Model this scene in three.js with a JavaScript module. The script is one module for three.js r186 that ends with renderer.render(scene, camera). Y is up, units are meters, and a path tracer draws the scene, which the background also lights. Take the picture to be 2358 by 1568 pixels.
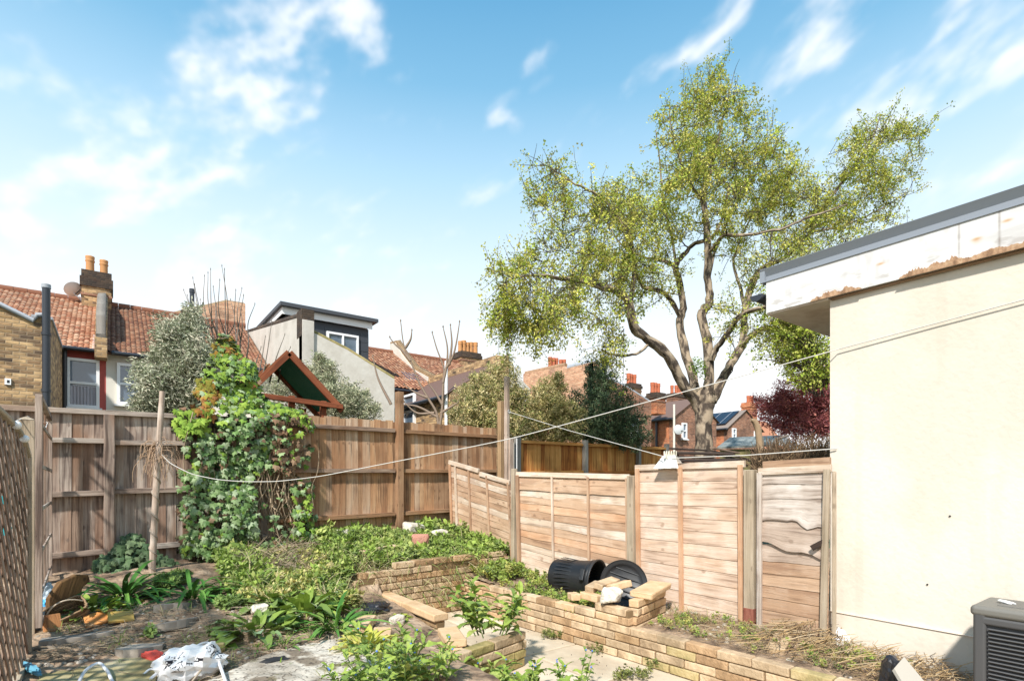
import * as THREE from 'three';
import { RoundedBoxGeometry } from 'three/addons/geometries/RoundedBoxGeometry.js';
import { mergeGeometries, mergeVertices } from 'three/addons/utils/BufferGeometryUtils.js';

// ---------------------------------------------------------------- camera, sky, sun, exposure
// World axes follow the garden: +x across to the right-hand fence, -z up the garden to the rear fence ("u" = -z), y up, metres.
const EYE = 1.75, YAW = 36.45 * Math.PI / 180, FOC = 1250, PX = 1179, HY = 1108;
const CA = Math.cos(YAW), SA = Math.sin(YAW);
const scene = new THREE.Scene();
const renderer = new THREE.WebGLRenderer({ antialias: true });
renderer.setSize(1024, 680);
renderer.toneMapping = THREE.LinearToneMapping;
renderer.toneMappingExposure = 1.9;
renderer.shadowMap.enabled = true;
const camera = new THREE.PerspectiveCamera(2 * Math.atan(784 / FOC) * 180 / Math.PI, 1024 / 680, 0.05, 600);
camera.position.set(0, EYE, 0);
camera.rotation.y = -YAW;
camera.setViewOffset(1024, 680, 0, -141, 1024, 680);      // shift lens: level camera, horizon low in the picture

// noise ------------------------------------------------------------------------------------
function mulberry(a) { return () => { a |= 0; a = a + 0x6D2B79F5 | 0; let t = Math.imul(a ^ a >>> 15, 1 | a); t = t + Math.imul(t ^ t >>> 7, 61 | t) ^ t; return ((t ^ t >>> 14) >>> 0) / 4294967296; }; }
const rng = mulberry(20240417);
const rr = (a, b) => a + (b - a) * rng();
const pick = (l) => l[Math.floor(rng() * l.length)];
const clamp = (x, a, b) => Math.min(b, Math.max(a, x));
const lerp = (a, b, t) => a + (b - a) * t;
const sstep = (a, b, x) => { const t = clamp((x - a) / (b - a), 0, 1); return t * t * (3 - 2 * t); };
function hash(x, y, s) { let h = Math.imul(x, 374761393) ^ Math.imul(y, 668265263) ^ Math.imul(s, 974711); h = Math.imul(h ^ h >>> 13, 1274126177); return ((h ^ h >>> 16) >>> 0) / 4294967296; }
function vnoise(x, y, s = 0, px = 1e6, py = 1e6) {
  const xi = Math.floor(x), yi = Math.floor(y), fx = x - xi, fy = y - yi, ux = fx * fx * (3 - 2 * fx), uy = fy * fy * (3 - 2 * fy);
  const m = (a, p) => ((a % p) + p) % p, x0 = m(xi, px), x1 = m(xi + 1, px), y0 = m(yi, py), y1 = m(yi + 1, py);
  return lerp(lerp(hash(x0, y0, s), hash(x1, y0, s), ux), lerp(hash(x0, y1, s), hash(x1, y1, s), ux), uy);
}
function fbm(x, y, s = 0, oct = 4, px = 1e6, py = 1e6) {
  let a = 0.5, t = 0, n = 0;
  for (let i = 0; i < oct; i++) { t += a * vnoise(x, y, s + i * 17, px, py); n += a; a *= 0.5; x *= 2; y *= 2; px *= 2; py *= 2; }
  return t / n;
}

// sky: blue overhead, pale towards the horizon, torn fair-weather cloud
{
  const SKY = .65, W = 2048, H = 1024, data = new Float32Array(W * H * 4);
  const stops = [[0, .97, .975, .98], [10, .93, .955, .97], [16, .80, .895, .955], [22, .64, .80, .92], [29, .42, .655, .845], [36, .21, .465, .70], [44, .105, .335, .585], [65, .10, .32, .575], [90, .09, .29, .54]];
  // cloud banks: azimuth (deg right of the view), elevation, half-length, half-width, tilt, strength
  const banks = [[-26, 34, 9, 3.6, 52, 1.15], [-33, 25.5, 8, 3.2, 22, 1.1], [-37, 29, 6, 3, 10, .7], [-17, 39, 4.5, 3, 60, .95], [-26, 20, 9, 2.6, 8, .85], [-39, 20.5, 7, 4, 8, .6], [-41, 16, 8, 3, 0, .5], [-10, 17, 6, 2.4, 15, .75],
    [-1, 33.5, 3.4, 1.2, 45, .55], [2, 36, 3, 1.2, 30, .45], [-40, 35, 5, 2.2, 40, .55], [19, 38.5, 7, 1.9, 30, .8], [29, 36.5, 8, 2.0, 26, .9], [38, 31, 10, 3.2, 24, 1.1], [30, 30.5, 6, 2.0, 28, .8], [40, 23, 7, 2.2, 20, .8], [42, 19, 8, 2.5, 15, 1.1], [-8, 12, 8, 3, 5, .9], [8, 30, 4, 1.4, 45, .35], [-30, 27, 13, 5, 25, .45], [-20, 22, 14, 4, 10, .4], [-6, 27, 9, 3, 30, .35], [6, 24, 10, 3, 20, .35], [-38, 38, 6, 2, 40, .5],
    [-60, 30, 14, 6, 30, .9], [70, 35, 14, 6, 25, .9], [120, 30, 16, 7, 20, .9], [170, 40, 14, 6, 30, .8], [-110, 38, 14, 6, 35, .9], [-150, 25, 16, 6, 20, .9]];
  for (let j = 0; j < H; j++) {
    const el = ((j + .5) / H - .5) * 180;
    let c = [.30, .28, .25];
    if (el > 0) {
      let k = 0; while (k < stops.length - 2 && el > stops[k + 1][0]) k++;
      const a = stops[k], b = stops[k + 1], t = clamp((el - a[0]) / (b[0] - a[0]), 0, 1);
      c = [1, 2, 3].map((n) => lerp(a[n], b[n], t));
    } else if (el > -3) c = c.map((v, n) => lerp(v, stops[0][n + 1], 1 + el / 3));
    for (let i = 0; i < W; i++) {
      let r = c[0], g = c[1], b = c[2];
      if (el > 2) {
        const th = ((i + .5) / W - .5) * 2 * Math.PI, fx = Math.cos(th), fz = Math.sin(th);
        let az = Math.atan2(fx, -fz) * 180 / Math.PI - 36.45;            // from straight up the picture, to the right
        if (az < -180) az += 360; if (az > 180) az -= 360;
        const ce = Math.cos(el * Math.PI / 180), sx = az * .62 * (0.5 + .5 * ce), k2 = 1;
        const wx = fbm(az * .11, el * .13, 5, 4) * 9 - 4.5, wy = fbm(az * .11, el * .13, 9, 4) * 7 - 3.5;
        let m = 0;
        for (const [ba, be, bl, bw, bt, bs] of banks) {
          let da = az + wx - ba; if (da > 180) da -= 360; if (da < -180) da += 360;
          if (Math.abs(da) > 40) continue;
          const dx = da * ce, dy = el + wy - be, tr = bt * Math.PI / 180, p = (dx * Math.cos(tr) + dy * Math.sin(tr)) / bl, q = (-dx * Math.sin(tr) + dy * Math.cos(tr)) / bw;
          m = Math.max(m, bs * Math.exp(-(p * p + q * q) * .8));
        }
        const n1 = fbm((az * ce + el * .9) * .22 + wx * .12, (el - az * ce * .6) * .55 + wy * .1, 21, 6), n2 = fbm((az * ce + el * .5) * .8, (el - az * ce * .4) * 1.5, 33, 5);
        let cov = m * (.30 + 1.0 * n1) + (n1 - .5) * .6 * sstep(.1, .6, m) - .20 + (n2 - .5) * .40 * (m + .15);
        cov += (1 - sstep(6, 20, el)) * .12 + (n1 - .55) * .5 * (1 - sstep(10, 34, el)) + Math.max(0, n1 - .56) * .9;
        const al = clamp(sstep(0.0, 1.05, cov), 0, 1) * .84, w = .90 + .06 * n2;
        r = lerp(r, w, al); g = lerp(g, w * 1.01 + .005, al); b = lerp(b, w * 1.02 + .01, al);
      }
      const o = (j * W + i) * 4; data[o] = r * SKY; data[o + 1] = g * SKY; data[o + 2] = b * SKY; data[o + 3] = 1;
    }
  }
  const t = new THREE.DataTexture(data, W, H, THREE.RGBAFormat, THREE.FloatType);
  t.mapping = THREE.EquirectangularReflectionMapping; t.magFilter = THREE.LinearFilter; t.minFilter = THREE.LinearFilter; t.needsUpdate = true;
  scene.background = t; scene.environment = t;
}
const SUN_EL = 45 * Math.PI / 180, SUN_AZ = -36 * Math.PI / 180;
const sun = new THREE.DirectionalLight(new THREE.Color(1, .955, .885), 3.3);
sun.position.set(-Math.cos(SUN_EL) * Math.cos(SUN_AZ) * 60, Math.sin(SUN_EL) * 60, -Math.cos(SUN_EL) * Math.sin(SUN_AZ) * 60);
sun.castShadow = true; sun.shadow.radius = 6; sun.shadow.mapSize.set(4096, 4096);
Object.assign(sun.shadow.camera, { left: -30, right: 30, top: 30, bottom: -30, near: 1, far: 160 });
scene.add(sun); scene.add(sun.target);

// ---------------------------------------------------------------- measuring helpers
// A sight line measured on the photograph (2358 x 1568 survey pixels) meets a plane of the place.
const ray = (px, py) => { const a = (px - PX) / FOC; return [CA * a + SA, -(py - HY) / FOC, -SA * a + CA]; };
const along = (px, py, t) => { const d = ray(px, py); return new THREE.Vector3(d[0] * t, EYE + d[1] * t, -d[2] * t); };
const at = along;                                                   // at distance t in front of the camera
const onX = (px, py, x) => along(px, py, x / ray(px, py)[0]);
const onU = (px, py, u) => along(px, py, u / ray(px, py)[2]);
const onY = (px, py, y) => along(px, py, (y - EYE) / ray(px, py)[1]);
function onLine(px, py, A, B) {                                     // vertical plane through A and B ([x, u])
  const d = ray(px, py), nx = B[1] - A[1], nu = -(B[0] - A[0]);
  return along(px, py, (A[0] * nx + A[1] * nu) / (d[0] * nx + d[2] * nu));
}
const V = (x, y, u) => new THREE.Vector3(x, y, -u);

// ---------------------------------------------------------------- naming and structure
const used = {};
function numbered(n) { if (!(n in used)) { used[n] = 0; return n; } used[n]++; return n + '_' + String(used[n]).padStart(3, '0'); }
function tag(o, label, category, group) { o.userData.label = label; o.userData.category = category; if (group) o.userData.group = group; return o; }
function thing(name, label, category, pos, turn = 0, group) {
  const o = new THREE.Group(); o.name = numbered(name); scene.add(o);
  if (pos) o.position.copy(pos); o.rotation.y = turn;
  return tag(o, label, category, group);
}
function mesh(name, geo, mat, parent) {
  const m = new THREE.Mesh(geo, mat);
  if (parent && parent !== scene) { m.name = name; parent.add(m); } else { m.name = numbered(name); scene.add(m); }
  return m;
}
function structure(name, geo, mat) { const m = mesh(name, geo, mat, scene); m.userData.kind = 'structure'; return m; }
function stuff(o) { o.userData.kind = 'stuff'; return o; }

// ---------------------------------------------------------------- geometry helpers
class MB {
  constructor() { this.p = []; this.n = []; this.t = []; this.i = []; this.c = null; }
  v(p, n, u, v) { this.p.push(p.x, p.y, p.z); this.n.push(n.x, n.y, n.z); this.t.push(u, v); return this.p.length / 3 - 1; }
  tube(pts, rad, sides = 6, vs = 1, cap = true) {
    const N = pts.length, fr = []; let prev = null, len = 0;
    for (let k = 0; k < N; k++) {
      const t = new THREE.Vector3().subVectors(pts[Math.min(k + 1, N - 1)], pts[Math.max(k - 1, 0)]).normalize();
      let x = prev ? prev.clone().addScaledVector(t, -prev.dot(t)) : new THREE.Vector3(0.31, 0.17, 0.93).cross(t);
      if (x.lengthSq() < 1e-8) x.set(1, 0, 0).cross(t); x.normalize(); prev = x; fr.push([t, x, new THREE.Vector3().crossVectors(t, x)]);
    }
    const base = this.p.length / 3, P = new THREE.Vector3(), Nn = new THREE.Vector3();
    for (let k = 0; k < N; k++) {
      if (k) len += pts[k].distanceTo(pts[k - 1]);
      const r = typeof rad === 'number' ? rad : rad[k];
      for (let s = 0; s <= sides; s++) {
        const a = s / sides * Math.PI * 2; Nn.copy(fr[k][1]).multiplyScalar(Math.cos(a)).addScaledVector(fr[k][2], Math.sin(a));
        P.copy(pts[k]).addScaledVector(Nn, r); this.v(P, Nn, s / sides, len * vs);
      }
    }
    const R = sides + 1;
    for (let k = 0; k < N - 1; k++) for (let s = 0; s < sides; s++) { const a = base + k * R + s; this.i.push(a, a + 1, a + R, a + 1, a + R + 1, a + R); }
    if (cap) for (const k of [0, N - 1]) {
      const r = typeof rad === 'number' ? rad : rad[k]; if (r < .004) continue;
      const n = fr[k][0].clone().multiplyScalar(k ? 1 : -1), c = this.v(pts[k], n, .5, .5), ring = [];
      for (let s = 0; s < sides; s++) { const a = s / sides * Math.PI * 2; P.copy(pts[k]).addScaledVector(fr[k][1], Math.cos(a) * r).addScaledVector(fr[k][2], Math.sin(a) * r); ring.push(this.v(P, n, .5 + Math.cos(a) * .5, .5 + Math.sin(a) * .5)); }
      for (let s = 0; s < sides; s++) k ? this.i.push(c, ring[s], ring[(s + 1) % sides]) : this.i.push(c, ring[(s + 1) % sides], ring[s]);
    }
    return this;
  }
  quad(a, b, c, d, us = 1, vs = 1, u0 = 0, v0 = 0) {          // a b c d counter-clockwise
    const n = new THREE.Vector3().subVectors(b, a).cross(new THREE.Vector3().subVectors(d, a)).normalize();
    const i = this.v(a, n, u0, v0); this.v(b, n, u0 + us, v0); this.v(c, n, u0 + us, v0 + vs); this.v(d, n, u0, v0 + vs);
    this.i.push(i, i + 1, i + 2, i, i + 2, i + 3); return this;
  }
  tri(a, b, c) { const n = new THREE.Vector3().subVectors(b, a).cross(new THREE.Vector3().subVectors(c, a)).normalize(); const i = this.v(a, n, 0, 0); this.v(b, n, 1, 0); this.v(c, n, .5, 1); this.i.push(i, i + 1, i + 2); return this; }
  geo() {
    const g = new THREE.BufferGeometry();
    g.setAttribute('position', new THREE.Float32BufferAttribute(this.p, 3)); g.setAttribute('normal', new THREE.Float32BufferAttribute(this.n, 3)); g.setAttribute('uv', new THREE.Float32BufferAttribute(this.t, 2)); g.setIndex(this.i);
    return g;
  }
}
// uv in metres: v runs along the grain axis, u across it
function gridUV(g, grain = 'y', sa = 1, sc = 1, o1 = 0, o2 = 0) {
  const p = g.attributes.position, n = g.attributes.normal, uv = new Float32Array(p.count * 2), ax = { x: 0, y: 1, z: 2 }[grain], P = [0, 0, 0], N = [0, 0, 0];
  for (let i = 0; i < p.count; i++) {
    P[0] = p.getX(i); P[1] = p.getY(i); P[2] = p.getZ(i); N[0] = Math.abs(n.getX(i)); N[1] = Math.abs(n.getY(i)); N[2] = Math.abs(n.getZ(i));
    const d = N[0] > N[1] ? (N[0] > N[2] ? 0 : 2) : (N[1] > N[2] ? 1 : 2);
    let al = ax, ac = [0, 1, 2].find((k) => k !== ax && k !== d);
    if (d === ax) { al = (ax + 1) % 3; ac = (ax + 2) % 3; }
    uv[i * 2] = P[ac] * sc + o1; uv[i * 2 + 1] = P[al] * sa + o2;
  }
  g.setAttribute('uv', new THREE.BufferAttribute(uv, 2)); return g;
}
function boxG(w, h, d, grain = 'y', bevel = 0, o1 = rng() * 7, o2 = rng() * 7, sa = .5, sc = 2.5) {
  const g = bevel ? new RoundedBoxGeometry(w, h, d, 1, bevel) : new THREE.BoxGeometry(w, h, d);
  return gridUV(g, grain, sa, sc, o1, o2);
}
function roughen(g, amp, freq, seed) {
  const p = g.attributes.position;
  for (let i = 0; i < p.count; i++) {
    const x = p.getX(i), y = p.getY(i), z = p.getZ(i), f = (k) => fbm(x * freq + z * freq * .7 + k * 9.1, y * freq + z * freq * .6 + k * 5.3, seed + k, 2) - .5;
    p.setXYZ(i, x + f(1) * amp, y + f(2) * amp, z + f(3) * amp);
  }
  g.computeVertexNormals(); return g;
}
// a straight bar between two points (square section)
function barMesh(name, A, B, w, d, mat, parent, grainScale = .5) {
  const L = A.distanceTo(B), m = mesh(name, boxG(w, L, d, 'y', Math.min(w, d) * .08), mat, parent);
  m.position.copy(A).add(B).multiplyScalar(.5);
  m.quaternion.setFromUnitVectors(new THREE.Vector3(0, 1, 0), new THREE.Vector3().subVectors(B, A).normalize());
  return m;
}
// prism with a polygon of [horizontal, y]; plane 'u': faces the viewer at depth u0, runs back by th; plane 'x': faces left at x0, runs right by th
function polyWall(pts, plane, at0, th, hole) {
  const s = new THREE.Shape(pts.map(([a, b]) => new THREE.Vector2(a, b)));
  for (const h of hole || []) s.holes.push(new THREE.Path(h.map(([a, b]) => new THREE.Vector2(a, b))));
  const g = new THREE.ExtrudeGeometry(s, { depth: th, bevelEnabled: false });
  if (plane === 'u') g.translate(0, 0, -at0 - th); else { g.rotateY(Math.PI / 2); g.translate(at0, 0, 0); }
  return gridUV(g, 'y', 1, 1);
}

// ---------------------------------------------------------------- procedural textures and materials
function dataTex(w, h, fn, srgb = true, rx = 1, ry = 1) {
  const d = new Uint8Array(w * h * 4);
  for (let j = 0; j < h; j++) for (let i = 0; i < w; i++) {
    const c = fn(i / w, j / h), o = (j * w + i) * 4;
    d[o] = clamp(c[0], 0, 255); d[o + 1] = clamp(c[1], 0, 255); d[o + 2] = clamp(c[2], 0, 255); d[o + 3] = 255;
  }
  const t = new THREE.DataTexture(d, w, h); t.wrapS = t.wrapT = THREE.RepeatWrapping; t.magFilter = THREE.LinearFilter; t.minFilter = THREE.LinearMipmapLinearFilter; t.generateMipmaps = true;
  if (srgb) t.colorSpace = THREE.SRGBColorSpace; t.repeat.set(rx, ry); t.needsUpdate = true; return t;
}
const mix3 = (a, b, t) => [lerp(a[0], b[0], t), lerp(a[1], b[1], t), lerp(a[2], b[2], t)];
// wood: one tile is 0.4 m across the grain (u) by 2 m along it (v)
function grain(u, v, s) {
  let w = u + (fbm(u * 3, v * 4, s, 3, 3, 4) - .5) * .10, knot = 0;
  for (let k = 0; k < 6; k++) {
    const kx = hash(k, 1, s), ky = hash(k, 2, s); let dx = Math.abs(u - kx), dy = Math.abs(v - ky); dx = Math.min(dx, 1 - dx); dy = Math.min(dy, 1 - dy);
    const r = Math.sqrt(dx * dx * .16 + dy * dy * 4 * .28); knot = Math.max(knot, 1 - sstep(.006, .018, r)); w += Math.exp(-r * 55) * .05 * Math.sign(u - kx);
  }
  const band = fbm(w * 14, v * 3, s + 3, 4, 14, 3), fine = vnoise(w * 60, v * 8, s + 5, 60, 8), streak = vnoise(w * 130, v * 14, s + 6, 130, 14), blotch = fbm(u * 2, v * 8, s + 8, 4, 2, 8), broad = fbm(u * 2, v * 3, s + 12, 3, 2, 3);
  return { band, fine, streak, blotch, knot, broad };
}
function woodTex(s, dark, mid, light, o = {}) {
  return dataTex(192, 768, (u, v) => {
    const g = grain(u, v, s); let t = g.band * .75 + g.fine * .2 + (g.blotch - .5) * .5;
    let c = t < .5 ? mix3(dark, mid, sstep(.15, .5, t)) : mix3(mid, light, sstep(.5, .85, t));
    if (o.stain) c = mix3(c, o.stain, sstep(.52, .72, g.broad) * (o.stainK ?? .6));
    if (o.bleach) c = mix3(c, o.bleach, sstep(.5, .66, g.blotch * .75 + g.streak * .28) * (o.bleachK ?? .7));
    c = mix3(c, mix3(c, dark, .8), sstep(.72, .9, g.streak) * .5 + g.knot * .75);
    return c;
  });
}
const woodBump = dataTex(192, 768, (u, v) => { const g = grain(u, v, 11), h = g.band * 120 + g.fine * 60 + g.streak * 55 - g.knot * 40; return [h, h, h]; }, false);
const wood = (t, tint = 0xffffff, bump = .004) => new THREE.MeshStandardMaterial({ map: t, color: tint, roughness: .92, bumpMap: woodBump, bumpScale: bump });
const T = {
  grey: woodTex(1, [100, 86, 78], [172, 157, 144], [210, 199, 186], { stain: [138, 106, 84], stainK: .6 }),
  warm: woodTex(2, [112, 90, 72], [178, 152, 127], [210, 188, 164], { stain: [162, 124, 94], stainK: .5 }),
  orange: woodTex(3, [150, 98, 48], [204, 146, 80], [222, 172, 106]),
  pale: woodTex(4, [158, 130, 110], [206, 180, 158], [218, 198, 180], { bleach: [226, 208, 192], bleachK: .5, stain: [200, 162, 130], stainK: .4 }),
  tan: woodTex(5, [152, 130, 112], [202, 180, 158], [216, 198, 178], { bleach: [224, 214, 202], bleachK: .55, stain: [176, 152, 134], stainK: .5 }),
  post: woodTex(6, [128, 112, 94], [176, 158, 136], [200, 184, 164], { stain: [156, 142, 118], stainK: .35 }),
  silver: woodTex(7, [146, 130, 118], [192, 178, 166], [214, 204, 194], { bleach: [218, 210, 202], bleachK: .6 }),
  dark: woodTex(8, [34, 26, 22], [62, 48, 40], [92, 74, 62]),
  bark: dataTex(256, 512, (u, v) => { const b = fbm(u * 9 + (fbm(u * 4, v * 4, 3, 3, 4, 4) - .5) * 1.5, v * 7, 61, 4, 9, 7), f = fbm(u * 30, v * 30, 62, 3, 30, 30); let c = mix3([84, 72, 62], [168, 150, 128], sstep(.3, .62, b)); c = mix3(c, [188, 176, 156], sstep(.55, .75, f) * .5); return mix3(c, [46, 38, 32], sstep(.5, .3, b) * .5); }),
};
const barkBump = dataTex(256, 512, (u, v) => { const b = fbm(u * 9 + (fbm(u * 4, v * 4, 3, 3, 4, 4) - .5) * 1.5, v * 7, 61, 4, 9, 7) * 255; return [b, b, b]; }, false);
const noiseBump = dataTex(256, 256, (u, v) => { const b = fbm(u * 12, v * 12, 71, 5, 12, 12) * 255; return [b, b, b]; }, false);
const stoneBump = dataTex(256, 256, (u, v) => { const b = (fbm(u * 5, v * 7, 73, 5, 5, 7) * .8 + fbm(u * 40, v * 40, 74, 2, 40, 40) * .35) * 230; return [b, b, b]; }, false);
const tintTex = (s, cols, f = 6, oct = 5, fy = f) => dataTex(256, 256, (u, v) => { const a = fbm(u * f, v * fy, s, oct, f, fy), b = fbm(u * f * 5, v * fy * 5, s + 4, 3, f * 5, fy * 5), t = clamp((a - .5) * 1.6 + .5 + (b - .5) * .5, 0, .999) * (cols.length - 1), k = Math.floor(t); return mix3(cols[k], cols[k + 1], t - k); });
const std = (o) => new THREE.MeshStandardMaterial({ roughness: .9, ...o });
const lin = (r, g, b) => new THREE.Color().setRGB(r, g, b);
const M = {
  grey: wood(T.grey), grey2: wood(T.grey, 0xe6deda), grey3: wood(T.grey, 0xd4c4b8), warm: wood(T.warm), warm2: wood(T.warm, 0xdccab8), warm3: wood(T.warm, 0xfff0dc),
  orange: wood(T.orange), orange2: wood(T.orange, 0xe0c8b0), pale: wood(T.pale), pale2: wood(T.pale, 0xf4e0cc), pale3: wood(T.pale, 0xe6cdb6), tan: wood(T.tan), tan2: wood(T.tan, 0xf0e0d2), tan3: wood(T.tan, 0xe0ccbc), post: wood(T.post), silver: wood(T.silver), silver2: wood(T.silver, 0xf0e6de), dark: wood(T.dark),
  batten: wood(T.pale, 0xeed6c0), frameWood: wood(T.warm, 0xc88a6c), bark: std({ map: T.bark, bumpMap: barkBump, bumpScale: .02 }),
  twig: std({ color: lin(.10, .075, .055) }), twigPale: std({ color: lin(.36, .27, .18) }), twigGrey: std({ color: lin(.17, .14, .115) }),
  white: std({ color: lin(.80, .80, .79), roughness: .5 }), upvc: std({ color: lin(.86, .86, .86), roughness: .35 }), black: std({ color: lin(.018, .019, .021), roughness: .45 }),
  glass: new THREE.MeshPhysicalMaterial({ color: lin(.10, .14, .19), roughness: .04, metalness: .0, ior: 1.9, specularIntensity: 1 }),
  rope: std({ color: lin(.58, .55, .50), roughness: .8 }), lead: std({ color: lin(.35, .37, .40), roughness: .6 }),
  flash: std({ color: lin(.25, .275, .31), roughness: .5 }), gutter: std({ color: lin(.03, .035, .045), roughness: .35 }),
};
// brick courses for far walls: 2.25 m x 1.5 m tile
function brickTex(s, cols, mortar) {
  const cx = 10, cy = 20;
  const at = (u, v) => { const r = Math.floor(v * cy), x = u * cx + (r % 2) * .5, c = Math.floor(x) % cx, fx = x - Math.floor(x), fy = v * cy - r; return [c, r, fx < .045 || fx > .955 || fy < .12 || fy > .9]; };
  const map = dataTex(512, 512, (u, v) => { const [c, r, m] = at(u, v), n = fbm(u * 30, v * 30, s, 3, 30, 30), soot = fbm(u * 3, v * 3, s + 2, 4, 3, 3); let k = hash(c, r, s) * (cols.length - 1) * .999, q = Math.floor(k), col = mix3(cols[q], cols[q + 1], k - q); col = mix3(col, [col[0] * .6, col[1] * .58, col[2] * .58], sstep(.5, .72, soot) * .55 + (n - .5) * .7); return m ? mix3(mortar, col, .35 + n * .2) : col; });
  const bump = dataTex(512, 512, (u, v) => { const m = at(u, v)[2], n = fbm(u * 40, v * 40, s, 3, 40, 40); const b = m ? 60 : 170 + n * 80; return [b, b, b]; }, false);
  for (const t of [map, bump]) t.repeat.set(1 / 2.25, 1 / 1.5);
  return std({ map, bumpMap: bump, bumpScale: .012 });
}
M.stock = brickTex(101, [[150, 120, 82], [184, 150, 108], [200, 166, 122], [124, 98, 72], [172, 138, 100], [88, 72, 58]], [158, 140, 116]);
M.pinkBrick = brickTex(111, [[206, 158, 124], [222, 176, 140], [196, 144, 112], [214, 168, 136], [186, 138, 106]], [206, 184, 160]);
M.redBrick = brickTex(121, [[152, 104, 80], [174, 122, 94], [138, 94, 74], [168, 124, 100], [122, 84, 68]], [166, 142, 120]);
M.orangeBrick = brickTex(131, [[190, 112, 72], [206, 128, 84], [178, 100, 66], [200, 136, 98]], [190, 160, 132]);
M.render = std({ map: tintTex(141, [[196, 188, 176], [206, 199, 188], [214, 208, 198]], 4), bumpMap: noiseBump, bumpScale: .004 });
M.renderDull = std({ map: tintTex(142, [[184, 177, 167], [196, 189, 179], [204, 197, 188]], 4), bumpMap: noiseBump, bumpScale: .004 });
M.cream = std({ color: lin(.70, .66, .58) }); M.redPaint = std({ color: lin(.42, .09, .075) });
{ const c = dataTex(512, 512, (u, v) => { const a = fbm(u * 4, v * 4, 151, 5, 4, 4), b = fbm(u * 7 + fbm(u * 5, v * 5, 155, 3, 5, 5), v * 3, 153, 4, 7, 3), f = fbm(u * 90, v * 90, 156, 2, 90, 90), w = fbm(u * 26, v * 2, 157, 3, 26, 2); let q = mix3([214, 204, 189], [227, 217, 202], sstep(.3, .7, a)); q = mix3(q, [202, 190, 173], sstep(.58, .75, b) * .25 + sstep(.62, .8, w) * .2); return mix3(q, [192, 180, 164], sstep(.62, .8, f) * .12); }); c.repeat.set(.33, .33); const b = noiseBump.clone(); b.repeat.set(3, 3); b.needsUpdate = true; M.creamRender = std({ map: c, bumpMap: b, bumpScale: .002, roughness: .95 }); }
M.fascia = std({ map: dataTex(1024, 128, (u, v) => {
  const n = fbm(u * 60, v * 9, 161, 4, 60, 9), g = fbm(u * 10, v * 3, 163, 4, 10, 3), streak = fbm(u * 90, v * 2, 166, 3, 90, 2); let c = [216, 214, 212];
  c = mix3(c, [140, 130, 122], sstep(.56, .74, n) * .36 * sstep(.85, .15, v)); c = mix3(c, [164, 158, 154], sstep(.55, .8, g) * .35 + sstep(.6, .8, streak) * .25);
  for (const [x, y, l] of [[.16, .55, .10], [.262, .5, .3], [.29, .72, .12], [.365, .6, .32], [.47, .45, .3], [.56, .5, .2]]) { const dx = (u - x) * 46, dy = (v - y) * 3.2; c = mix3(c, [190, 140, 92], Math.exp(-dx * dx * 26) * (dy < 0 ? Math.exp(dy * 3.2 / l * .5) : Math.exp(-dy * dy * 60)) * .8); }
  for (const x of [.245, .283]) c = mix3(c, [120, 108, 100], Math.exp(-Math.pow((u - x) * 900, 2)) * .6 * (n + .2));
  return c;
}), roughness: .7 });
M.peel = std({ map: tintTex(171, [[130, 100, 76], [170, 134, 104], [196, 164, 132]], 8, 5, 14), bumpMap: noiseBump, bumpScale: .01 });
M.soffit = std({ map: tintTex(172, [[200, 180, 164], [222, 206, 192], [230, 218, 206]], 4) });
// garden stone and soil
const blockTex = [0, 1, 2].map((k) => tintTex(181 + k, [[[148, 124, 98], [190, 163, 130], [208, 184, 152]], [[158, 134, 106], [200, 173, 140], [216, 194, 162]], [[138, 118, 92], [176, 152, 122], [198, 175, 144]]][k], 3, 5, 4));
M.block = blockTex.map((map) => std({ map, bumpMap: stoneBump, bumpScale: .014, roughness: .96 }));
M.block.push(std({ map: blockTex[0], color: 0xe2d6c6, bumpMap: stoneBump, bumpScale: .016, roughness: .96 }), std({ map: blockTex[2], color: 0xfff0e2, bumpMap: stoneBump, bumpScale: .016, roughness: .96 })); M.mossBlock2 = std({ map: tintTex(186, [[138, 128, 84], [178, 158, 112], [196, 176, 134]], 4), bumpMap: stoneBump, bumpScale: .014 });
M.mossBlock = std({ map: tintTex(187, [[120, 112, 66], [158, 142, 92], [184, 164, 116]], 4), bumpMap: stoneBump, bumpScale: .014 });
M.coping = std({ map: tintTex(188, [[190, 156, 116], [208, 176, 138], [220, 194, 160]], 4), bumpMap: stoneBump, bumpScale: .008 });
M.mortar = std({ map: tintTex(189, [[110, 88, 62], [140, 116, 84]], 6) });
M.slab = [0, 1, 2].map((k) => std({ map: tintTex(191 + k, [[[176, 158, 134], [198, 182, 158], [212, 198, 176]], [[182, 162, 136], [204, 188, 162], [216, 202, 180]], [[168, 150, 128], [190, 174, 150], [206, 192, 170]]][k], 3), bumpMap: noiseBump, bumpScale: .004 }));
M.concrete = std({ map: dataTex(512, 512, (u, v) => { const a = fbm(u * 3, v * 3, 195, 6, 3, 3), b = fbm(u * 5, v * 5, 1951, 5, 5, 5), s = fbm(u * 60, v * 60, 1952, 2, 60, 60), m = fbm(u * 4 + 3, v * 4, 1953, 5, 4, 4), k = Math.abs(fbm(u * 3 + 1, v * 3, 1954, 5, 3, 3) - .5); let q = mix3([150, 138, 122], [206, 196, 180], sstep(.3, .62, a)); q = mix3(q, [108, 92, 74], sstep(.56, .72, b) * .75); q = mix3(q, [96, 92, 46], sstep(.6, .7, m) * .8); q = mix3(q, [70, 60, 50], sstep(.64, .8, s) * .6 + sstep(.012, .0, k) * .7); return q; }), bumpMap: noiseBump, bumpScale: .02 });
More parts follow.
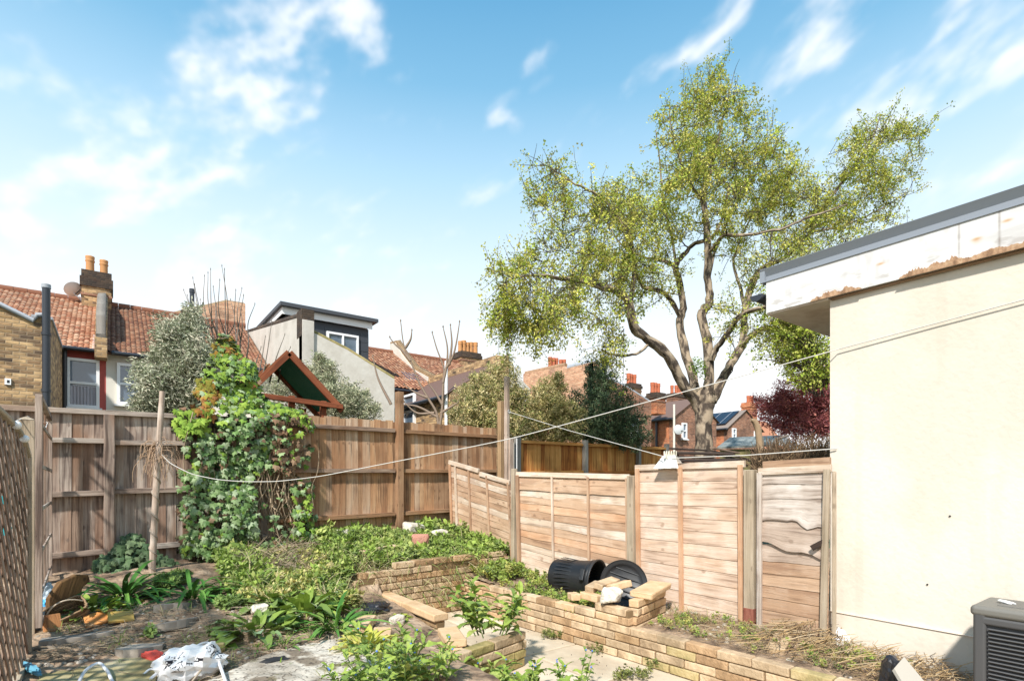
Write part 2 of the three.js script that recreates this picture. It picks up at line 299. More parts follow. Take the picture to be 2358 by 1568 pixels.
M.mossy = std({ map: tintTex(196, [[110, 98, 64], [154, 142, 98], [178, 166, 128], [190, 180, 152]], 3, 6), bumpMap: noiseBump, bumpScale: .015 });
M.greyStone = std({ map: tintTex(197, [[112, 104, 96], [150, 142, 132], [172, 164, 152]], 3, 6), bumpMap: noiseBump, bumpScale: .015 });
M.paleRock = std({ map: tintTex(198, [[178, 166, 148], [214, 206, 192], [228, 222, 210]], 4), bumpMap: stoneBump, bumpScale: .02 });
M.pinkRock = std({ map: tintTex(199, [[168, 116, 98], [196, 146, 126]], 4), bumpMap: stoneBump, bumpScale: .02 });
{ const c = tintTex(201, [[84, 67, 53], [130, 108, 87], [162, 138, 114], [184, 162, 138]], 6, 6), b = noiseBump.clone(); c.repeat.set(.8, .8); b.repeat.set(2, 2); b.needsUpdate = true; M.soil = std({ map: c, bumpMap: b, bumpScale: .03, roughness: 1 }); }
M.lawn = std({ color: lin(.09, .10, .05), roughness: 1 });
const leafMat = (o = {}) => new THREE.MeshPhysicalMaterial({ color: 0xffffff, roughness: .55, side: THREE.DoubleSide, transmission: .22, thickness: 0, ior: 1.3, ...o });
M.leaf = leafMat({ roughness: .8, transmission: .3 }); M.leafGloss = leafMat({ roughness: .5, transmission: .15 }); M.leafDull = leafMat({ roughness: .8, transmission: .15 });
M.strap = [lin(.06, .17, .03), lin(.09, .23, .04), lin(.15, .30, .06), lin(.05, .14, .03)].map((color) => leafMat({ color, roughness: .4, transmission: .15 }));
M.sage = [lin(.24, .34, .06), lin(.33, .43, .08), lin(.18, .27, .06), lin(.38, .45, .12)].map((color) => leafMat({ color, roughness: .6, transmission: .25 }));
M.straw = std({ color: lin(.42, .30, .17) });

// ---------------------------------------------------------------- ground
// heights: left bed rises up the garden, rear bed behind the back brick wall, narrow right bed along the lapped panels, paved floor at 0
function hLeft(x, u) {
  const base = .345 + sstep(4.3, 7.9, u) * .42, edge = .27 + sstep(4.2, 6.5, u) * .14;
  const rear = .66 + clamp((u - 6.4) / 1.9, 0, 1) * .29;
  let h = lerp(base, edge, sstep(1.2, 2.5, x));
  h = lerp(h, rear, sstep(1.5, 2.6, x) * sstep(6.05, 6.5, u));
  h = lerp(h, lerp(base, rear, .6), sstep(1.2, 2.2, x) * sstep(6.4, 7.2, u) * .6);
  return h + (fbm(x * 2.3, u * 2.3, 301, 4) - .5) * .09 + (fbm(x * 9, u * 9, 303, 3) - .5) * .03;
}
function hRight(x, u) {
  return .315 + sstep(4.6, 6.4, u) * .14 + sstep(2.9, 2.3, u) * sstep(4.5, 5.0, x) * .05 - sstep(2.35, 1.85, u) * sstep(4.75, 5.25, x) * .15 + (fbm(x * 3, u * 3, 305, 4) - .5) * .07;
}
const inLeft = (x, u) => (u < 6.36 ? x < 2.62 && !(x > 2.30 && u < 3.97) : x < 5.2) && !(x > 2.62 && u < 6.42);
const height = (x, u) => (x > 3.98 && u < 6.42 ? hRight(x, u) : inLeft(x, u) ? hLeft(x, u) : 0);
function onGround(px, py, lift = 0) {
  for (let t = 2; t < 14; t += .02) { const p = along(px, py, t); if (p.y <= height(p.x, -p.z) + lift) return p; }
  return along(px, py, 14);
}
function heightMesh(x0, x1, u0, u1, s, h, keep, skirt = 0) {
  const mb = new MB(), nx = Math.round((x1 - x0) / s), nu = Math.round((u1 - u0) / s), id = [], N = new THREE.Vector3();
  for (let j = 0; j <= nu; j++) for (let i = 0; i <= nx; i++) {
    const x = x0 + i * s, u = u0 + j * s, e = .02;
    N.set(h(x - e, u) - h(x + e, u), 2 * e, h(x, u + e) - h(x, u - e)).normalize();
    id.push(mb.v(V(x, h(x, u), u), N, x, u));
  }
  const ok = (i, j) => keep(x0 + (i + .5) * s, u0 + (j + .5) * s), R = nx + 1;
  for (let j = 0; j < nu; j++) for (let i = 0; i < nx; i++) if (ok(i, j)) { const a = id[j * R + i], b = id[j * R + i + 1], c = id[(j + 1) * R + i + 1], d = id[(j + 1) * R + i]; mb.i.push(a, b, c, a, c, d); }
  return mb.geo();
}
structure('ground', gridUV(new THREE.PlaneGeometry(700, 700).rotateX(-Math.PI / 2).translate(0, -.12, 0), 'z', 1, 1), M.lawn);
structure('garden_soil', heightMesh(-2.2, 5.2, 1.5, 9.2, .05, hLeft, inLeft), M.soil);
structure('border_soil', heightMesh(3.95, 5.6, .5, 6.42, .05, hRight, (x, u) => x > 3.94 + .34 * (6.4 - u) / 5.2), M.soil);
structure('neighbour_ground', gridUV(new THREE.BoxGeometry(60, .6, 30).translate(14, .3, -24.5), 'z', 1, 1), M.lawn);
{ // bank of earth that carries the left bed towards the house
  structure('soil_bank', gridUV(new THREE.BoxGeometry(4.4, .32, 2.3).translate(.08, .13, -2.8), 'z', 1, 1), M.soil);
  structure('patio_bed', gridUV(new THREE.BoxGeometry(3.6, .06, 6.2).translate(3.4, -.052, -3.4), 'z', 1, 1), M.soil);
}
// paving of the sunken floor
{
  const patio = new THREE.Group(); patio.name = 'patio'; patio.userData.kind = 'structure'; scene.add(patio);
  const us = [.9, 1.45, 2.37, 3.33, 4.30, 5.25, 6.36], xs = [[2.34, 3.10, 4.14], [2.34, 3.42, 4.10]];
  for (let j = 0; j < us.length - 1; j++) {
    const row = xs[j % 2];
    for (let i = 0; i < row.length - 1; i++) {
      const x0 = row[i] + .008, x1 = row[i + 1] - .008, u0 = us[j] + .008, u1 = us[j + 1] - .008;
      const g = roughen(boxG(x1 - x0, .05, u1 - u0, 'z', .012, rng() * 9, rng() * 9, 1, 1), .006, 3, j * 7 + i);
      gridUV(g, 'z', .8, .8, rng() * 9, rng() * 9);
      const m = mesh('paving_slab', g, pick(M.slab), patio); m.position.copy(V((x0 + x1) / 2, -.025 + rr(-.004, .004), (u0 + u1) / 2)); m.rotation.set(rr(-.004, .004), 0, rr(-.004, .004));
    }
  }
}
// irregular slabs of concrete and stone lying in the left bed (outline surveyed on the ground)
const slabOutlines = [];
const onSlab = (x, y) => slabOutlines.some((P) => { let c = false; for (let i = 0, j = P.length - 1; i < P.length; j = i++) if ((P[i][1] > y) !== (P[j][1] > y) && x < (P[j][0] - P[i][0]) * (y - P[i][1]) / (P[j][1] - P[i][1]) + P[i][0]) c = !c; return c; });
function flatStone(parent, name, pts, mat, lift, th) {
  slabOutlines.push(pts);
  const w = pts.map(([a, b]) => onGround(a, b)), c = w.reduce((s, p) => s.add(p), new THREE.Vector3()).multiplyScalar(1 / w.length);
  const ring = [], n = w.length;
  for (let k = 0; k < n; k++) { const a = w[k], b = w[(k + 1) % n], L = a.distanceTo(b), q = Math.max(2, Math.ceil(L / .09)); for (let s = 0; s < q; s++) { const p = a.clone().lerp(b, s / q); p.x += (fbm(p.x * 14, p.z * 14, 311, 2) - .5) * .06; p.z += (fbm(p.x * 14, p.z * 14, 317, 2) - .5) * .06; ring.push(p); } }
  // plane fitted through the centre with the ground's slope
  const e = .25, gx = (height(c.x + e, -c.z) - height(c.x - e, -c.z)) / (2 * e), gz = (height(c.x, -c.z - e) - height(c.x, -c.z + e)) / (-2 * e);
  const top = (p) => c.y + lift + (p.x - c.x) * gx * .8 + (p.z - c.z) * gz * .8 + (fbm(p.x * 6, p.z * 6, 321, 3) - .5) * .022;
  const tri = THREE.ShapeUtils.triangulateShape(ring.map((p) => new THREE.Vector2(p.x, -p.z)), []);
  const mb = new MB(), up = new THREE.Vector3(0, 1, 0);
  // refine: fan of triangles with sub-division for a rough top
  const put = (p) => mb.v(new THREE.Vector3(p.x, top(p), p.z), up, p.x, -p.z);
  const sub = (a, b, d, k) => { if (k === 0) { mb.i.push(put(a), put(b), put(d)); return; } const ab = a.clone().lerp(b, .5), bd = b.clone().lerp(d, .5), da = d.clone().lerp(a, .5); sub(a, ab, da, k - 1); sub(ab, b, bd, k - 1); sub(da, bd, d, k - 1); sub(ab, bd, da, k - 1); };
  for (const [a, b, d] of tri) sub(ring[a], ring[b], ring[d], 2);
  for (let k = 0; k < ring.length; k++) { const a = ring[k], b = ring[(k + 1) % ring.length], A = new THREE.Vector3(a.x, top(a), a.z), B = new THREE.Vector3(b.x, top(b), b.z), A2 = A.clone(), B2 = B.clone(); A2.y -= th; B2.y -= th; mb.quad(B, A, A2, B2, a.distanceTo(b), th); }
  const g0 = mb.geo(); g0.deleteAttribute('normal'); const g = mergeVertices(g0, 1e-4); g.computeVertexNormals();
  return mesh(name, g, mat, parent);
}
{
  const path = new THREE.Group(); path.name = 'broken_path'; path.userData.kind = 'structure'; scene.add(path);
  flatStone(path, 'concrete_slab', [[455, 1600], [560, 1545], [640, 1508], [720, 1480], [790, 1468], [836, 1476], [862, 1508], [905, 1540], [925, 1600]], M.concrete, .035, .09);
  flatStone(path, 'mossy_slab', [[66, 1610], [100, 1536], [215, 1515], [330, 1500], [385, 1528], [372, 1570], [330, 1610]], M.mossy, .03, .08);
  flatStone(path, 'stone_slab', [[88, 1492], [100, 1462], [170, 1460], [252, 1449], [262, 1462], [205, 1480], [130, 1494]], M.greyStone, .03, .07);
  flatStone(path, 'stone_slab', [[268, 1512], [300, 1478], [352, 1462], [390, 1470], [372, 1500], [320, 1520]], M.greyStone, .025, .07);
  flatStone(path, 'stone_slab', [[330, 1452], [372, 1428], [450, 1408], [462, 1420], [430, 1448], [380, 1458]], M.greyStone, .03, .07);
  flatStone(path, 'stone_slab', [[352, 1412], [380, 1392], [430, 1378], [452, 1388], [420, 1408]], M.greyStone, .03, .07);
}

// ---------------------------------------------------------------- garden brickwork
const CH = .083, BL = .30, BD = .105;
const brickVar = [];
for (let k = 0; k < 6; k++) { const g = roughen(boxG(BL - .010, CH - .009, BD, 'x', .009), .011, 16, 400 + k * 11); gridUV(g, 'x', 1.6, 1.6, rng() * 5, rng() * 5); brickVar.push(g); }
function brickAt(parent, pos, turn, L, mats, tilt = 0) {
  const m = mesh('brick', pick(brickVar), pick(mats), parent);
  m.position.copy(pos); m.rotation.set(rr(-.02, .02) * tilt, turn + (tilt ? rr(-.03, .03) * tilt : 0), rr(-.012, .012) * (tilt + .25)); m.scale.set(L / BL, 1, 1); return m;
}
// a wall of courses from A to B ([x, u]); rows(k) gives the [start, end] metres of course k along it
function brickWall(label, A, B, nCourses, rows, mats, category = 'brick wall') {
  const dx = B[0] - A[0], du = B[1] - A[1], L = Math.hypot(dx, du), turn = Math.atan2(du, dx);
  const t = thing('brick_wall', label, category, V(A[0], 0, A[1]), turn);
  const spans = [];
  for (let k = 0; k < nCourses; k++) {
    const [s, e, lift] = rows(k, L); spans.push([s, e]);
    let x = s - (k % 2 ? BL / 2 : 0) - (hash(k, 3, 9) * .06);
    while (x < e - .01) {
      const a = Math.max(x, s), b = Math.min(x + BL, e); x += BL; if (b - a < .035) continue;
      if (k >= nCourses - 2 && nCourses > 7 && rng() < .14) continue; const m = brickAt(t, new THREE.Vector3((a + b) / 2, CH * (k + .5) + (lift || 0), rr(-.006, .006) * (k > nCourses - 4 && nCourses > 7 ? 3 : 1)), 0, b - a, mats(k, nCourses, (a + b) / 2), k > nCourses - 3 ? .6 : .25);
    }
  }
  // mortar bed, set back from the brick faces; steps down with the ragged ends
  const geos = spans.map(([s, e], k) => new THREE.BoxGeometry(Math.max(.02, e - s - .03), CH - .002, BD - .028).translate((s + e) / 2, CH * k + (CH - .002) / 2 - .02, 0));
  mesh('mortar', gridUV(mergeGeometries(geos), 'x', 1, 1), M.mortar, t);
  return t;
}
const blockMats = () => M.block;
// right-hand wall along the paved floor
const RWA = [3.93, 6.40], RWB = [4.27, 1.2];
brickWall('long low sunlit yellow block wall along the right side of the paving', RWA, RWB, 6,
  (k, L) => k < 4 ? [0, L] : k === 4 ? [0, 2.82] : [2.38, 2.82], (k, n, x) => x > 3.1 && rng() < .55 ? [M.mossBlock2, M.block[2]] : k > 2 ? [M.block[0], M.block[1], M.coping, M.block[4]] : M.block);
// back wall of the sunken corner
const BWA = [2.20, 6.26], BWB = [4.70, 6.50];
brickWall('shaded yellow block wall across the back of the sunken corner, with a ragged top course', BWA, BWB, 9,
  (k) => k < 5 ? [0, 2.5] : k === 5 ? [.02, 2.5] : k === 6 ? [.10, 2.49] : k === 7 ? [.16, 2.5] : [.62, 2.46], () => [M.block[0], M.block[2], M.block[3], M.block[4]]);
// left wall of the sunken corner, smooth coping slabs on top
{
  const w = brickWall('low block wall with smooth cream coping on the left of the sunken corner', [2.67, 6.22], [2.70, 4.86], 4, (k, L) => [0, L], () => M.block, 'retaining wall');
  for (const [a, b] of [[.02, .62], [.63, 1.36]]) { const m = mesh('coping_slab', roughen(boxG(b - a - .012, .075, .17, 'x', .014, 1, 2, 1, 1), .01, 8, 21), M.coping, w); m.position.set((a + b) / 2, CH * 4 + .037, 0); m.rotation.z = rr(-.01, .01); }
}
// short front wall under the big-leaved plant
{
  const w = brickWall('short front wall of rough mossy blocks beneath the large-leaved plant', [2.30, 3.90], [3.16, 4.12], 4, (k, L) => [0, L], (k) => k > 1 ? [M.mossBlock, M.block[2]] : [M.mossBlock], 'retaining wall');
  const r = brickWall('stub of smooth pale blocks joining the front wall to the left coping', [2.36, 3.98], [2.60, 4.66], 4, (k, L) => [0, L], () => [M.coping, M.block[1]], 'retaining wall');
  const m = mesh('coping_slab', roughen(boxG(.42, .07, .19, 'x', .014, 3, 2, 1, 1), .012, 8, 27), M.coping, r); m.position.set(.24, CH * 4 + .035, 0);
}
// stepped pier returning to the fence at the end of the raised length
{
  const p = brickWall('stepped return pier of yellow blocks standing against the lapped fence beside the black bin lid', [4.13, 3.60], [4.84, 3.80], 7, (k, L) => [k < 5 ? 0 : .03, L], (k) => k > 4 ? [M.block[1], M.coping] : M.block, 'brick pier');
  const slabM = mesh('coping_slab', roughen(boxG(.62, .062, .24, 'x', .014, 5, 1, 1.4, 1.4), .02, 9, 31), M.coping, p); slabM.position.set(.46, CH * 7 + .034, .0); slabM.rotation.set(.02, .08, .03);
}
// loose blocks and stones around the pier
function rock(name, label, pos, s, mat, seed, cat = 'stone', turn = 0, group) {
  const g = roughen(new RoundedBoxGeometry(s[0], s[1], s[2], 3, Math.min(...s) * .32), Math.min(...s) * .5, 2.2 / Math.max(...s), seed); gridUV(g, 'x', 2, 2, seed, seed * .3);
  const m = mesh(name, g, mat, scene); m.position.copy(pos); m.rotation.set(hash(seed, 1, 1) * .2 - .1, turn, hash(seed, 2, 1) * .2 - .1); return tag(m, label, cat, group);
}
function looseBrick(label, pos, turn, L = .29, mat = M.block[1], rx = 0, rz = 0, d = 1) { const m = mesh('loose_block', pick(brickVar), mat, scene); m.position.copy(pos); m.rotation.set(rx, turn, rz); m.scale.set(L / BL, 1, d); return tag(m, label, 'stone block'); }
{
  const P = (px, py, u) => onU(px, py, u);
  looseBrick('half block lying loose on the wall top, leftmost of the tumbled blocks before the bin', P(1322, 1372, 4.42), 1.2, .13, M.coping, 0, 0);
  looseBrick('whole block lying loose on the wall top, left of the white stone', P(1362, 1373, 4.25), 1.64 , .26, M.coping, .05, 0);
  looseBrick('block leaning behind the white stone, nearest to the bin mouth', P(1368, 1350, 4.32), .3, .24, M.block[2], .1, .1);
  looseBrick('block topping the tumbled heap below the black lid', P(1398, 1343, 4.18), .15, .34, M.block[0], .15, .06, 1.2);
  looseBrick('tilted block between the lid and the slab of the pier', P(1425, 1348, 4.05), -.2, .28, M.coping, -.2, .1, 1.2);
  rock('broken_stone', 'jagged white broken stone among the tumbled blocks on the pier', P(1410, 1370, 3.86), [.22, .13, .15], M.paleRock, 511, 'stone', .4);
  rock('broken_stone', 'white rubble block half hidden in weeds by the rear fence, left of the post', onGround(770, 1232).add(new THREE.Vector3(0, .17, 0)), [.30, .24, .2], M.paleRock, 512, 'stone', .3);
  rock('broken_stone', 'small pale stone in the weeds just below the white rubble block', onGround(788, 1250).add(new THREE.Vector3(0, .15, 0)), [.16, .1, .12], M.paleRock, 513);
  rock('broken_stone', 'long pale stone in the weeds at the right end of the rear fence', onGround(955, 1244).add(new THREE.Vector3(0, .19, 0)), [.36, .17, .2], M.paleRock, 514, 'stone', .2);
  rock('broken_stone', 'pale stone in the weeds beside the leaning lapped panel', onGround(1012, 1250).add(new THREE.Vector3(0, .16, 0)), [.22, .1, .16], M.paleRock, 515, 'stone', .2);
  rock('broken_stone', 'rounded pinkish stone behind the top of the back block wall', onGround(968, 1276).add(new THREE.Vector3(0, .14, 0)), [.22, .28, .18], M.pinkRock, 516);
  looseBrick('long block lying loose in the weeds behind the back wall', onGround(874, 1292).add(new THREE.Vector3(0, .15, 0)), .18, .56, M.block[0], 0, .06, 1.2);
  looseBrick('small block fallen in the weeds left of the back wall', onGround(785, 1332).add(new THREE.Vector3(0, .05, 0)), .3, .2, M.coping, 0, .05);
  looseBrick('grey-brown block half buried in the straw below the broken panel', onGround(1795, 1492).add(new THREE.Vector3(0, .03, 0)), .3, .34, M.block[2], .1, .12, 1.3);
  looseBrick('pale block lying at the left edge of the concrete slab beside the yellow plant', onGround(835, 1448).add(new THREE.Vector3(0, .05, 0)), .9, .36, M.coping, 0, .05, 1.6);
  looseBrick('pale block standing in the dry stems beneath the yellow plant', onGround(878, 1478).add(new THREE.Vector3(0, .05, 0)), 1.1, .30, M.coping, .1, .05, 1.5);
  rock('broken_stone', 'small whitish stone beside the left coping', onGround(912, 1436).add(new THREE.Vector3(0, .04, 0)), [.14, .09, .1], M.paleRock, 520);
  rock('broken_stone', 'small white stone between the leafy rosettes in the left bed', onGround(600, 1412).add(new THREE.Vector3(0, .04, 0)), [.16, .1, .13], M.paleRock, 521);
  rock('broken_stone', 'brown stone lying among dry stems behind the red cloth', onGround(478, 1500).add(new THREE.Vector3(0, .03, 0)), [.24, .08, .16], M.mossBlock, 522);
}

// ---------------------------------------------------------------- fences
// feather-edge fence from A to B ([x, u]); everything in local metres along it
function featherFence(name, label, A, B, o) {
  const dx = B[0] - A[0], du = B[1] - A[1], L = Math.hypot(dx, du), t = thing(name, label, 'fence', V(A[0], 0, A[1]), Math.atan2(du, dx));
  const top = (s) => lerp(o.top[0], o.top[1], s / L), bot = (s) => lerp(o.bot[0], o.bot[1], s / L);
  const H = Math.max(o.top[0] - o.bot[0], o.top[1] - o.bot[1]) + .12;
  const geos = []; for (let k = 0; k < 6; k++) { const g = new THREE.BoxGeometry(.125, H, .016, 1, 1, 1), p = g.attributes.position; for (let i = 0; i < p.count; i++) if (p.getX(i) > 0) p.setZ(i, p.getZ(i) * .35 - .003); geos.push(gridUV(g, 'y', .5, 2.5, rng() * 6, rng() * 6)); }
  for (let s = .05; s < L; s += .1) {
    const m = mesh('board', pick(geos), pick(o.mats), t), w = rr(-.01, .01);
    m.position.set(s + rr(-.004, .004), top(s) - H / 2 + rr(-.012, .012) * (o.ragged ?? 1), rr(-.003, .003)); m.rotation.set(rr(-.004, .004), rr(-.13, -.05), w * .5);
  }
  for (const [d, sz, z] of o.rails) for (const [s0, s1] of o.spans(L)) {
    const A3 = new THREE.Vector3(s0, top(s0) - d + rr(-.012, .012), z ?? .045), B3 = new THREE.Vector3(s1, top(s1) - d + rr(-.012, .012), z ?? .045);
    barMesh('rail', A3, B3, sz[0], sz[1], pick(o.railMats || o.mats), t);
  }
  for (const [s, h, w, mat, z, extra] of o.posts) { const y0 = bot(s) - .15, y1 = top(s) + h, m = mesh('post', boxG(w, y1 - y0, w * .95, 'y', .006), mat || pick(o.mats), t); m.position.set(s, (y0 + y1) / 2, z ?? .05); m.rotation.z = rr(-.005, .005); if (extra) m.userData.label = extra; }
  if (o.cap) { const m = barMesh('cap_rail', new THREE.Vector3(o.cap[0], top(o.cap[0]) + .005, .02), new THREE.Vector3(o.cap[1], top(o.cap[1]) + .005, .02), .055, .085, M.grey, t); }
  return t;
}
const flat = (p) => [p.x, -p.z];
const RF_A = flat(at(105, 1108, 5.88)), RF_B = flat(at(1040, 1108, 9.5));
const rfDir = [(RF_B[0] - RF_A[0]), (RF_B[1] - RF_A[1])], rfL = Math.hypot(...rfDir); rfDir[0] /= rfL; rfDir[1] /= rfL;
const rf = (s) => [RF_A[0] + rfDir[0] * s, RF_A[1] + rfDir[1] * s];
const rfS = (px) => { const p = onLine(px, HY, RF_A, RF_B); return (p.x - RF_A[0]) * rfDir[0] + (-p.z - RF_A[1]) * rfDir[1]; };
const rfY = (px, py) => onLine(px, py, RF_A, RF_B).y;
{
  const s0 = -1.3, s1 = rfS(615), L1 = s1 - s0, S = (px) => rfS(px) - s0;
  featherFence('rear_fence', 'weathered grey close-boarded rear fence with cap rail, left of the ivy', rf(s0), rf(s1), {
    top: [rfY(0, 944), rfY(600, 968)], bot: [.66, .84], mats: [M.grey, M.grey2, M.grey3, M.grey], ragged: .4,
    rails: [[.33, [.055, .085]], [.905, [.06, .09]], [1.575, [.06, .085]]], spans: (L) => [[.02, S(237)], [S(260), L - .01]], railMats: [M.grey2, M.grey],
    posts: [[S(248), -.02, .098, M.grey2, .075]], cap: [0, L1 - .02],
  });
  const r0 = rfS(618), r1 = rfS(1146), R = (px) => rfS(px) - r0;
  featherFence('rear_fence', 'warm brown close-boarded rear fence right of the ivy, one tall post rising above it', rf(r0), rf(r1), {
    top: [rfY(710, 957), rfY(1140, 985)], bot: [.82, .95], mats: [M.warm, M.warm2, M.warm3, M.warm], ragged: 1,
    rails: [[.165, [.06, .085]], [.79, [.06, .09]], [1.48, [.06, .09]]], spans: (L) => [[.01, R(904)], [R(924), L - .02]], railMats: [M.warm2, M.grey3],
    posts: [[R(914), .47, .105, M.warm2, .075]],
  });
  // neighbour's newer fence continues the line
  const n0 = rfS(1186), n1 = rfS(1532), Nn = (px) => rfS(px) - n0;
  const nf = featherFence('neighbour_fence', 'newer orange-brown close-boarded fence with grey concrete posts beyond the lapped panels', rf(n0), rf(n1), {
    top: [rfY(1190, 1012), rfY(1525, 1028)], bot: [.9, 1.2], mats: [M.orange, M.orange2, M.orange], ragged: .3,
    rails: [[.045, [.05, .07], .035], [.64, [.06, .08], .04]], spans: (L) => [[.05, Nn(1338)], [Nn(1349), Nn(1461)], [Nn(1471), L]],
    posts: [],
  });
  const conc = std({ map: tintTex(205, [[128, 124, 118], [150, 146, 140], [164, 160, 152]], 5), bumpMap: noiseBump, bumpScale: .006 });
  for (const [px, h] of [[1187, .06], [1343, .06], [1466, .06], [1531, .08]]) { const s = Nn(px), m = mesh('concrete_post', boxG(.10, 2.4, .10, 'y', .01), conc, nf); m.position.set(s, lerp(rfY(1190, 1012), rfY(1525, 1028), s / (n1 - n0)) + h - 1.2, .06); }
  // tall posts at the corner behind the leaning panel
  const p1 = along(1154, 1108, 9.75), y1 = along(1154, 923, 9.75).y, tp = thing('fence_post', 'tall concrete-coloured fence post at the end of the rear fence, shorter of the two', 'post', new THREE.Vector3(p1.x, .6, p1.z), .2);
  { const m = mesh('shaft', boxG(.115, y1 - .6, .10, 'y', .012), wood(T.post, 0xf0dcc0), tp); m.position.y = (y1 - .6) / 2; }
  const p2 = along(1167, 1108, 9.7), y2 = along(1167, 866, 9.7).y, tq = thing('washing_line_post', 'thin grey wooden pole carrying the far washing line beside the rear fence', 'post', new THREE.Vector3(p2.x, .6, p2.z), .2);
  { const m = mesh('shaft', boxG(.075, y2 - .6, .07, 'y', .006), M.silver2, tq); m.position.y = (y2 - .6) / 2; const k = mesh('line_hook', new THREE.TorusGeometry(.03, .006, 6, 14), M.lead, tq); k.position.set(.02, along(1170, 947, 9.7).y - .6, .04); }
  const p3 = along(1176, 1108, 9.72), tw = thing('fence_post', 'dark slotted post between the thin pole and the orange fence', 'post', new THREE.Vector3(p3.x, .6, p3.z), .2);
  { const m = mesh('shaft', boxG(.10, along(1178, 1008, 9.72).y - .6, .06, 'y', .006), M.silver2, tw); m.position.y = (along(1178, 1008, 9.72).y - .6) / 2; const c = mesh('white_cable', new THREE.CylinderGeometry(.008, .008, .62, 6), M.white, tw); c.position.set(.075, along(1185, 1048, 9.72).y - .6, .08); }
}

// lapped panel: corners given as survey points; boards run lengthwise and overlap downwards
function lapPanel(label, TL, TR, BL_, BR, o) {
  const t = thing('lapped_fence', label, 'fence', V(0, 0, 0).copy(BL_)), O = BL_.clone();
  const tl = TL.clone().sub(O), tr = TR.clone().sub(O), bl = BL_.clone().sub(O), br = BR.clone().sub(O);
  const nrm = new THREE.Vector3().subVectors(br, bl).cross(new THREE.Vector3().subVectors(tl, bl)).normalize();   // towards the viewer
  const P = (s, v, d = 0) => bl.clone().lerp(br, s).lerp(tl.clone().lerp(tr, s), v).addScaledVector(nrm, d);
  const n = o.n;
  for (let k = 0; k < n; k++) {
    const mat = o.board ? o.board(k) : pick(o.mats), mb = new MB(), segs = 14, v0 = k / n, v1 = (k + 1) / n, ou = rng() * 9, ov = rng() * 9, wav = (o.wavy ?? .004);
    const special = o.special && o.special[k] || {}, W = [];
    for (let i = 0; i <= segs; i++) {
      const s = i / segs, w = (fbm(s * 5 + k * 3.7, k * 1.9, 601, 3) - .5) * wav * 2, lowJ = special.low ? special.low(s) : 0, upJ = special.up ? special.up(s) : 0, sag = special.sag ? special.sag(s) : 0;
      const lo = v0 + w + lowJ + sag - .012, hi = v1 + .014 + upJ + sag;
      const dl = .017 + (special.out || 0), dh = .009 + (special.out || 0), dip = (o.cup || 0) * Math.sin(s * 9.4 + k);
      W.push([P(s, lo, dl + dip), P(s, hi, dh), P(s, hi, dh - .008), P(s, lo, dl - .009 + dip), s]);
    }
    const len = tl.distanceTo(tr), hh = tl.distanceTo(bl) / n;
    for (let i = 0; i < segs; i++) {
      const a = W[i], b = W[i + 1], f = (q, r, w, x, us, vs, u0, v0_) => { const nn = new THREE.Vector3().subVectors(r, q).cross(new THREE.Vector3().subVectors(x, q)).normalize(), id = [q, r, w, x].map((p, z) => mb.v(p, nn, ov + (z > 1 ? vs : 0) * 2.5, ou + (u0 + (z === 1 || z === 2 ? us : 0)) * .5)); mb.i.push(id[0], id[1], id[2], id[0], id[2], id[3]); };
      const L0 = a[4] * len, dL = len / segs;
      f(a[0], b[0], b[1], a[1], dL, hh, L0); f(a[3], b[3], b[0], a[0], dL, .01, L0); f(b[3], a[3], a[2], b[2], dL, hh, L0);
    }
    const m = mesh('board', mb.geo(), mat, t); if (special.label) m.userData.label = special.label;
  }
  for (const [s, w, d, mat, v0, v1] of o.battens) { const a = P(s, v0 ?? -.02, .024 + d / 2), b = P(s, v1 ?? 1.0, .024 + d / 2), m = barMesh('batten', a, b, w, d, mat || M.batten, t); m.quaternion.setFromRotationMatrix(new THREE.Matrix4().makeBasis(new THREE.Vector3().crossVectors(new THREE.Vector3().subVectors(b, a).normalize(), nrm).normalize(), new THREE.Vector3().subVectors(b, a).normalize(), nrm.clone())); }
  for (const [s0, s1, lift, mat] of o.caps) { const a = P(s0, 1, .018), b = P(s1, 1, .018); a.y += lift; b.y += lift; barMesh('cap_rail', a, b, .032, .068, mat || M.tan, t); }
  return t;
}
const fencePost = (label, px, t, yTopPx, w, mat, yb = .2, cap) => { const p = along(px, HY, t), y1 = along(px, yTopPx, t).y, g = thing('fence_post', label, 'post', new THREE.Vector3(p.x, yb, p.z), .08); const m = mesh('shaft', boxG(w, y1 - yb, w, 'y', .008), mat, g); m.position.y = (y1 - yb) / 2; if (cap) { const c = mesh('post_cap', new THREE.ConeGeometry(w * .72, w * .28, 4, 1).rotateY(Math.PI / 4), mat, g); c.position.y = y1 - yb + w * .14; } return g; };
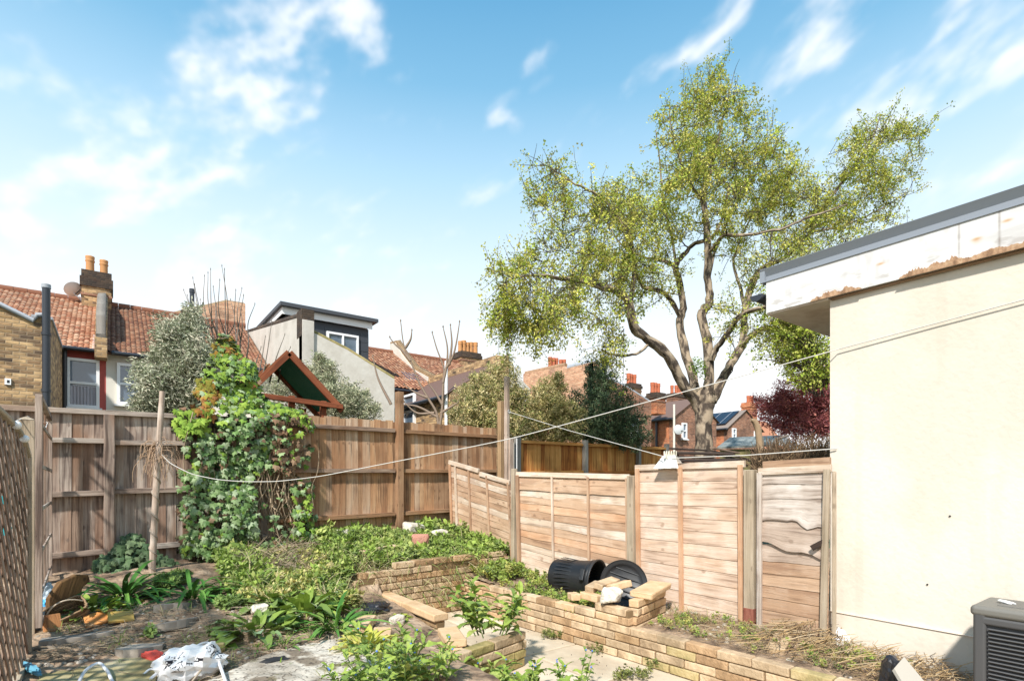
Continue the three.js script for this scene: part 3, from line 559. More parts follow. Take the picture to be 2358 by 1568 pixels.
{
  // leaning panel nearest the rear fence
  const Lz = 9.15, Rz = 7.95;
  lapPanel('leaning weathered lapped panel with a split drooping top, farthest of the right-hand panels', along(1037, 1068, Lz), along(1176, 1110, Rz), along(1043, 1262, Lz), along(1188, 1330, Rz), {
    n: 15, mats: [M.tan, M.tan2, M.tan3], wavy: .012, cup: .003,
    battens: [[.02, .035, .03], [.12, .03, .03, M.tan], [.36, .024, .028, M.tan3], [.66, .024, .028, M.tan2], [.985, .03, .03, M.tan3]], caps: [[-.01, .52, .035, M.tan], [.54, 1.0, -.005, M.tan]],
  });
  fencePost('slim grey post between the leaning panel and the next lapped panel', 1184, 7.86, 1078, .07, M.post);
  // middle panel
  const a = 7.82, b = 6.62;
  lapPanel('wide faded lapped panel behind the black bin, gaps under its top rail at the right', along(1192, 1093, a), along(1452, 1100, b), along(1197, 1318, a), along(1455, 1408, b), {
    n: 15, mats: [M.tan, M.tan2, M.pale2, M.tan3], wavy: .012, cup: .003,
    board: (k) => k < 4 ? M.pale : k > 12 ? M.tan2 : [M.tan, M.tan2, M.pale2, M.tan3][(k * 7) % 4],
    special: { 14: { low: (s) => (s > .66 ? .012 : 0), out: .004 }, 13: { low: (s) => (s > .66 ? .012 : 0), out: .008 }, 12: { out: -.004 } },
    battens: [[.015, .05, .035, M.tan3], [.355, .026, .028, M.tan], [.675, .028, .03, M.tan2], [.985, .04, .03, M.tan2]], caps: [[-.005, 1.0, .012, M.tan]],
  });
  fencePost('grey weathered post between the faded panel and the orange-pink panel', 1456, 6.55, 1094, .095, M.post);
  // pink-orange panel
  const c = 6.52, d = 5.46;
  lapPanel('tall orange-pink lapped panel with wide flush boards, white cloth over its top', along(1470, 1078, c), along(1714, 1069, d), along(1474, 1388, c), along(1716, 1446, d), {
    n: 12, mats: [M.pale], wavy: .002,
    battens: [[.012, .05, .03, M.batten], [.46, .045, .034, M.batten], [.985, .045, .03, M.batten]], caps: [[-.02, 1.015, .008, M.tan]],
  });
  fencePost('grey post with a red painted foot between the orange-pink panel and the broken panel', 1729, 5.40, 1081, .10, M.post);
  // broken panel next to the building
  const e = 5.33, f = 4.80;
  const silverLow = (k) => (k < 6 ? [M.tan3, M.tan2, M.tan3][k % 3] : k < 9 ? M.silver2 : M.silver);
  lapPanel('broken silvery lapped panel beside the cream building, two split boards across its middle', along(1752, 1088, e), along(1916, 1080, f), along(1752, 1452, e), along(1908, 1486, f), {
    n: 13, mats: [M.silver], wavy: .006, board: silverLow,
    special: {
      12: { low: (s) => .012 + .006 * Math.sin(s * 5), label: 'splintered top board' }, 11: { up: (s) => -.004 - .004 * Math.sin(s * 6 + 1) },
      9: { low: (s) => (s < .5 ? .018 + .010 * Math.sin(s * 7) : .020 - .035 * sstep(.5, .72, s) - .010 * Math.sin(s * 20)), out: .012, label: 'board with a torn lower edge' },
      8: { up: (s) => .01, low: (s) => .02 - .02 * s, out: .002, label: 'cracked grey board' },
      7: { up: (s) => .012 - .01 * s, low: (s) => .03 - .06 * s + .010 * Math.sin(s * 11), sag: (s) => .012 - .025 * s, out: .020, label: 'split board hanging loose' },
    },
    battens: [[.02, .045, .03, M.silver], [.965, .05, .032, M.post]], caps: [[-.01, 1.01, .012, M.tan], [.06, 1.0, .075, M.tan3]],
  });
  const sp = along(1888, 1252, 4.82), bit = mesh('wood_splinter', boxG(.05, .15, .016, 'y', .004), M.dark, scene); bit.position.copy(sp); bit.rotation.set(.1, -1.2, -.9); tag(bit, 'short dark splinter of board dangling from the broken panel', 'wood scrap');
  fencePost('narrow grey post against the corner of the cream building', 1922, 4.77, 1084, .03, M.post);
  // red foot of the post
  const rfp = along(1729, HY, 5.40), foot = scene.children.find((o) => o.userData.label && o.userData.label.startsWith('grey post with a red'));
  const ft = mesh('red_foot', boxG(.104, .16, .104, 'y', .008), std({ map: tintTex(207, [[112, 56, 46], [146, 92, 76], [120, 66, 52]], 8), roughness: .9 }), foot); ft.position.y = .22;
}

// ---------------------------------------------------------------- trellis and posts of the left boundary
{
  const A = [-.515, 5.50], D = [-.53, 3.2];
  const t = thing('trellis_panel', 'diagonal lattice trellis with a scooped top rail at the left edge of the garden', 'trellis', V(A[0], 0, A[1]), Math.atan2(D[1] - A[1], D[0] - A[0]));
  const L = 1.95, y0 = .42, hs = (s) => along(75, 1040, 4.15).y - .62 * 0 + .0 * s;                // local x runs towards the house
  const yEnd = onX(62, 1050, A[0]).y, topAt = (s) => yEnd + .15 * (1 - Math.exp(-s / .28)) + .05 * s;
  barMesh('frame_stile', new THREE.Vector3(0, y0 - .05, 0), new THREE.Vector3(0, yEnd, 0), .045, .05, M.post, t);
  barMesh('frame_stile', new THREE.Vector3(.055, y0 - .05, .012), new THREE.Vector3(.055, yEnd + .04, .012), .03, .04, M.silver2, t);
  barMesh('frame_rail', new THREE.Vector3(0, y0, 0), new THREE.Vector3(L, y0 - .04, 0), .045, .05, M.post, t);
  { const pts = []; for (let k = 0; k <= 10; k++) { const s = k / 10 * L; pts.push(new THREE.Vector3(s, topAt(s), 0)); } mesh('curved_top_rail', gridUV(new MB().tube(pts, .028, 6).geo(), 'x', .5, 2.5), M.post, t); }
  for (const dir of [1, -1]) for (let k = -22; k < 26; k++) {
    // lath y = c + dir * s * 1.25
    const c = y0 + k * (dir > 0 ? .155 : .27) + (dir < 0 ? 1.6 : 0), pts = [];
    for (let q = 0; q <= 60; q++) { const s = q / 60 * L, y = c + dir * s * 1.0; if (y > y0 && y < topAt(s)) pts.push(new THREE.Vector3(s, y, -dir * .006)); }
    if (pts.length < 4) continue; const m = barMesh('lath', pts[0], pts[pts.length - 1], .040, .009, dir > 0 ? M.grey2 : M.grey3, t);
    const a = pts[0], b = pts[pts.length - 1]; m.quaternion.setFromAxisAngle(new THREE.Vector3(0, 0, 1), Math.atan2(b.y - a.y, b.x - a.x) - Math.PI / 2);
  }
  for (const [s, y] of [[.80, topAt(.80) - .01], [.42, topAt(.42) - .03]]) { const k = mesh('white_knob', new THREE.SphereGeometry(.027, 12, 9), M.white, t); k.position.set(s, y, -.028); }
  // second narrow trellis up to the rear fence, almost edge-on
  const A2 = [-.53, 7.55], t2 = thing('trellis_panel', 'narrow lattice strip seen edge-on between the boundary posts at the rear left corner', 'trellis', V(A2[0], 0, A2[1]), Math.atan2(5.62 - A2[1], -.46 - A2[0]));
  const L2 = 1.9, yb = .6, yt = 2.42;
  for (const s of [0, L2]) barMesh('frame_stile', new THREE.Vector3(s, yb, 0), new THREE.Vector3(s, yt, 0), .04, .045, M.grey2, t2);
  for (const y of [yb + .03, yt]) barMesh('frame_rail', new THREE.Vector3(0, y, 0), new THREE.Vector3(L2, y, 0), .04, .045, M.grey2, t2);
  for (let k = 0; k < 4; k++) { const s = .3 + k * .42; barMesh('lath', new THREE.Vector3(s, yb, .01), new THREE.Vector3(s, yt, .01), .03, .012, M.grey3, t2); }
  for (let k = 0; k < 5; k++) { const y = yb + .25 + k * .34; barMesh('lath', new THREE.Vector3(0, y, -.01), new THREE.Vector3(L2, y, -.01), .03, .012, M.grey, t2); }
  const pp = (label, px, py, z, w, mat) => { const p = along(px, HY, z), y1 = along(px, py, z).y, g = thing('fence_post', label, 'post', new THREE.Vector3(p.x, .3, p.z), .05); const m = mesh('shaft', boxG(w, y1 - .3, w, 'y', .006), mat, g); m.position.y = (y1 - .3) / 2; const c = mesh('post_cap', new THREE.ConeGeometry(w * .74, w * .3, 4, 1).rotateY(Math.PI / 4), mat, g); c.position.y = y1 - .3 + w * .15; return g; };
  const pa = pp('square capped post behind the trellis, nearer of the two at the left boundary', 60, 966, 4.42, .105, M.post);
  const pb = pp('square capped post in the rear left corner, farther of the two at the left boundary', 101, 972, 5.45, .06, M.grey2);
  // wire strung over the post tops
  const wz = [along(34, 985, 4.2), along(36, 968, 4.3), along(62, 958, 4.45), along(86, 972, 4.6), along(92, 964, 5.3), along(108, 972, 5.35), along(104, 984, 5.3)];
  const w = mesh('white_wire', new MB().tube(wz, .0035, 5).geo(), M.white, scene); tag(w, 'white wire looped over the tops of the two left boundary posts', 'wire');
  // neighbour's pale wall some way behind the lattice
  const nw = thing('garden_wall', 'pale pinkish neighbouring wall glimpsed through the gaps of the lattice', 'wall', V(-4.2, 0, 4)); mesh('wall', gridUV(new THREE.BoxGeometry(.2, 1.9, 9).translate(0, .95, 0), 'y', 1, 1), std({ color: lin(.62, .50, .42) }), nw);
}

// ---------------------------------------------------------------- cream rendered extension on the right
{
  const X0 = 5.286, UE = 2.26;
  const t = thing('house_extension', 'cream rendered single-storey extension with peeling white fascia at the right edge', 'building', V(X0, 0, UE));
  const yT = onX(1930, 685, X0).y, Lb = 9;
  mesh('wall', gridUV(new THREE.BoxGeometry(5, yT + .3, Lb).translate(2.5, (yT - .1) / 2 - .05, Lb / 2), 'y', 1, 1), M.creamRender, t);
  const pY = onX(1910, 1406, X0 - .03).y;
  { const g = new THREE.BoxGeometry(.06, pY + .1, Lb + .06).translate(0, (pY - .1) / 2, Lb / 2 - .03), p = g.attributes.position; for (let i = 0; i < p.count; i++) if (p.getY(i) > pY - .05 && p.getX(i) < 0) p.setX(i, p.getX(i) + .022); g.translate(-.018, 0, 0); g.computeVertexNormals(); mesh('plinth', gridUV(g, 'y', 1, 1), M.creamRender, t); mesh('drip_bead', new THREE.BoxGeometry(.012, .004, Lb + .04).translate(-.030, pY + .002, Lb / 2), M.soffit, t); }
  const ov = .57, fh = onX(1792, 642, X0 - .04).y - yT + .0, LF = Lb + ov;
  const fasG = new THREE.BoxGeometry(.025, fh, LF).translate(-.045, yT + fh / 2 + .01, LF / 2 - ov);
  { const p = fasG.attributes.position, uv = fasG.attributes.uv; for (let i = 0; i < p.count; i++) uv.setXY(i, (p.getZ(i) + ov) / 6.2, (p.getY(i) - yT) / fh); }
  mesh('fascia', fasG, M.fascia, t);
  mesh('soffit', gridUV(new THREE.BoxGeometry(5, .02, ov).translate(2.46, yT + .005, -ov / 2), 'x', 1, 1), M.soffit, t);
  { const e = mesh('fascia', gridUV(new THREE.BoxGeometry(5, fh, .025).translate(2.47, yT + fh / 2 + .012, -ov + .013), 'x', 1, 1), M.white, t); e.userData.label = 'end board behind the gutter'; }
  // peeled lower edge: bare timber showing along ragged strips
  const peel = (z0, z1, h, seed) => { const s = new THREE.Shape(), n = 90; s.moveTo(z0, -.004); s.lineTo(z1, -.004); for (let k = n; k >= 0; k--) { const q = k / n, e = Math.sin(Math.PI * q); s.lineTo(lerp(z0, z1, q), -.004 + Math.max(.004, h * Math.pow(e, .5) * (.15 + 1.15 * Math.abs(fbm(q * 22, 2, seed, 4) * .6 + fbm(q * 5, 7, seed, 2) * .5)))); } const g = new THREE.ExtrudeGeometry(s, { depth: .01, bevelEnabled: false }); g.rotateY(-Math.PI / 2).translate(-.058 - (seed - 700) * .0015, yT + .012 - (seed - 700) * .0012, 0); return mesh('peeling_strip', gridUV(g, 'z', 2, 2), M.peel, t); };
  const zz = (px, py) => UE - (-onX(px, py, X0 - .06).z);
  peel(zz(1868, 690), zz(1985, 665), .07, 701); peel(zz(2072, 632), zz(2150, 618), .05, 702); peel(zz(2130, 622), zz(2240, 592), .07, 703); peel(zz(2200, 602), zz(2420, 550), .06, 704); peel(zz(2400, 552), zz(2620, 500), .08, 705);
  // dark shadow gap bead under the fascia
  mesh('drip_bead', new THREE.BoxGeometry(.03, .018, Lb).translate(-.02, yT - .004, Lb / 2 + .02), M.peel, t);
  // grey roof edge trim and roof
  const tb = yT + fh + .012;
  { const s = new THREE.Shape(); for (const [x, y] of [[-.068, -.012], [-.062, -.014], [-.062, .0], [-.03, .0], [-.03, .125], [.03, .14], [.03, .15], [-.045, .132], [-.070, .12]]) s.lineTo(x, y); const g = new THREE.ExtrudeGeometry(s, { depth: LF + .06, bevelEnabled: false }); g.translate(0, tb, -ov - .06); mesh('roof_edge_trim', g, M.flash, t); }
  mesh('roof_edge_trim', new THREE.BoxGeometry(5, .13, .05).translate(2.44, tb + .062, -ov - .04), M.flash, t);
  mesh('roof', new THREE.BoxGeometry(5, .06, LF).translate(2.52, tb + .085, LF / 2 - ov), M.flash, t);
  // half-round gutter along the far eave, end cap towards us
  { const s = new THREE.Shape(); s.absarc(0, 0, .062, Math.PI, 2 * Math.PI, false); s.absarc(0, 0, .056, 2 * Math.PI, Math.PI, true); const g = new THREE.ExtrudeGeometry(s, { depth: 5, bevelEnabled: false }); g.rotateY(Math.PI / 2).translate(-.10, yT + .2, -ov - .075); mesh('gutter', g, M.gutter, t);
    const c = new THREE.Shape(); c.absarc(0, 0, .064, Math.PI, 2 * Math.PI, false); const cg = new THREE.ExtrudeGeometry(c, { depth: .012, bevelEnabled: false }); cg.rotateY(Math.PI / 2).translate(-.112, yT + .2, -ov - .075); mesh('gutter_end_cap', cg, M.gutter, t); }
  // little fixings in the render
  for (const [px, py] of [[2538, 1597], [2378, 1778], [2270, 1560], [2600, 1410]]) { const q = onX(px * .842, py * .842, X0), s = mesh('screw_hole', new THREE.CylinderGeometry(.007, .007, .01, 8).rotateZ(Math.PI / 2), M.black, t); s.position.set(-.002, q.y, q.z + UE); }
}
// ---------------------------------------------------------------- heat pump by the wall
{
  const c0 = along(2240, 1392, 3.62), t = thing('heat_pump', 'dark grey louvred heat pump against the cream wall at the bottom right corner', 'heat pump', new THREE.Vector3(c0.x, 0, c0.z));
  const H = c0.y, W = 1.05, Dp = .42;                                            // local: x back to the wall, z towards the house
  const gm = std({ color: lin(.075, .076, .08), roughness: .5 }), tm = std({ color: lin(.17, .16, .14), roughness: .55 });
  const body = new RoundedBoxGeometry(Dp, H - .1, W, 2, .03); mesh('casing', body.translate(Dp / 2 + .03, (H - .1) / 2 + .06, W / 2), gm, t);
  { const g = new RoundedBoxGeometry(Dp + .035, .07, W + .03, 3, .028); g.translate(Dp / 2 + .018, H - .035, W / 2); mesh('lid', g, tm, t); const r = mesh('lid_recess', new RoundedBoxGeometry(Dp * .62, .012, W * .8, 2, .005), std({ color: lin(.15, .14, .125), roughness: .6 }), t); r.position.set(Dp / 2 + .03, H + .001, W / 2); }
  { const a = mesh('corner_post', new RoundedBoxGeometry(.05, H - .08, .07, 2, .02), std({ color: lin(.080, .078, .078), roughness: .5 }), t); a.position.set(.03, (H - .08) / 2 + .04, .035); const b = mesh('front_rail', new RoundedBoxGeometry(.045, .06, W, 2, .02), std({ color: lin(.080, .078, .078), roughness: .5 }), t); b.position.set(.028, H - .095, W / 2); }
  const sl = new RoundedBoxGeometry(.034, .011, W - .12, 1, .004), lm = std({ color: lin(.085, .083, .083), roughness: .45 });
  for (let k = 0; k < 30; k++) { const m = mesh('louvre', sl, lm, t); m.position.set(.016, H - .15 - k * .0265, W / 2 + .02); m.rotation.z = -.5; }
  for (const z of [.12, W - .12]) { const f = mesh('foot', new THREE.BoxGeometry(Dp, .08, .08), M.black, t); f.position.set(Dp / 2, .04, z); }
  const s = new THREE.Shape(); for (const [x, y] of [[-.05, -.02], [-.02, -.035], [.03, -.03], [.055, -.012], [.04, .02], [-.03, .025], [-.052, .012]]) s.lineTo(x, y);
  const pg = new THREE.ExtrudeGeometry(s, { depth: .006, bevelEnabled: false }).rotateX(-Math.PI / 2), pm = mesh('paper_scrap', pg, M.white, scene); pm.position.copy(onY(2318, 1386, H + .012)); pm.rotation.set(.05, 1.0, .02); tag(pm, 'torn white scrap of paper on top of the heat pump', 'paper');
}

// ---------------------------------------------------------------- the terrace beyond the gardens
const mt = new THREE.Matrix4(), qt = new THREE.Quaternion(), col = new THREE.Color();
// pitched slope from eaves [u, y] to ridge [u, y] between x0 and x1, laid with tiles
function tileRoof(parent, x0, x1, E, R, cols, o = {}) {
  const L = Math.hypot(R[0] - E[0], R[1] - E[1]), ang = Math.atan2(R[1] - E[1], R[0] - E[0]), tw = o.tw || .125, tg = o.tg || .14;
  const nx = Math.ceil((x1 - x0) / tw), ny = Math.ceil(L / tg);
  const base = mesh('roof_deck', gridUV(new THREE.BoxGeometry(x1 - x0, .06, L).rotateX(ang).translate((x0 + x1) / 2, (E[1] + R[1]) / 2 - .05, -(E[0] + R[0]) / 2), 'x', 1, 1), std({ color: lin(.10, .045, .028) }), parent);
  const g = new THREE.CylinderGeometry(tw * .62, tw * .62, tg * 1.08, 6, 1, true, -.95, 1.9).rotateX(-Math.PI / 2); g.translate(0, -tw * .40, 0); g.rotateX(-.10);
  // cylinder axis along z, arc facing +y
  const im = new THREE.InstancedMesh(mergeGeometries([g.toNonIndexed()]), std({ color: 0xffffff, side: THREE.DoubleSide, roughness: .85 }), nx * ny); im.name = 'roof_tiles'; stuff(im);
  let k = 0;
  for (let j = 0; j < ny; j++) for (let i = 0; i < nx; i++) {
    const s = (j + .5) * tg, x = x0 + (i + .5) * tw, u = E[0] + Math.cos(ang) * s, y = E[1] + Math.sin(ang) * s;
    mt.makeRotationX(ang); mt.setPosition(x, y + .02 + rr(-.004, .004), -u); im.setMatrixAt(k, mt);
    const c = pick(cols), b = rr(.8, 1.2) * (.8 + .4 * fbm(x * .8, s * .8, 801, 3)); col.setRGB(c[0] * b, c[1] * b, c[2] * b); im.setColorAt(k, col); k++;
  }
  parent.add(im);
  if (!o.noRidge) { const rg = []; for (let x = x0; x < x1; x += .34) rg.push(new THREE.CylinderGeometry(.12, .125, .33, 7, 1, false, -1.6, 3.2).rotateZ(Math.PI / 2).rotateX(0).translate(x + .17, R[1] + .02, -R[0])); const m = mesh('ridge_tiles', mergeGeometries(rg), std({ color: lin(.22, .09, .05), side: THREE.DoubleSide }), parent); stuff(m); }
  return base;
}
const RED = [[.36, .16, .085], [.42, .20, .11], [.30, .125, .07], [.46, .25, .15]], BROWN = [[.16, .085, .06], [.20, .105, .075], [.13, .07, .055]];
function windowAt(parent, x0, x1, y0, y1, u, rows, cols, curtain) {
  const w = x1 - x0, h = y1 - y0, f = .075, cx = (x0 + x1) / 2, g = [];
  g.push(new THREE.BoxGeometry(w, f, .09).translate(0, h / 2 - f / 2, 0), new THREE.BoxGeometry(w, f, .09).translate(0, -h / 2 + f / 2, 0), new THREE.BoxGeometry(f, h - 2 * f, .09).translate(-w / 2 + f / 2, 0, 0), new THREE.BoxGeometry(f, h - 2 * f, .09).translate(w / 2 - f / 2, 0, 0));
  for (let k = 1; k < rows; k++) g.push(new THREE.BoxGeometry(w - 2 * f, f * .9, .08).translate(0, -h / 2 + h * k / rows, 0));
  for (let k = 1; k < cols; k++) g.push(new THREE.BoxGeometry(f * .9, h - 2 * f, .084).translate(-w / 2 + w * k / cols, 0, 0));
  const W = new THREE.Mesh(mergeGeometries(g), M.upvc); W.name = 'window'; W.position.set(cx, (y0 + y1) / 2, -u + .04); parent.add(W);
  const p = mesh('pane', new THREE.BoxGeometry(w - f, h - f, .012), M.glass, W); p.position.z = -.02;
  const s = mesh('sill', new THREE.BoxGeometry(w + .12, .06, .16), M.upvc, W); s.position.set(0, -h / 2 - .03, .04);
  if (curtain) { const c = mesh('net_curtain', (() => { const mb = new MB(), n = 26; for (let k = 0; k < n; k++) { const a = -w / 2 + f + (w - 2 * f) * k / n, b = -w / 2 + f + (w - 2 * f) * (k + 1) / n, za = Math.sin(k * 1.9) * .012, zb = Math.sin((k + 1) * 1.9) * .012; mb.quad(new THREE.Vector3(a, -h / 2 + f, za - .008), new THREE.Vector3(b, -h / 2 + f, zb - .008), new THREE.Vector3(b, -h / 2 + f + h * .38, zb - .008), new THREE.Vector3(a, -h / 2 + f + h * .38, za - .008)); } return mb.geo().translate(0, 0, .006); })(), std({ color: lin(.42, .40, .44) }), W); c.position.z = .0; }
  return W;
}
const potG = new THREE.LatheGeometry([[.0, 0], [.125, 0], [.14, .05], [.12, .09], [.115, .42], [.135, .44], [.135, .48], [.12, .50], [.128, .56], [.13, .62], [.10, .62], [.095, .3]].map(([x, y]) => new THREE.Vector2(x, y)), 12);
const potM = [lin(.50, .24, .09), lin(.44, .19, .08), lin(.46, .13, .06)].map((color) => std({ color, roughness: .8 }));
function chimney(label, c, w, d, y0, y1, pots, o = {}) {
  const t = thing('chimney_stack', label, 'chimney', new THREE.Vector3(c.x, y0, c.z)), h = y1 - y0, mat = o.mat || M.stock;
  const bx = (w_, hh, d_, y, m) => mesh('stack', gridUV(new THREE.BoxGeometry(w_, hh, d_).translate(0, y, 0), 'y', 1, 1), m || mat, t);
  bx(w, h * .72, d, h * .36); const c1 = gridUV(new THREE.BoxGeometry(w + .10, h * .16, d + .10).translate(0, h * .80, 0), 'y', 1, 1); mesh('corbel', c1, o.capMat || M.sootBrick, t);
  mesh('corbel', gridUV(new THREE.BoxGeometry(w + .02, h * .12, d + .02).translate(0, h * .94, 0), 'y', 1, 1), o.capMat || M.sootBrick, t);
  mesh('band', gridUV(new THREE.BoxGeometry(w + .05, .07, d + .05).translate(0, h * .58, 0), 'y', 1, 1), o.capMat || M.redBrick, t);
  for (let k = 0; k < pots; k++) { const p = mesh('chimney_pot', potG, o.potMat || pick(potM), t); p.position.set((k - (pots - 1) / 2) * (w * (o.spread ?? .9) / Math.max(pots, 1)), h, rr(-.08, .08)); p.scale.setScalar((o.ps || 1) * rr(.92, 1.05)); }
  return t;
}
M.sootBrick = brickTex(145, [[70, 58, 48], [92, 74, 58], [58, 50, 44], [80, 62, 50]], [74, 64, 54]);
const gutterBar = (p, a, b, r = .055) => mesh('gutter', new MB().tube([a, b], r, 6).geo(), M.gutter, p);
const downpipe = (p, x, y0, y1, u, r, mat) => { const m = mesh('downpipe', new THREE.CylinderGeometry(r, r, y1 - y0, 10), mat || M.gutter, p); m.position.set(x, (y0 + y1) / 2, -u); return m; };

// left pair: red-painted house and cream house under one tiled roof
{
  const U = 19.4, t = thing('terraced_house', 'red-painted terraced house with net-curtained window under a bright pantile roof, far left', 'house');
  const xL = -9, xm = onU(243, 900, U).x, xR = 4.24;
  mesh('wall', gridUV(new THREE.BoxGeometry(xm - xL, 5.5, .3).translate((xL + xm) / 2, 2.75, -U - .15), 'y', 1, 1), M.redPaint, t);
  windowAt(t, onU(152, 900, U).x, onU(228, 900, U).x, onU(190, 938, U).y, onU(190, 826, U).y, U, 2, 1, true);
  const E = [U - .28, 5.42], R = [23.6, 7.89]; tileRoof(t, xL, -.45, E, R, [[.48, .22, .12], [.54, .29, .17], [.42, .17, .09], [.60, .36, .23]]);
  gutterBar(t, V(xL, 5.4, U - .33), V(-.2, 5.4, U - .33)); downpipe(t, onU(148, 900, U - .1).x, .5, 5.4, U - .12, .055);
  const c = thing('terraced_house', 'cream-painted terraced house beside the red one, its window half hidden by the grey-green bush', 'house');
  mesh('wall', gridUV(new THREE.BoxGeometry(xR - xm, 5.5, .3).translate((xR + xm) / 2, 2.75, -U - .15), 'y', 1, 1), M.cream, c);
  windowAt(c, onU(268, 900, U).x, onU(338, 900, U).x, onU(300, 932, U).y, onU(300, 838, U).y, U, 2, 1, false);
  tileRoof(c, -.15, xR - .1, E, R, RED.map((q) => q.map((v) => v * .8)));
  gutterBar(c, V(0, 5.4, U - .33), V(xR, 5.4, U - .33));
  // party wall rising above the tiles, stepped at its foot
  const pw = thing('party_wall', 'brick party wall climbing the tiled roof from the gutter to the chimney', 'wall');
  const prof = [[U - .5, 5.2], [U - .5, 5.75], [U + .3, 5.95], [U + .3, 6.45], [U + 2.2, 7.55], [23.4, 8.15], [23.9, 8.15], [23.9, 7.4], [U, 5.2]];
  mesh('parapet', polyWall(prof, 'x', -.38, .28), M.stock, pw);
  const cap = []; for (let k = 1; k < 6; k++) cap.push(V(-.24, prof[k][1] + .0, prof[k][0])); mesh('coping', gridUV(new MB().tube(cap, .15, 4).geo(), 'x', 1, 1), M.greyStone, pw);
  const cc = onU(222, 700, 23.55); chimney('tall brick chimney with two tan pots between the red and the cream house', new THREE.Vector3(cc.x, 0, -23.55), .80, 1.0, 6.9, onU(222, 634, 23.55).y, 2, { potMat: potM[0], ps: 1.02, spread: .95 });
  // dish
  const dp = onU(168, 666, 23.2), d = thing('satellite_dish', 'white satellite dish standing on the ridge left of the two-pot chimney', 'satellite dish', dp);
  { const g = new THREE.SphereGeometry(.55, 18, 6, 0, Math.PI * 2, 0, .50).scale(1, .6, 1); g.translate(0, -.33, 0).rotateX(Math.PI - .9); const m = mesh('reflector', g, std({ color: lin(.62, .62, .62), side: THREE.DoubleSide, roughness: .5 }), d); m.rotation.y = .5; const a = mesh('feed_arm', new MB().tube([new THREE.Vector3(.05, -.15, .05), new THREE.Vector3(.18, -.05, .3)], .018, 6).geo(), M.black, d); const p = mesh('mount_pole', new MB().tube([new THREE.Vector3(.0, -.1, 0), new THREE.Vector3(.35, -.45, -.1)], .02, 6).geo(), M.lead, d); }
  // second stack with a black flue
  const c2 = onU(436, 720, 22.9); chimney('low dark chimney stub behind the grey-green bush, black flue pipe beside it', new THREE.Vector3(c2.x, 0, -22.9), .5, .8, 6.7, onU(436, 714, 22.9).y, 0);
  const fl = thing('flue_pipe', 'black flue pipe rising from the tiled roof behind the grey-green bush', 'pipe', new THREE.Vector3(c2.x, 6.6, -22.2)); { const y1 = onU(436, 668, 22.2).y - 6.6; const m = mesh('pipe', new THREE.CylinderGeometry(.075, .075, y1, 12).translate(0, y1 / 2, 0), M.gutter, fl); const k = mesh('cowl', new THREE.CylinderGeometry(.09, .09, .14, 12).translate(0, y1, 0), M.gutter, fl); }
}
// yellow stock-brick wing at the far left
{
  const U = 15.5, x1 = onU(113, 800, U).x, y = (px, py) => onU(px, py, U).y, X = (px) => onU(px, 800, U).x, t = thing('brick_wing', 'yellow stock-brick wing at the left edge with a tall black pipe on its corner', 'house');
  mesh('wall', polyWall([[-9, 0], [-9, 5.6], [X(0), y(0, 703)], [X(76), y(76, 740)], [X(84), y(84, 727)], [x1, y(113, 727)], [x1, 0]], 'u', U, .3), M.stock, t);
  mesh('wall', gridUV(new THREE.BoxGeometry(.3, y(113, 727), 3.6).translate(x1 - .151, y(113, 727) / 2, -U - 2.102), 'y', 1, 1), M.stock, t);
  const f = mesh('lead_flashing', new MB().tube([V(-9, 5.62, U - .02), V(X(0), y(0, 701), U - .02), V(X(76), y(76, 738), U - .02), V(X(84), y(84, 725), U - .02), V(x1, y(113, 725), U - .02)], .06, 5).geo(), M.lead, t);
  mesh('coping', gridUV(new THREE.BoxGeometry(.36, .06, 3.6).translate(x1 - .15, y(113, 727) + .03, -U - 2.1), 'x', 1, 1), M.lead, t);
  downpipe(t, X(106), 0, y(106, 662), U - .09, .075); const cp = mesh('pipe_cowl', new THREE.CylinderGeometry(.085, .085, .08, 10), M.lead, t); cp.position.set(X(106), y(106, 661), -U + .09);
  for (const py of [770, 900]) { const c = mesh('pipe_collar', new THREE.CylinderGeometry(.088, .088, .06, 10), M.gutter, t); c.position.set(X(106), y(106, py), -U + .09); }
  const v = mesh('vent', new THREE.BoxGeometry(.10, .13, .04), M.upvc, t); v.position.set(X(17), y(17, 878), -U + .02); const v2 = mesh('vent_hole', new THREE.BoxGeometry(.04, .06, .05), M.black, t); v2.position.set(X(18), y(18, 878), -U + .02);
  mesh('roof', new THREE.BoxGeometry(8.4, .06, 3.6).translate(x1 - 4.5, 5.0, -U - 2.1), M.lead, t);
}
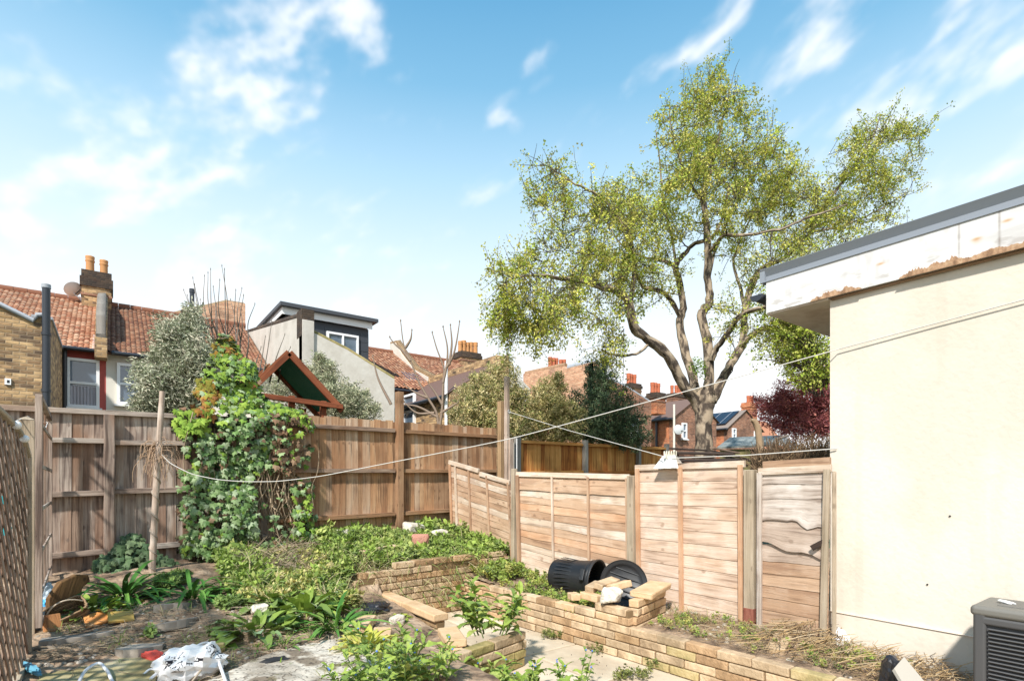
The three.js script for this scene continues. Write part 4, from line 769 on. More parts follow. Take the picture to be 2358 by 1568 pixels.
// rendered house with the dark dormer
{
  const XF = 4.25, UF = onX(695, 745, XF).z * -1, t = thing('rendered_house', 'grey rendered house with steep sloping gable end and dark slate dormer', 'house');
  const yx = (px, py) => { const p = onX(px, py, XF); return [-p.z, p.y]; }, yu = (px, py) => { const p = onU(px, py, UF); return [p.x, p.y]; };
  const top = [yx(697, 735), yx(690, 714), yx(545, 772)];
  mesh('flank_wall', polyWall([[UF + .005, 0], top[0], yx(688, 730), top[2], [top[2][0], 0]], 'x', XF, .3), M.renderDull, t);
  const slope = [yu(700, 748), yu(722, 765), yu(800, 805), yu(908, 872)];
  mesh('rear_wall', polyWall([[XF, 0], [XF, yu(697, 742)[1]], ...slope, [slope[3][0], 0]], 'u', UF, .3), M.render, t);
  const capPts = (l, f) => l.map(f);
  mesh('verge_coping', gridUV(new MB().tube(slope.map(([x, y]) => V(x, y + .03, UF + .1)), .09, 5).geo(), 'x', 1, 1), M.mossBlock, t);
  mesh('verge_tiles', gridUV(new MB().tube([yx(688, 728), top[2]].map(([u, y]) => V(XF + .1, y + .04, u)), .11, 5).geo(), 'x', 1, 1), M.sootBrick, t);
  const b0 = yx(690, 714); mesh('stack_stub', gridUV(new THREE.BoxGeometry(.34, .75, .5).translate(XF + .16, b0[1] - .36, -UF - .25), 'y', 1, 1), M.sootBrick, t);
  // roof of the wing and the main roof behind it
  const e = slope[3], wingRoof = new MB(); { const a = V(XF + .1, slope[0][1] - .1, UF + .2), b = V(e[0], e[1] - .1, UF + .2), c = V(e[0], e[1] - .1, 20.5), d = V(XF + .1, slope[0][1] - .1, 20.5); wingRoof.quad(a, b, c, d); } mesh('roof', wingRoof.geo(), std({ color: lin(.10, .05, .04), side: THREE.DoubleSide }), t);
  // dormer
  const UD = 19.6, dx0 = onU(657, 700, UD).x, dx1 = onU(848, 755, UD).x, dy = 7.46, slate = std({ color: lin(.040, .044, .054), roughness: .55 });
  const D = new THREE.Mesh(gridUV(new THREE.BoxGeometry(dx1 - dx0, dy - 4.9, 4.4).translate((dx0 + dx1) / 2, (dy + 4.9) / 2, -UD - 2.2), 'y', 1, 1), slate); D.name = 'dormer'; t.add(D);
  { const g = []; for (let r = 0; r < 7; r++) for (let k = 0; k < 9; k++) { const w = (dx1 - dx0) / 9; g.push(new THREE.BoxGeometry(w - .012, .34, .02).rotateX(-.03).translate(dx0 + (k + .5) * w + (r % 2 ? .0 : 0), 5.1 + r * .335, -UD + .012 + hash(r, k, 4) * .006)); } stuff(mesh('slates', mergeGeometries(g), slate, D)); }
  mesh('fascia_board', new THREE.BoxGeometry(dx1 - dx0 + .22, .24, .03).translate((dx0 + dx1) / 2 - .02, dy + .11, -UD + .14), M.upvc, D);
  mesh('fascia_board', new THREE.BoxGeometry(.03, .24, 4.6).translate(dx0 - .14, dy + .11, -UD - 2.14), M.upvc, D);
  mesh('flat_roof', new THREE.BoxGeometry(dx1 - dx0 + .5, .12, 4.9).translate((dx0 + dx1) / 2, dy + .29, -UD - 2.1), std({ color: lin(.06, .065, .075), roughness: .5 }), D);
  windowAt(t, onU(750, 780, UD).x, onU(823, 780, UD).x, 5.75, onU(785, 768, UD).y, UD - .03, 1, 2);
  const wf = new THREE.Vector3(); void wf; void capPts;
  // tiled slope to the right of the dormer, roof window in it
  tileRoof(t, dx1 - .1, 14.2, [19.12, 5.3], [23.6, 7.72], RED.map((q) => q.map((v) => v * .9)), { tw: .16, tg: .17 });
  mesh('eaves_wall', gridUV(new THREE.BoxGeometry(7, 5.3, .3).translate(10.7, 2.6, -19.55), 'y', 1, 1), M.stock, t);
  { const sk = onU(950, 868, 20.6), g = mesh('roof_window', new THREE.BoxGeometry(1.0, .08, 1.1), M.upvc, t); g.position.set(sk.x, sk.y, sk.z); g.rotation.x = .494; const p = mesh('pane', new THREE.BoxGeometry(.82, .09, .92), M.glass, g); p.position.y = .006; }
  gutterBar(t, V(e[0] - .2, 5.22, 19.05), V(14, 5.22, 19.05));
  const pw = thing('party_wall', 'pale curved party wall on the red tiled roof right of the dormer', 'wall'); mesh('parapet', polyWall([[18.9, 4.9], [18.9, 5.5], [19.8, 5.95], [21.4, 6.6], [22.6, 7.5], [23.3, 8.15], [23.9, 8.2], [23.9, 7], [19.2, 4.9]], 'x', 10.5, .34), M.render, pw); mesh('coping', gridUV(new MB().tube([[18.9, 5.5], [19.8, 5.95], [21.4, 6.6], [22.6, 7.5], [23.3, 8.15], [23.9, 8.2]].map(([u, y]) => V(10.67, y + .02, u)), .17, 4).geo(), 'x', 1, 1), M.stock, pw);
  // brick stack left of the dormer
  const bc = onU(552, 740, 24.6); const bt = thing('chimney_stack', 'broad pale brick chimney stack standing left of the dark dormer', 'chimney', new THREE.Vector3(bc.x, 6, -24.6)); { const yt = onU(585, 692, 24.0).y - 6; mesh('stack', polyWall([[-2.6, 0], [-2.6, yt - 1.0], [-.4, yt], [.2, yt], [.2, 0]], 'u', 0, .9), M.pinkBrick, bt); mesh('coping', gridUV(new MB().tube([new THREE.Vector3(-2.62, yt - .98, -.45), new THREE.Vector3(-.4, yt + .03, -.45), new THREE.Vector3(.24, yt + .03, -.45)], .14, 4).geo(), 'x', 1, 1), M.stock, bt); }
}
// brick wing with the brown lean-to roof
{
  const U = 14.5, t = thing('brick_wing', 'yellow brick wing with brown lean-to roof and white pipe behind the rear fence', 'house'), x0 = 8.35, x1 = onU(1172, 815, U).x, ye = 4.45, yt = onU(1172, 815, U).y;
  mesh('end_wall', polyWall([[x0, 0], [x0, ye], [x1, yt], [x1, 0]], 'u', U, .3), M.stock, t);
  mesh('flank_wall', gridUV(new THREE.BoxGeometry(.3, ye, 4.8).translate(x0 + .151, ye / 2, -U - 2.702), 'y', 1, 1), M.stock, t);
  mesh('parapet', gridUV(new THREE.BoxGeometry(.3, yt, 4.8).translate(x1 - .151, yt / 2, -U - 2.702), 'y', 1, 1), M.stock, t);
  { const mb = new MB(); mb.quad(V(x0 - .25, ye - .1, U + .0), V(x1 - .3, yt - .25, U + .0), V(x1 - .3, yt - .25, 19.4), V(x0 - .25, ye - .1, 19.4), 2, 4); mesh('lean_to_roof', mb.geo(), std({ color: lin(.15, .085, .065), side: THREE.DoubleSide }), t); }
  gutterBar(t, V(x0 - .25, ye - .12, U - .05), V(x0 - .25, ye - .12, 19.4), .06);
  downpipe(t, onX(1046, 900, x0 + .0).x - .08, 0, ye + 1, 15.0, .05, M.upvc).position.z = -14.6;
  const wa = onX(944, 960, x0), W = windowAt(t, -.45, .45, 0, 1.2, 0, 2, 1); W.rotation.y = -Math.PI / 2; W.position.set(x0 - .04, onX(940, 948, x0).y, wa.z);
  const w2 = thing('rendered_wing', 'pale grey rendered wing end just right of the yellow brick wing', 'house'); mesh('wall', polyWall([[x1 + .01, 0], [x1 + .01, onU(1175, 838, U).y], [onU(1225, 893, U).x, onU(1225, 893, U).y], [onU(1225, 893, U).x, 0]], 'u', U + .1, 4), M.render, w2);
  const c = onU(1076, 820, 23.6); chimney('chimney with five tan pots behind the yellow brick wing', new THREE.Vector3(c.x, 0, c.z), 1.15, .8, 7.2, onU(1076, 813, 23.6).y, 5, { potMat: potM[0], ps: .95, mat: M.stock, spread: 1 });
}
// pink-brick house farther right
{
  const XF = 15.5, U = 15.5, t = thing('pink_brick_house', 'pale pink-brick house with a long sunlit flank wall behind the bushes', 'house'), q = (px, py) => { const p = onX(px, py, XF); return [-p.z, p.y]; }, f = (px, py) => { const p = onU(px, py, U); return [p.x, p.y]; };
  const far = q(1205, 860);
  mesh('flank_wall', polyWall([[U + .005, 0], q(1368, 832), q(1303, 848), q(1298, 842), far, [far[0], 0]], 'x', XF, .3), M.pinkBrick, t);
  mesh('coping', gridUV(new MB().tube([q(1368, 830), q(1303, 846)].map(([u, y]) => V(XF + .15, y + .02, u)), .12, 4).geo(), 'x', 1, 1), M.lead, t);
  mesh('coping', gridUV(new MB().tube([q(1297, 840), far].map(([u, y]) => V(XF + .15, y + .02, u)), .12, 4).geo(), 'x', 1, 1), M.peel, t);
  const r = [f(1400, 872), f(1440, 888), f(1500, 926)];
  mesh('end_wall', polyWall([[XF, 0], [XF, f(1368, 834)[1]], f(1385, 868), ...r, [r[2][0], 0]], 'u', U, .3), M.redBrick, t);
  mesh('lead_flashing', new MB().tube(r.map(([x, y]) => V(x, y + .03, U + .1)), .09, 5).geo(), M.lead, t);
  windowAt(t, f(1450, 980)[0], f(1468, 980)[0], f(1450, 1003)[1], f(1450, 962)[1], U, 2, 1);
  for (const [px, py, base, n, w, lab, pm, mm, dist] of [[1282, 848, 870, 5, 1.5, 'row of small orange pots peeping over the pink-brick flank wall', potM[2], M.orangeBrick, 23.5], [1454, 884, 915, 3, .8, 'two-tone chimney with three red pots above the dark evergreen bush', potM[2], M.stock, 19.5], [1511, 905, 945, 3, .75, 'slender orange-brick chimney with tall red pots left of the big tree', potM[2], M.orangeBrick, 19], [1560, 907, 930, 4, 1.5, 'broad low chimney with four red pots beside the big tree trunk', potM[2], M.redBrick, 23.5]]) { const c = onU(px, py, dist); chimney(lab, new THREE.Vector3(c.x, 0, c.z), w, .7, onU(px, base, dist).y - .2, c.y, n, { potMat: pm, mat: mm, ps: dist > 20 ? .95 : .9 }); }
}
// gabled red-brick wings seen past the tree trunk
function gableHouse(label, U, pxCorner, pxBack, pyEave, pxApex, pyApex, o) {
  const t = thing('gabled_house', label, 'house'), c = onU(pxCorner, pyEave, U), x0 = c.x, ye = c.y, ap = onU(pxApex, pyApex, U), xa = ap.x, ya = ap.y, x1 = 2 * xa - x0, ub = -onX(pxBack, pyEave, x0).z;
  mesh('gable_wall', polyWall([[x0, 0], [x0, ye], [xa, ya], [x1, ye], [x1, 0]], 'u', U, .3), M.redBrick, t);
  mesh('flank_wall', gridUV(new THREE.BoxGeometry(.3, ye, ub - U + 2).translate(x0 + .15, ye / 2, -U - .302 - (ub - U + 2) / 2), 'y', 1, 1), M.orangeBrick, t);
  const mb = new MB(); for (const s of [0, 1]) { const A = s ? x1 + .25 : x0 - .25, a = V(A, ye - .12, U - .1), b = V(xa, ya + .06, U - .1), cc = V(xa, ya + .06, ub + 2), d = V(A, ye - .12, ub + 2); mb.quad(a, b, cc, d); } mesh('roof', mb.geo(), std({ color: o.roof || lin(.16, .10, .08), side: THREE.DoubleSide }), t);
  gutterBar(t, V(x0 - .27, ye - .14, U - .1), V(x0 - .27, ye - .14, ub + 2), .07);
  for (const [px, py0, py1, w] of o.windows) { const p = onU(px, py0, U), yb = onU(px, py1, U).y; windowAt(t, p.x - w / 2, p.x + w / 2, yb, p.y, U, 2, 1); }
  return { t, x0, ye, xa, ya, ub };
}
{
  const h5 = gableHouse('red-brick gabled wing with small satellite dish, directly left of the big tree trunk', 18.8, 1552, 1505, 958, 1603, 918, { windows: [[1575, 973, 1010, .42]] });
  downpipe(h5.t, onU(1552, 950, 18.7).x, 0, onU(1552, 930, 18.7).y, 18.68, .06, M.cream); downpipe(h5.t, h5.x0 - .1, 0, h5.ye - .2, 19.9, .07);
  { const d = onU(1563, 988, 18.5), s = thing('satellite_dish', 'small pale satellite dish on the red-brick gable left of the trunk', 'satellite dish', d); const m = mesh('reflector', new THREE.SphereGeometry(.5, 16, 5, 0, 6.284, 0, .6).translate(0, -.42, 0).rotateX(1.4).rotateY(-.5), std({ color: lin(.5, .52, .52), side: THREE.DoubleSide }), s); mesh('arm', new MB().tube([new THREE.Vector3(0, -.02, -.2), new THREE.Vector3(.1, -.1, .25)], .02, 5).geo(), M.black, s); }
  const h6 = gableHouse('orange-brick gabled wing with black solar panel, right of the big tree trunk', 20, 1677, 1640, 982, 1717, 945, { windows: [[1690, 985, 1010, .42], [1741, 992, 1010, .5]], roof: lin(.24, .19, .16) });
  { const L = Math.hypot(h6.xa - h6.x0, h6.ya - h6.ye), ang = Math.atan2(h6.ya - h6.ye, h6.xa - h6.x0), p = mesh('solar_panel', new THREE.BoxGeometry(L * .8, .06, 2.6), std({ color: lin(.012, .016, .03), roughness: .25 }), h6.t); p.position.set((h6.x0 + h6.xa) / 2 - .05, (h6.ye + h6.ya) / 2 + .12, -21.6); p.rotation.z = ang; for (let k = 0; k < 3; k++) { const b = mesh('panel_joint', new THREE.BoxGeometry(L * .8, .07, .03), M.lead, p); b.position.set(0, .0, -.85 + k * .85); } }
  const c = onU(1726, 930, 22.5); chimney('orange chimney with three pots behind the solar-panelled roof', new THREE.Vector3(c.x, 0, c.z), 1.0, .7, c.y - 1.2, c.y + .1, 3, { potMat: potM[2], mat: M.orangeBrick, capMat: M.orangeBrick, ps: .9 });
  const rd = thing('distant_house', 'orange-tiled ridge roof showing behind the solar-panelled wing', 'house'); { const a = onU(1650, 955, 26), b = onU(1716, 950, 26); const mb = new MB(); mb.quad(V(a.x - 2, 4.5, 24), V(b.x + 4, 4.5, 24), V(b.x + 4, a.y, 26.2), V(a.x - 2, a.y, 26.2)); mesh('roof', mb.geo(), std({ color: lin(.46, .20, .11), side: THREE.DoubleSide }), rd); mesh('wall', gridUV(new THREE.BoxGeometry(b.x - a.x + 6, 4.5, .3).translate((a.x + b.x) / 2 + 1, 2.25, -24.2), 'y', 1, 1), M.orangeBrick, rd); }
}
// neighbour's shed and the stacked timber beyond the lapped panels
{
  const t = thing('garden_shed', 'neighbour\'s low shed with grey felt roof between the tree trunk and the purple maple', 'shed');
  const Z0 = 13.2, Z1 = 14.6, a = along(1652, 1028, Z0), b = along(1782, 1022, Z0), c = along(1800, 1001, Z1), d = along(1682, 1006, Z1);
  const mb = new MB(); mb.quad(a, b, c, d, 3, 1); const a2 = a.clone(), b2 = b.clone(), c2 = c.clone(), d2 = d.clone(); for (const v of [a2, b2, c2, d2]) v.y -= .05; mb.quad(a2, b2, b, a, 3, .1).quad(b2, c2, c, b).quad(d2, a2, a, d).quad(d2, c2, b2, a2);
  mesh('felt_roof', mb.geo(), std({ map: tintTex(211, [[104, 112, 112], [134, 140, 138], [160, 164, 158]], 5), bumpMap: noiseBump, bumpScale: .006 }), t);
  const e1 = along(1840, 1032, Z0 + .8), e2 = along(1850, 1028, Z1 + 1.2); mesh('felt_roof', new MB().quad(b, e1, e2, c, 1, 1).geo(), std({ color: lin(.30, .31, .30), side: THREE.DoubleSide }), t);
  const dir = new THREE.Vector3().subVectors(b, a); dir.y = 0; const L = dir.length(); dir.normalize();
  const mats = [std({ color: lin(.20, .19, .09) }), std({ color: lin(.26, .23, .10) }), M.dark, std({ color: lin(.14, .14, .08) })];
  for (let s = .25; s < L + .5; s += .15) { const p = a.clone().addScaledVector(dir, s), m = mesh('board', boxG(.145, 1.9, .02, 'y'), pick(mats), t); m.position.set(p.x, a.y - 1.0, p.z - .12); m.rotation.y = Math.atan2(-dir.z, dir.x); }
  const base = along(1545, HY, 9.3);
  let k = 0; for (const [p0, p1, y0, y1, z] of [[1545, 1625, 1032, 1036, 9.6], [1552, 1690, 1042, 1044, 9.5], [1548, 1640, 1051, 1053, 9.4], [1556, 1700, 1060, 1058, 9.3], [1548, 1720, 1068, 1069, 9.2], [1640, 1722, 1037, 1056, 9.9], [1648, 1735, 1046, 1062, 9.8], [1640, 1700, 1030, 1042, 10.1]]) {
    const m = barMesh('stacked_plank', along(p0, y0, z), along(p1, y1, z + .4), .03, .10, pick([M.dark, M.dark, M.grey3]), scene); m.name = numbered('stacked_plank'); tag(m, ['topmost dark plank of the timber stack left of the trunk', 'second dark plank from the top of the timber stack', 'middle dark plank of the timber stack behind the tree trunk', 'dark plank second from the bottom of the timber stack', 'lowest dark plank of the timber stack behind the panels', 'long dark plank slanting down right of the trunk, uppermost but one', 'dark plank slanting down right of the trunk, lowest of three', 'short dark plank slanting down right of the trunk, uppermost'][k++], 'plank', 'old planks stacked behind the lapped panels');
  }
  void base;
  const bw = thing('low_brick_wall', 'low dark red brick stub at the end of the orange fence', 'wall', along(1552, HY, 9.75)); mesh('wall', gridUV(new THREE.BoxGeometry(.28, 2.3, .25).translate(0, -.62, 0), 'y', 1, 1), M.redBrick, bw);
}

// ---------------------------------------------------------------- foliage helpers
const UP = new THREE.Vector3(0, 1, 0);
// a small sprig of n leaves (two triangles each, folded along the midrib)
function sprig(n, len, wid, spread, seed) {
  const mb = new MB(), R = mulberry(seed);
  for (let k = 0; k < n; k++) {
    const a = R() * 6.283, tilt = (R() - .25) * 1.6, d = new THREE.Vector3(Math.cos(a) * Math.cos(tilt), Math.sin(tilt), Math.sin(a) * Math.cos(tilt)), s = new THREE.Vector3().crossVectors(d, UP).normalize(), up = new THREE.Vector3().crossVectors(s, d);
    s.applyAxisAngle(d, (R() - .5) * 2); const o = new THREE.Vector3(R() - .5, R() - .5, R() - .5).multiplyScalar(spread), L = len * (.7 + R() * .6), w = wid * (.7 + R() * .6);
    const p0 = o.clone(), m = o.clone().addScaledVector(d, L * .5).addScaledVector(up, L * .06), t = o.clone().addScaledVector(d, L).addScaledVector(up, -L * .08), l = m.clone().addScaledVector(s, w / 2).addScaledVector(up, w * .15), r = m.clone().addScaledVector(s, -w / 2).addScaledVector(up, w * .15);
    mb.tri(p0, r, m).tri(p0, m, l).tri(m, r, t).tri(m, t, l);
  }
  return mb.geo();
}
function scatter(name, geo, mat, n, place, cols, parent) {
  const im = new THREE.InstancedMesh(geo, mat, n); im.name = name;
  const P = new THREE.Vector3(), S = new THREE.Vector3(), E = new THREE.Euler();
  for (let k = 0; k < n; k++) {
    const q = place(k); P.copy(q.p); const s = q.s ?? 1; S.set(s, s, s); E.set(q.rx ?? rr(-.6, .6), q.ry ?? rr(0, 6.283), q.rz ?? rr(-.6, .6));
    if (q.q) qt.copy(q.q); else qt.setFromEuler(E);
    mt.compose(P, qt, S); im.setMatrixAt(k, mt);
    const c = q.c || pick(cols), b = q.b ?? rr(.75, 1.25); col.setRGB(c[0] * b, c[1] * b, c[2] * b); im.setColorAt(k, col);
  }
  parent.add(im); return stuff(im);
}
const curve3 = (a, b, c, n) => { const o = []; for (let k = 0; k <= n; k++) { const t = k / n; o.push(new THREE.Vector3(lerp(lerp(a.x, b.x, t), lerp(b.x, c.x, t), t), lerp(lerp(a.y, b.y, t), lerp(b.y, c.y, t), t), lerp(lerp(a.z, b.z, t), lerp(b.z, c.z, t), t))); } return o; };
const rnd3 = (s) => new THREE.Vector3(rr(-1, 1), rr(-1, 1), rr(-1, 1)).multiplyScalar(s);

// ---------------------------------------------------------------- the big tree beyond the right-hand fence
{
  const Z = 11, root = along(1622, HY, Z); root.y = 0;
  const t = thing('fruit_tree', 'large spreading tree with fresh yellow-green leaves and several upright limbs beyond the right-hand fence', 'tree', root);
  const L = (px, py, dz = 0) => along(px, py, Z + dz).sub(root), px2m = Z / FOC;
  const limbs = [
    [[[1622, 1240, 0, 24], [1622, 1110, 0, 22], [1622, 1040, 0, 20], [1621, 970, 0, 20], [1622, 925, 0, 23], [1624, 900, 0, 22]]],
    [[[1618, 950, 0, 17], [1600, 915, -.05, 15], [1579, 893, -.15, 12.5], [1551, 838, -.3, 11.5], [1520, 800, -.45, 11], [1490, 778, -.6, 10], [1460, 752, -.75, 10], [1450, 700, -.9, 9], [1438, 682, -1.0, 8], [1413, 667, -1.1, 7.5], [1390, 660, -1.2, 7], [1343, 646, -1.4, 5.5], [1290, 640, -1.6, 4], [1235, 632, -1.8, 2.8], [1180, 640, -2.0, 1.8]]],
    [[[1450, 715, -.8, 6], [1458, 650, -.8, 5.5], [1461, 603, -.8, 5], [1450, 545, -.8, 4], [1425, 500, -.8, 3.4], [1380, 450, -.9, 2.8], [1320, 420, -.9, 2], [1270, 385, -.9, 1.3]]],
    [[[1608, 930, .1, 14], [1598, 876, .25, 11.5], [1578, 807, .4, 10], [1566, 744, .5, 9.5], [1574, 704, .5, 9], [1564, 647, .5, 8], [1556, 610, .5, 7.5], [1575, 585, .5, 5.5], [1600, 560, .4, 5], [1640, 545, .2, 4], [1665, 500, .2, 3], [1680, 420, .2, 2]]],
    [[[1556, 612, .5, 5], [1522, 597, .7, 4], [1480, 590, .9, 3], [1430, 560, 1.1, 2.2], [1390, 500, 1.2, 1.5]]],
    [[[1566, 728, .5, 6], [1545, 690, .3, 5.5], [1522, 670, .2, 5], [1482, 659, .1, 4.5], [1466, 625, .1, 4], [1458, 592, .1, 3.5], [1440, 540, .2, 2.5], [1420, 480, .2, 1.6]]],
    [[[1628, 925, -.1, 14], [1633, 880, -.1, 12], [1632, 803, -.1, 11], [1617, 731, -.05, 10.5], [1622, 712, 0, 10], [1635, 692, 0, 9.5], [1630, 639, 0, 8.5], [1631, 574, 0, 8], [1627, 510, 0, 7], [1621, 453, 0, 6], [1640, 380, .1, 4], [1660, 300, .2, 2.0], [1676, 230, .2, 1.2], [1690, 170, .2, .6]]],
    [[[1624, 470, 0, 4], [1590, 420, -.2, 3.4], [1560, 350, -.3, 2.6], [1545, 290, -.4, 1.4], [1542, 240, -.4, .6]]],
    [[[1640, 830, -.2, 7], [1652, 800, -.3, 7], [1680, 762, -.6, 6], [1704, 727, -.9, 5.5], [1744, 711, -1.2, 5], [1790, 700, -1.5, 4], [1840, 720, -1.7, 3]]],
    [[[1631, 585, 0, 5], [1650, 560, -.2, 4.5], [1671, 540, -.4, 4], [1711, 541, -.6, 3.5], [1790, 528, -.9, 2.8], [1860, 500, -1.0, 2.2], [1950, 470, -1.1, 1.5]]],
    [[[1636, 925, .1, 15], [1655, 890, .15, 13], [1680, 844, .3, 11], [1706, 797, .5, 10], [1713, 770, .6, 9], [1716, 723, .8, 8.5], [1732, 655, 1.0, 8], [1760, 614, 1.1, 7], [1807, 593, 1.2, 6], [1840, 560, 1.2, 5.5], [1869, 532, 1.2, 5], [1909, 461, 1.2, 4], [1955, 400, 1.2, 3], [2000, 335, 1.2, 2], [2030, 265, 1.2, 1.2]]],
    [[[1708, 795, .4, 7], [1732, 770, .2, 6.5], [1764, 754, .0, 6], [1796, 766, -.2, 5], [1850, 800, -.5, 3.5], [1890, 850, -.7, 2.2]]],
    [[[1869, 532, 1.2, 3.5], [1940, 520, 1.3, 3], [2010, 490, 1.4, 2.0], [2060, 460, 1.4, 1.2], [2100, 435, 1.4, .6]]],
    [[[1745, 635, 1.0, 4.5], [1790, 640, .6, 3.8], [1850, 610, .4, 3], [1930, 590, .3, 2], [2010, 560, .2, 1.3]]],
    [[[1500, 785, -.5, 3.6], [1470, 812, -.7, 3], [1425, 818, -.9, 2.4], [1385, 806, -1.1, 1.8]]],
    [[[1718, 720, .8, 4.5], [1705, 660, 1.2, 4], [1690, 600, 1.5, 3.4], [1720, 520, 1.7, 2.6], [1760, 430, 1.7, 1.8], [1800, 340, 1.7, 1]]],
    [[[1564, 650, .5, 4], [1550, 560, 1.0, 3.5], [1530, 470, 1.3, 2.8], [1520, 380, 1.4, 2], [1510, 300, 1.4, 1.2]]],
    [[[1632, 640, 0, 4.2], [1650, 570, .5, 3.8], [1690, 480, .8, 3], [1740, 400, .9, 2.2], [1765, 320, .9, 1.1], [1768, 250, .8, .5]]],
  ];
  const nodes = [], mb = new MB();
  const smooth = (pts, k) => new THREE.CatmullRomCurve3(pts, false, 'catmullrom', .5).getPoints(k);
  const trunkMB = new MB();
  limbs.forEach(([l], li) => {
    const P = smooth(l.map(([x, y, z]) => L(x, y, z)), l.length * 4), Rr = [];
    for (let k = 0; k < P.length; k++) { const f = k / (P.length - 1) * (l.length - 1), i = Math.min(l.length - 2, Math.floor(f)); Rr.push(lerp(l[i][3], l[i + 1][3], f - i) * px2m * (1 + (fbm(k * .6, li * 3.1, 901, 2) - .5) * .35)); }
    P.forEach((p) => p.add(rnd3(.012)));
    (li < 1 ? trunkMB : mb).tube(P, Rr, li < 1 ? 14 : 9, .7);
    if (li) P.forEach((p, k) => { if (k > P.length * (li === 1 ? .5 : .3)) nodes.push({ p, r: Rr[k], lvl: 0 }); });
  });
  mesh('trunk', trunkMB.geo(), M.bark, t); mesh('limbs', mb.geo(), M.bark, t);
  // crown: branch towards points spread through the volume, nearest first
  const blobs = [[1645, 320, .3, 135, 130, 1.6, 74], [1600, 430, .3, 160, 120, 1.8, 80], [1660, 215, .2, 60, 55, .8, 16], [1740, 430, .4, 100, 120, 1.5, 42], [1330, 520, -1.0, 150, 110, 1.2, 60], [1250, 430, -.9, 55, 60, .7, 14], [1300, 640, -1.3, 170, 70, 1.2, 70], [1230, 700, -1.6, 110, 70, .9, 40], [1450, 540, 0, 130, 110, 1.6, 52], [1500, 680, -.2, 90, 80, 1.2, 12],
    [1760, 560, .5, 120, 90, 1.6, 36], [1850, 460, .9, 85, 75, 1.2, 34], [1800, 380, .6, 60, 70, 1.0, 12], [1470, 620, -.4, 80, 60, 1.2, 18], [2000, 370, 1.2, 110, 90, 1.0, 44], [1960, 470, 1.1, 150, 70, 1.2, 46], [1880, 560, .8, 130, 60, 1.2, 30], [2080, 310, 1.2, 60, 50, .6, 12], [1780, 660, .2, 80, 70, 1.1, 16], [1400, 770, -.9, 70, 60, .9, 12], [1830, 770, -.6, 90, 60, .9, 40], [1860, 840, -.8, 60, 50, .6, 20], [1170, 640, -1.9, 50, 50, .6, 10], [1180, 720, -1.8, 45, 40, .6, 8], [1680, 740, -.2, 70, 80, .9, 6]];
  const targets = [];
  for (const [x, y, z, rx, ry, rz, n] of blobs) for (let k = 0; k < n; k++) { let v; do v = rnd3(1); while (v.lengthSq() > 1); targets.push(L(x + v.x * rx, y + v.y * ry, z + v.z * rz)); }
  const near = (p) => { let b = null, bd = 1e9; for (const n of nodes) { let d = n.p.distanceToSquared(p); if (n.p.y > p.y + .3) d *= 1.5; d *= 1 + n.lvl * .12; if (d < bd) { bd = d; b = n; } } return [b, bd]; };
  targets.forEach((p) => { p.d = near(p)[1]; }); targets.sort((a, b) => a.d - b.d);
  const twig = new MB(), tips = [];
  for (const p of targets) {
    const [n, d2] = near(p), d = Math.sqrt(d2), mid = n.p.clone().lerp(p, .5).add(rnd3(d * .16)); mid.y += d * .06;
    const P = curve3(n.p, mid, p, Math.max(3, Math.round(d / .18))), r0 = Math.min(n.r * .7, .011 + d * .014), R = P.map((_, k) => lerp(r0, .006, k / (P.length - 1)));
    P.forEach((q, k) => { if (k && k < P.length - 1) q.add(rnd3(.02)); });
    (r0 > .016 ? mb : twig).tube === undefined; twig.tube(P, R, 4, 1, false);
    P.forEach((q, k) => { if (k) nodes.push({ p: q, r: R[k], lvl: n.lvl + 1 }); });
    // side twigs along it, most of them turning up, the low ones hanging
    const droop = p.y + root.y < 5.2 && p.x < -1.5 ? .9 : 0, m = Math.min(10, 3 + Math.round(d * 5));
    for (let k = 0; k < m; k++) {
      const a = P[Math.min(P.length - 1, 1 + Math.floor(rng() * (P.length - 1)))], dir = rnd3(1).normalize(); dir.y += .35 - droop * 1.3; dir.normalize();
      const len = rr(.16, .52), e = a.clone().addScaledVector(dir, len); e.y -= droop * len * .5; const mm = a.clone().lerp(e, .5).add(rnd3(len * .13)); const Q = curve3(a, mm, e, 3);
      twig.tube(Q, [.0068, .0055, .0045, .003], 3, 1, false);
      if (rng() < .10) { const up = e.clone().add(new THREE.Vector3(rr(-.25, .25), rr(.1, .55), rr(-.25, .25))), Q2 = curve3(e, e.clone().lerp(up, .5).add(rnd3(.05)), up, 3); twig.tube(Q2, [.005, .0045, .004, .0025], 3, 1, false); for (let s = 0; s < 4; s++) tips.push([Q2[1 + s % 3], 0]); tips.push([up, 1]); }
      for (let s = 0; s < 8; s++) tips.push([Q[1 + Math.floor(rng() * 3)], 0]);
      tips.push([e, 1]);
    }
  }
  // bare dead twigs in the shaded middle of the crown
  for (let k = 0; k < 420; k++) { const n = nodes[Math.floor(rng() * nodes.length)]; if (n.lvl > 1) continue; const e = n.p.clone().add(rnd3(.5)); e.y -= .1; const Q = curve3(n.p, n.p.clone().lerp(e, .5).add(rnd3(.12)), e, 4); twig.tube(Q, [.008, .0065, .005, .004, .0025], 3, 1, false); }
  const g = sprig(6, .046, .026, .10, 77), sm = twig.geo(); mesh('twigs', sm, std({ color: lin(.075, .060, .047) }), t);
  const cols = [[.54, .57, .08], [.68, .66, .13], [.42, .52, .07], [.74, .68, .20], [.32, .40, .08], [.52, .46, .13]];
  const C0 = L(1645, 420, .3), list = [];
  for (const [p] of tips) { const w = p; const dens = w.y + root.y > 6 ? 1.0 : .82; const cl = fbm(w.x * 1.5 + w.z * .8, w.y * 1.5 - w.z * .6, 981, 3); if (rng() < dens * sstep(.22, .52, cl) + .22) list.push(w); }
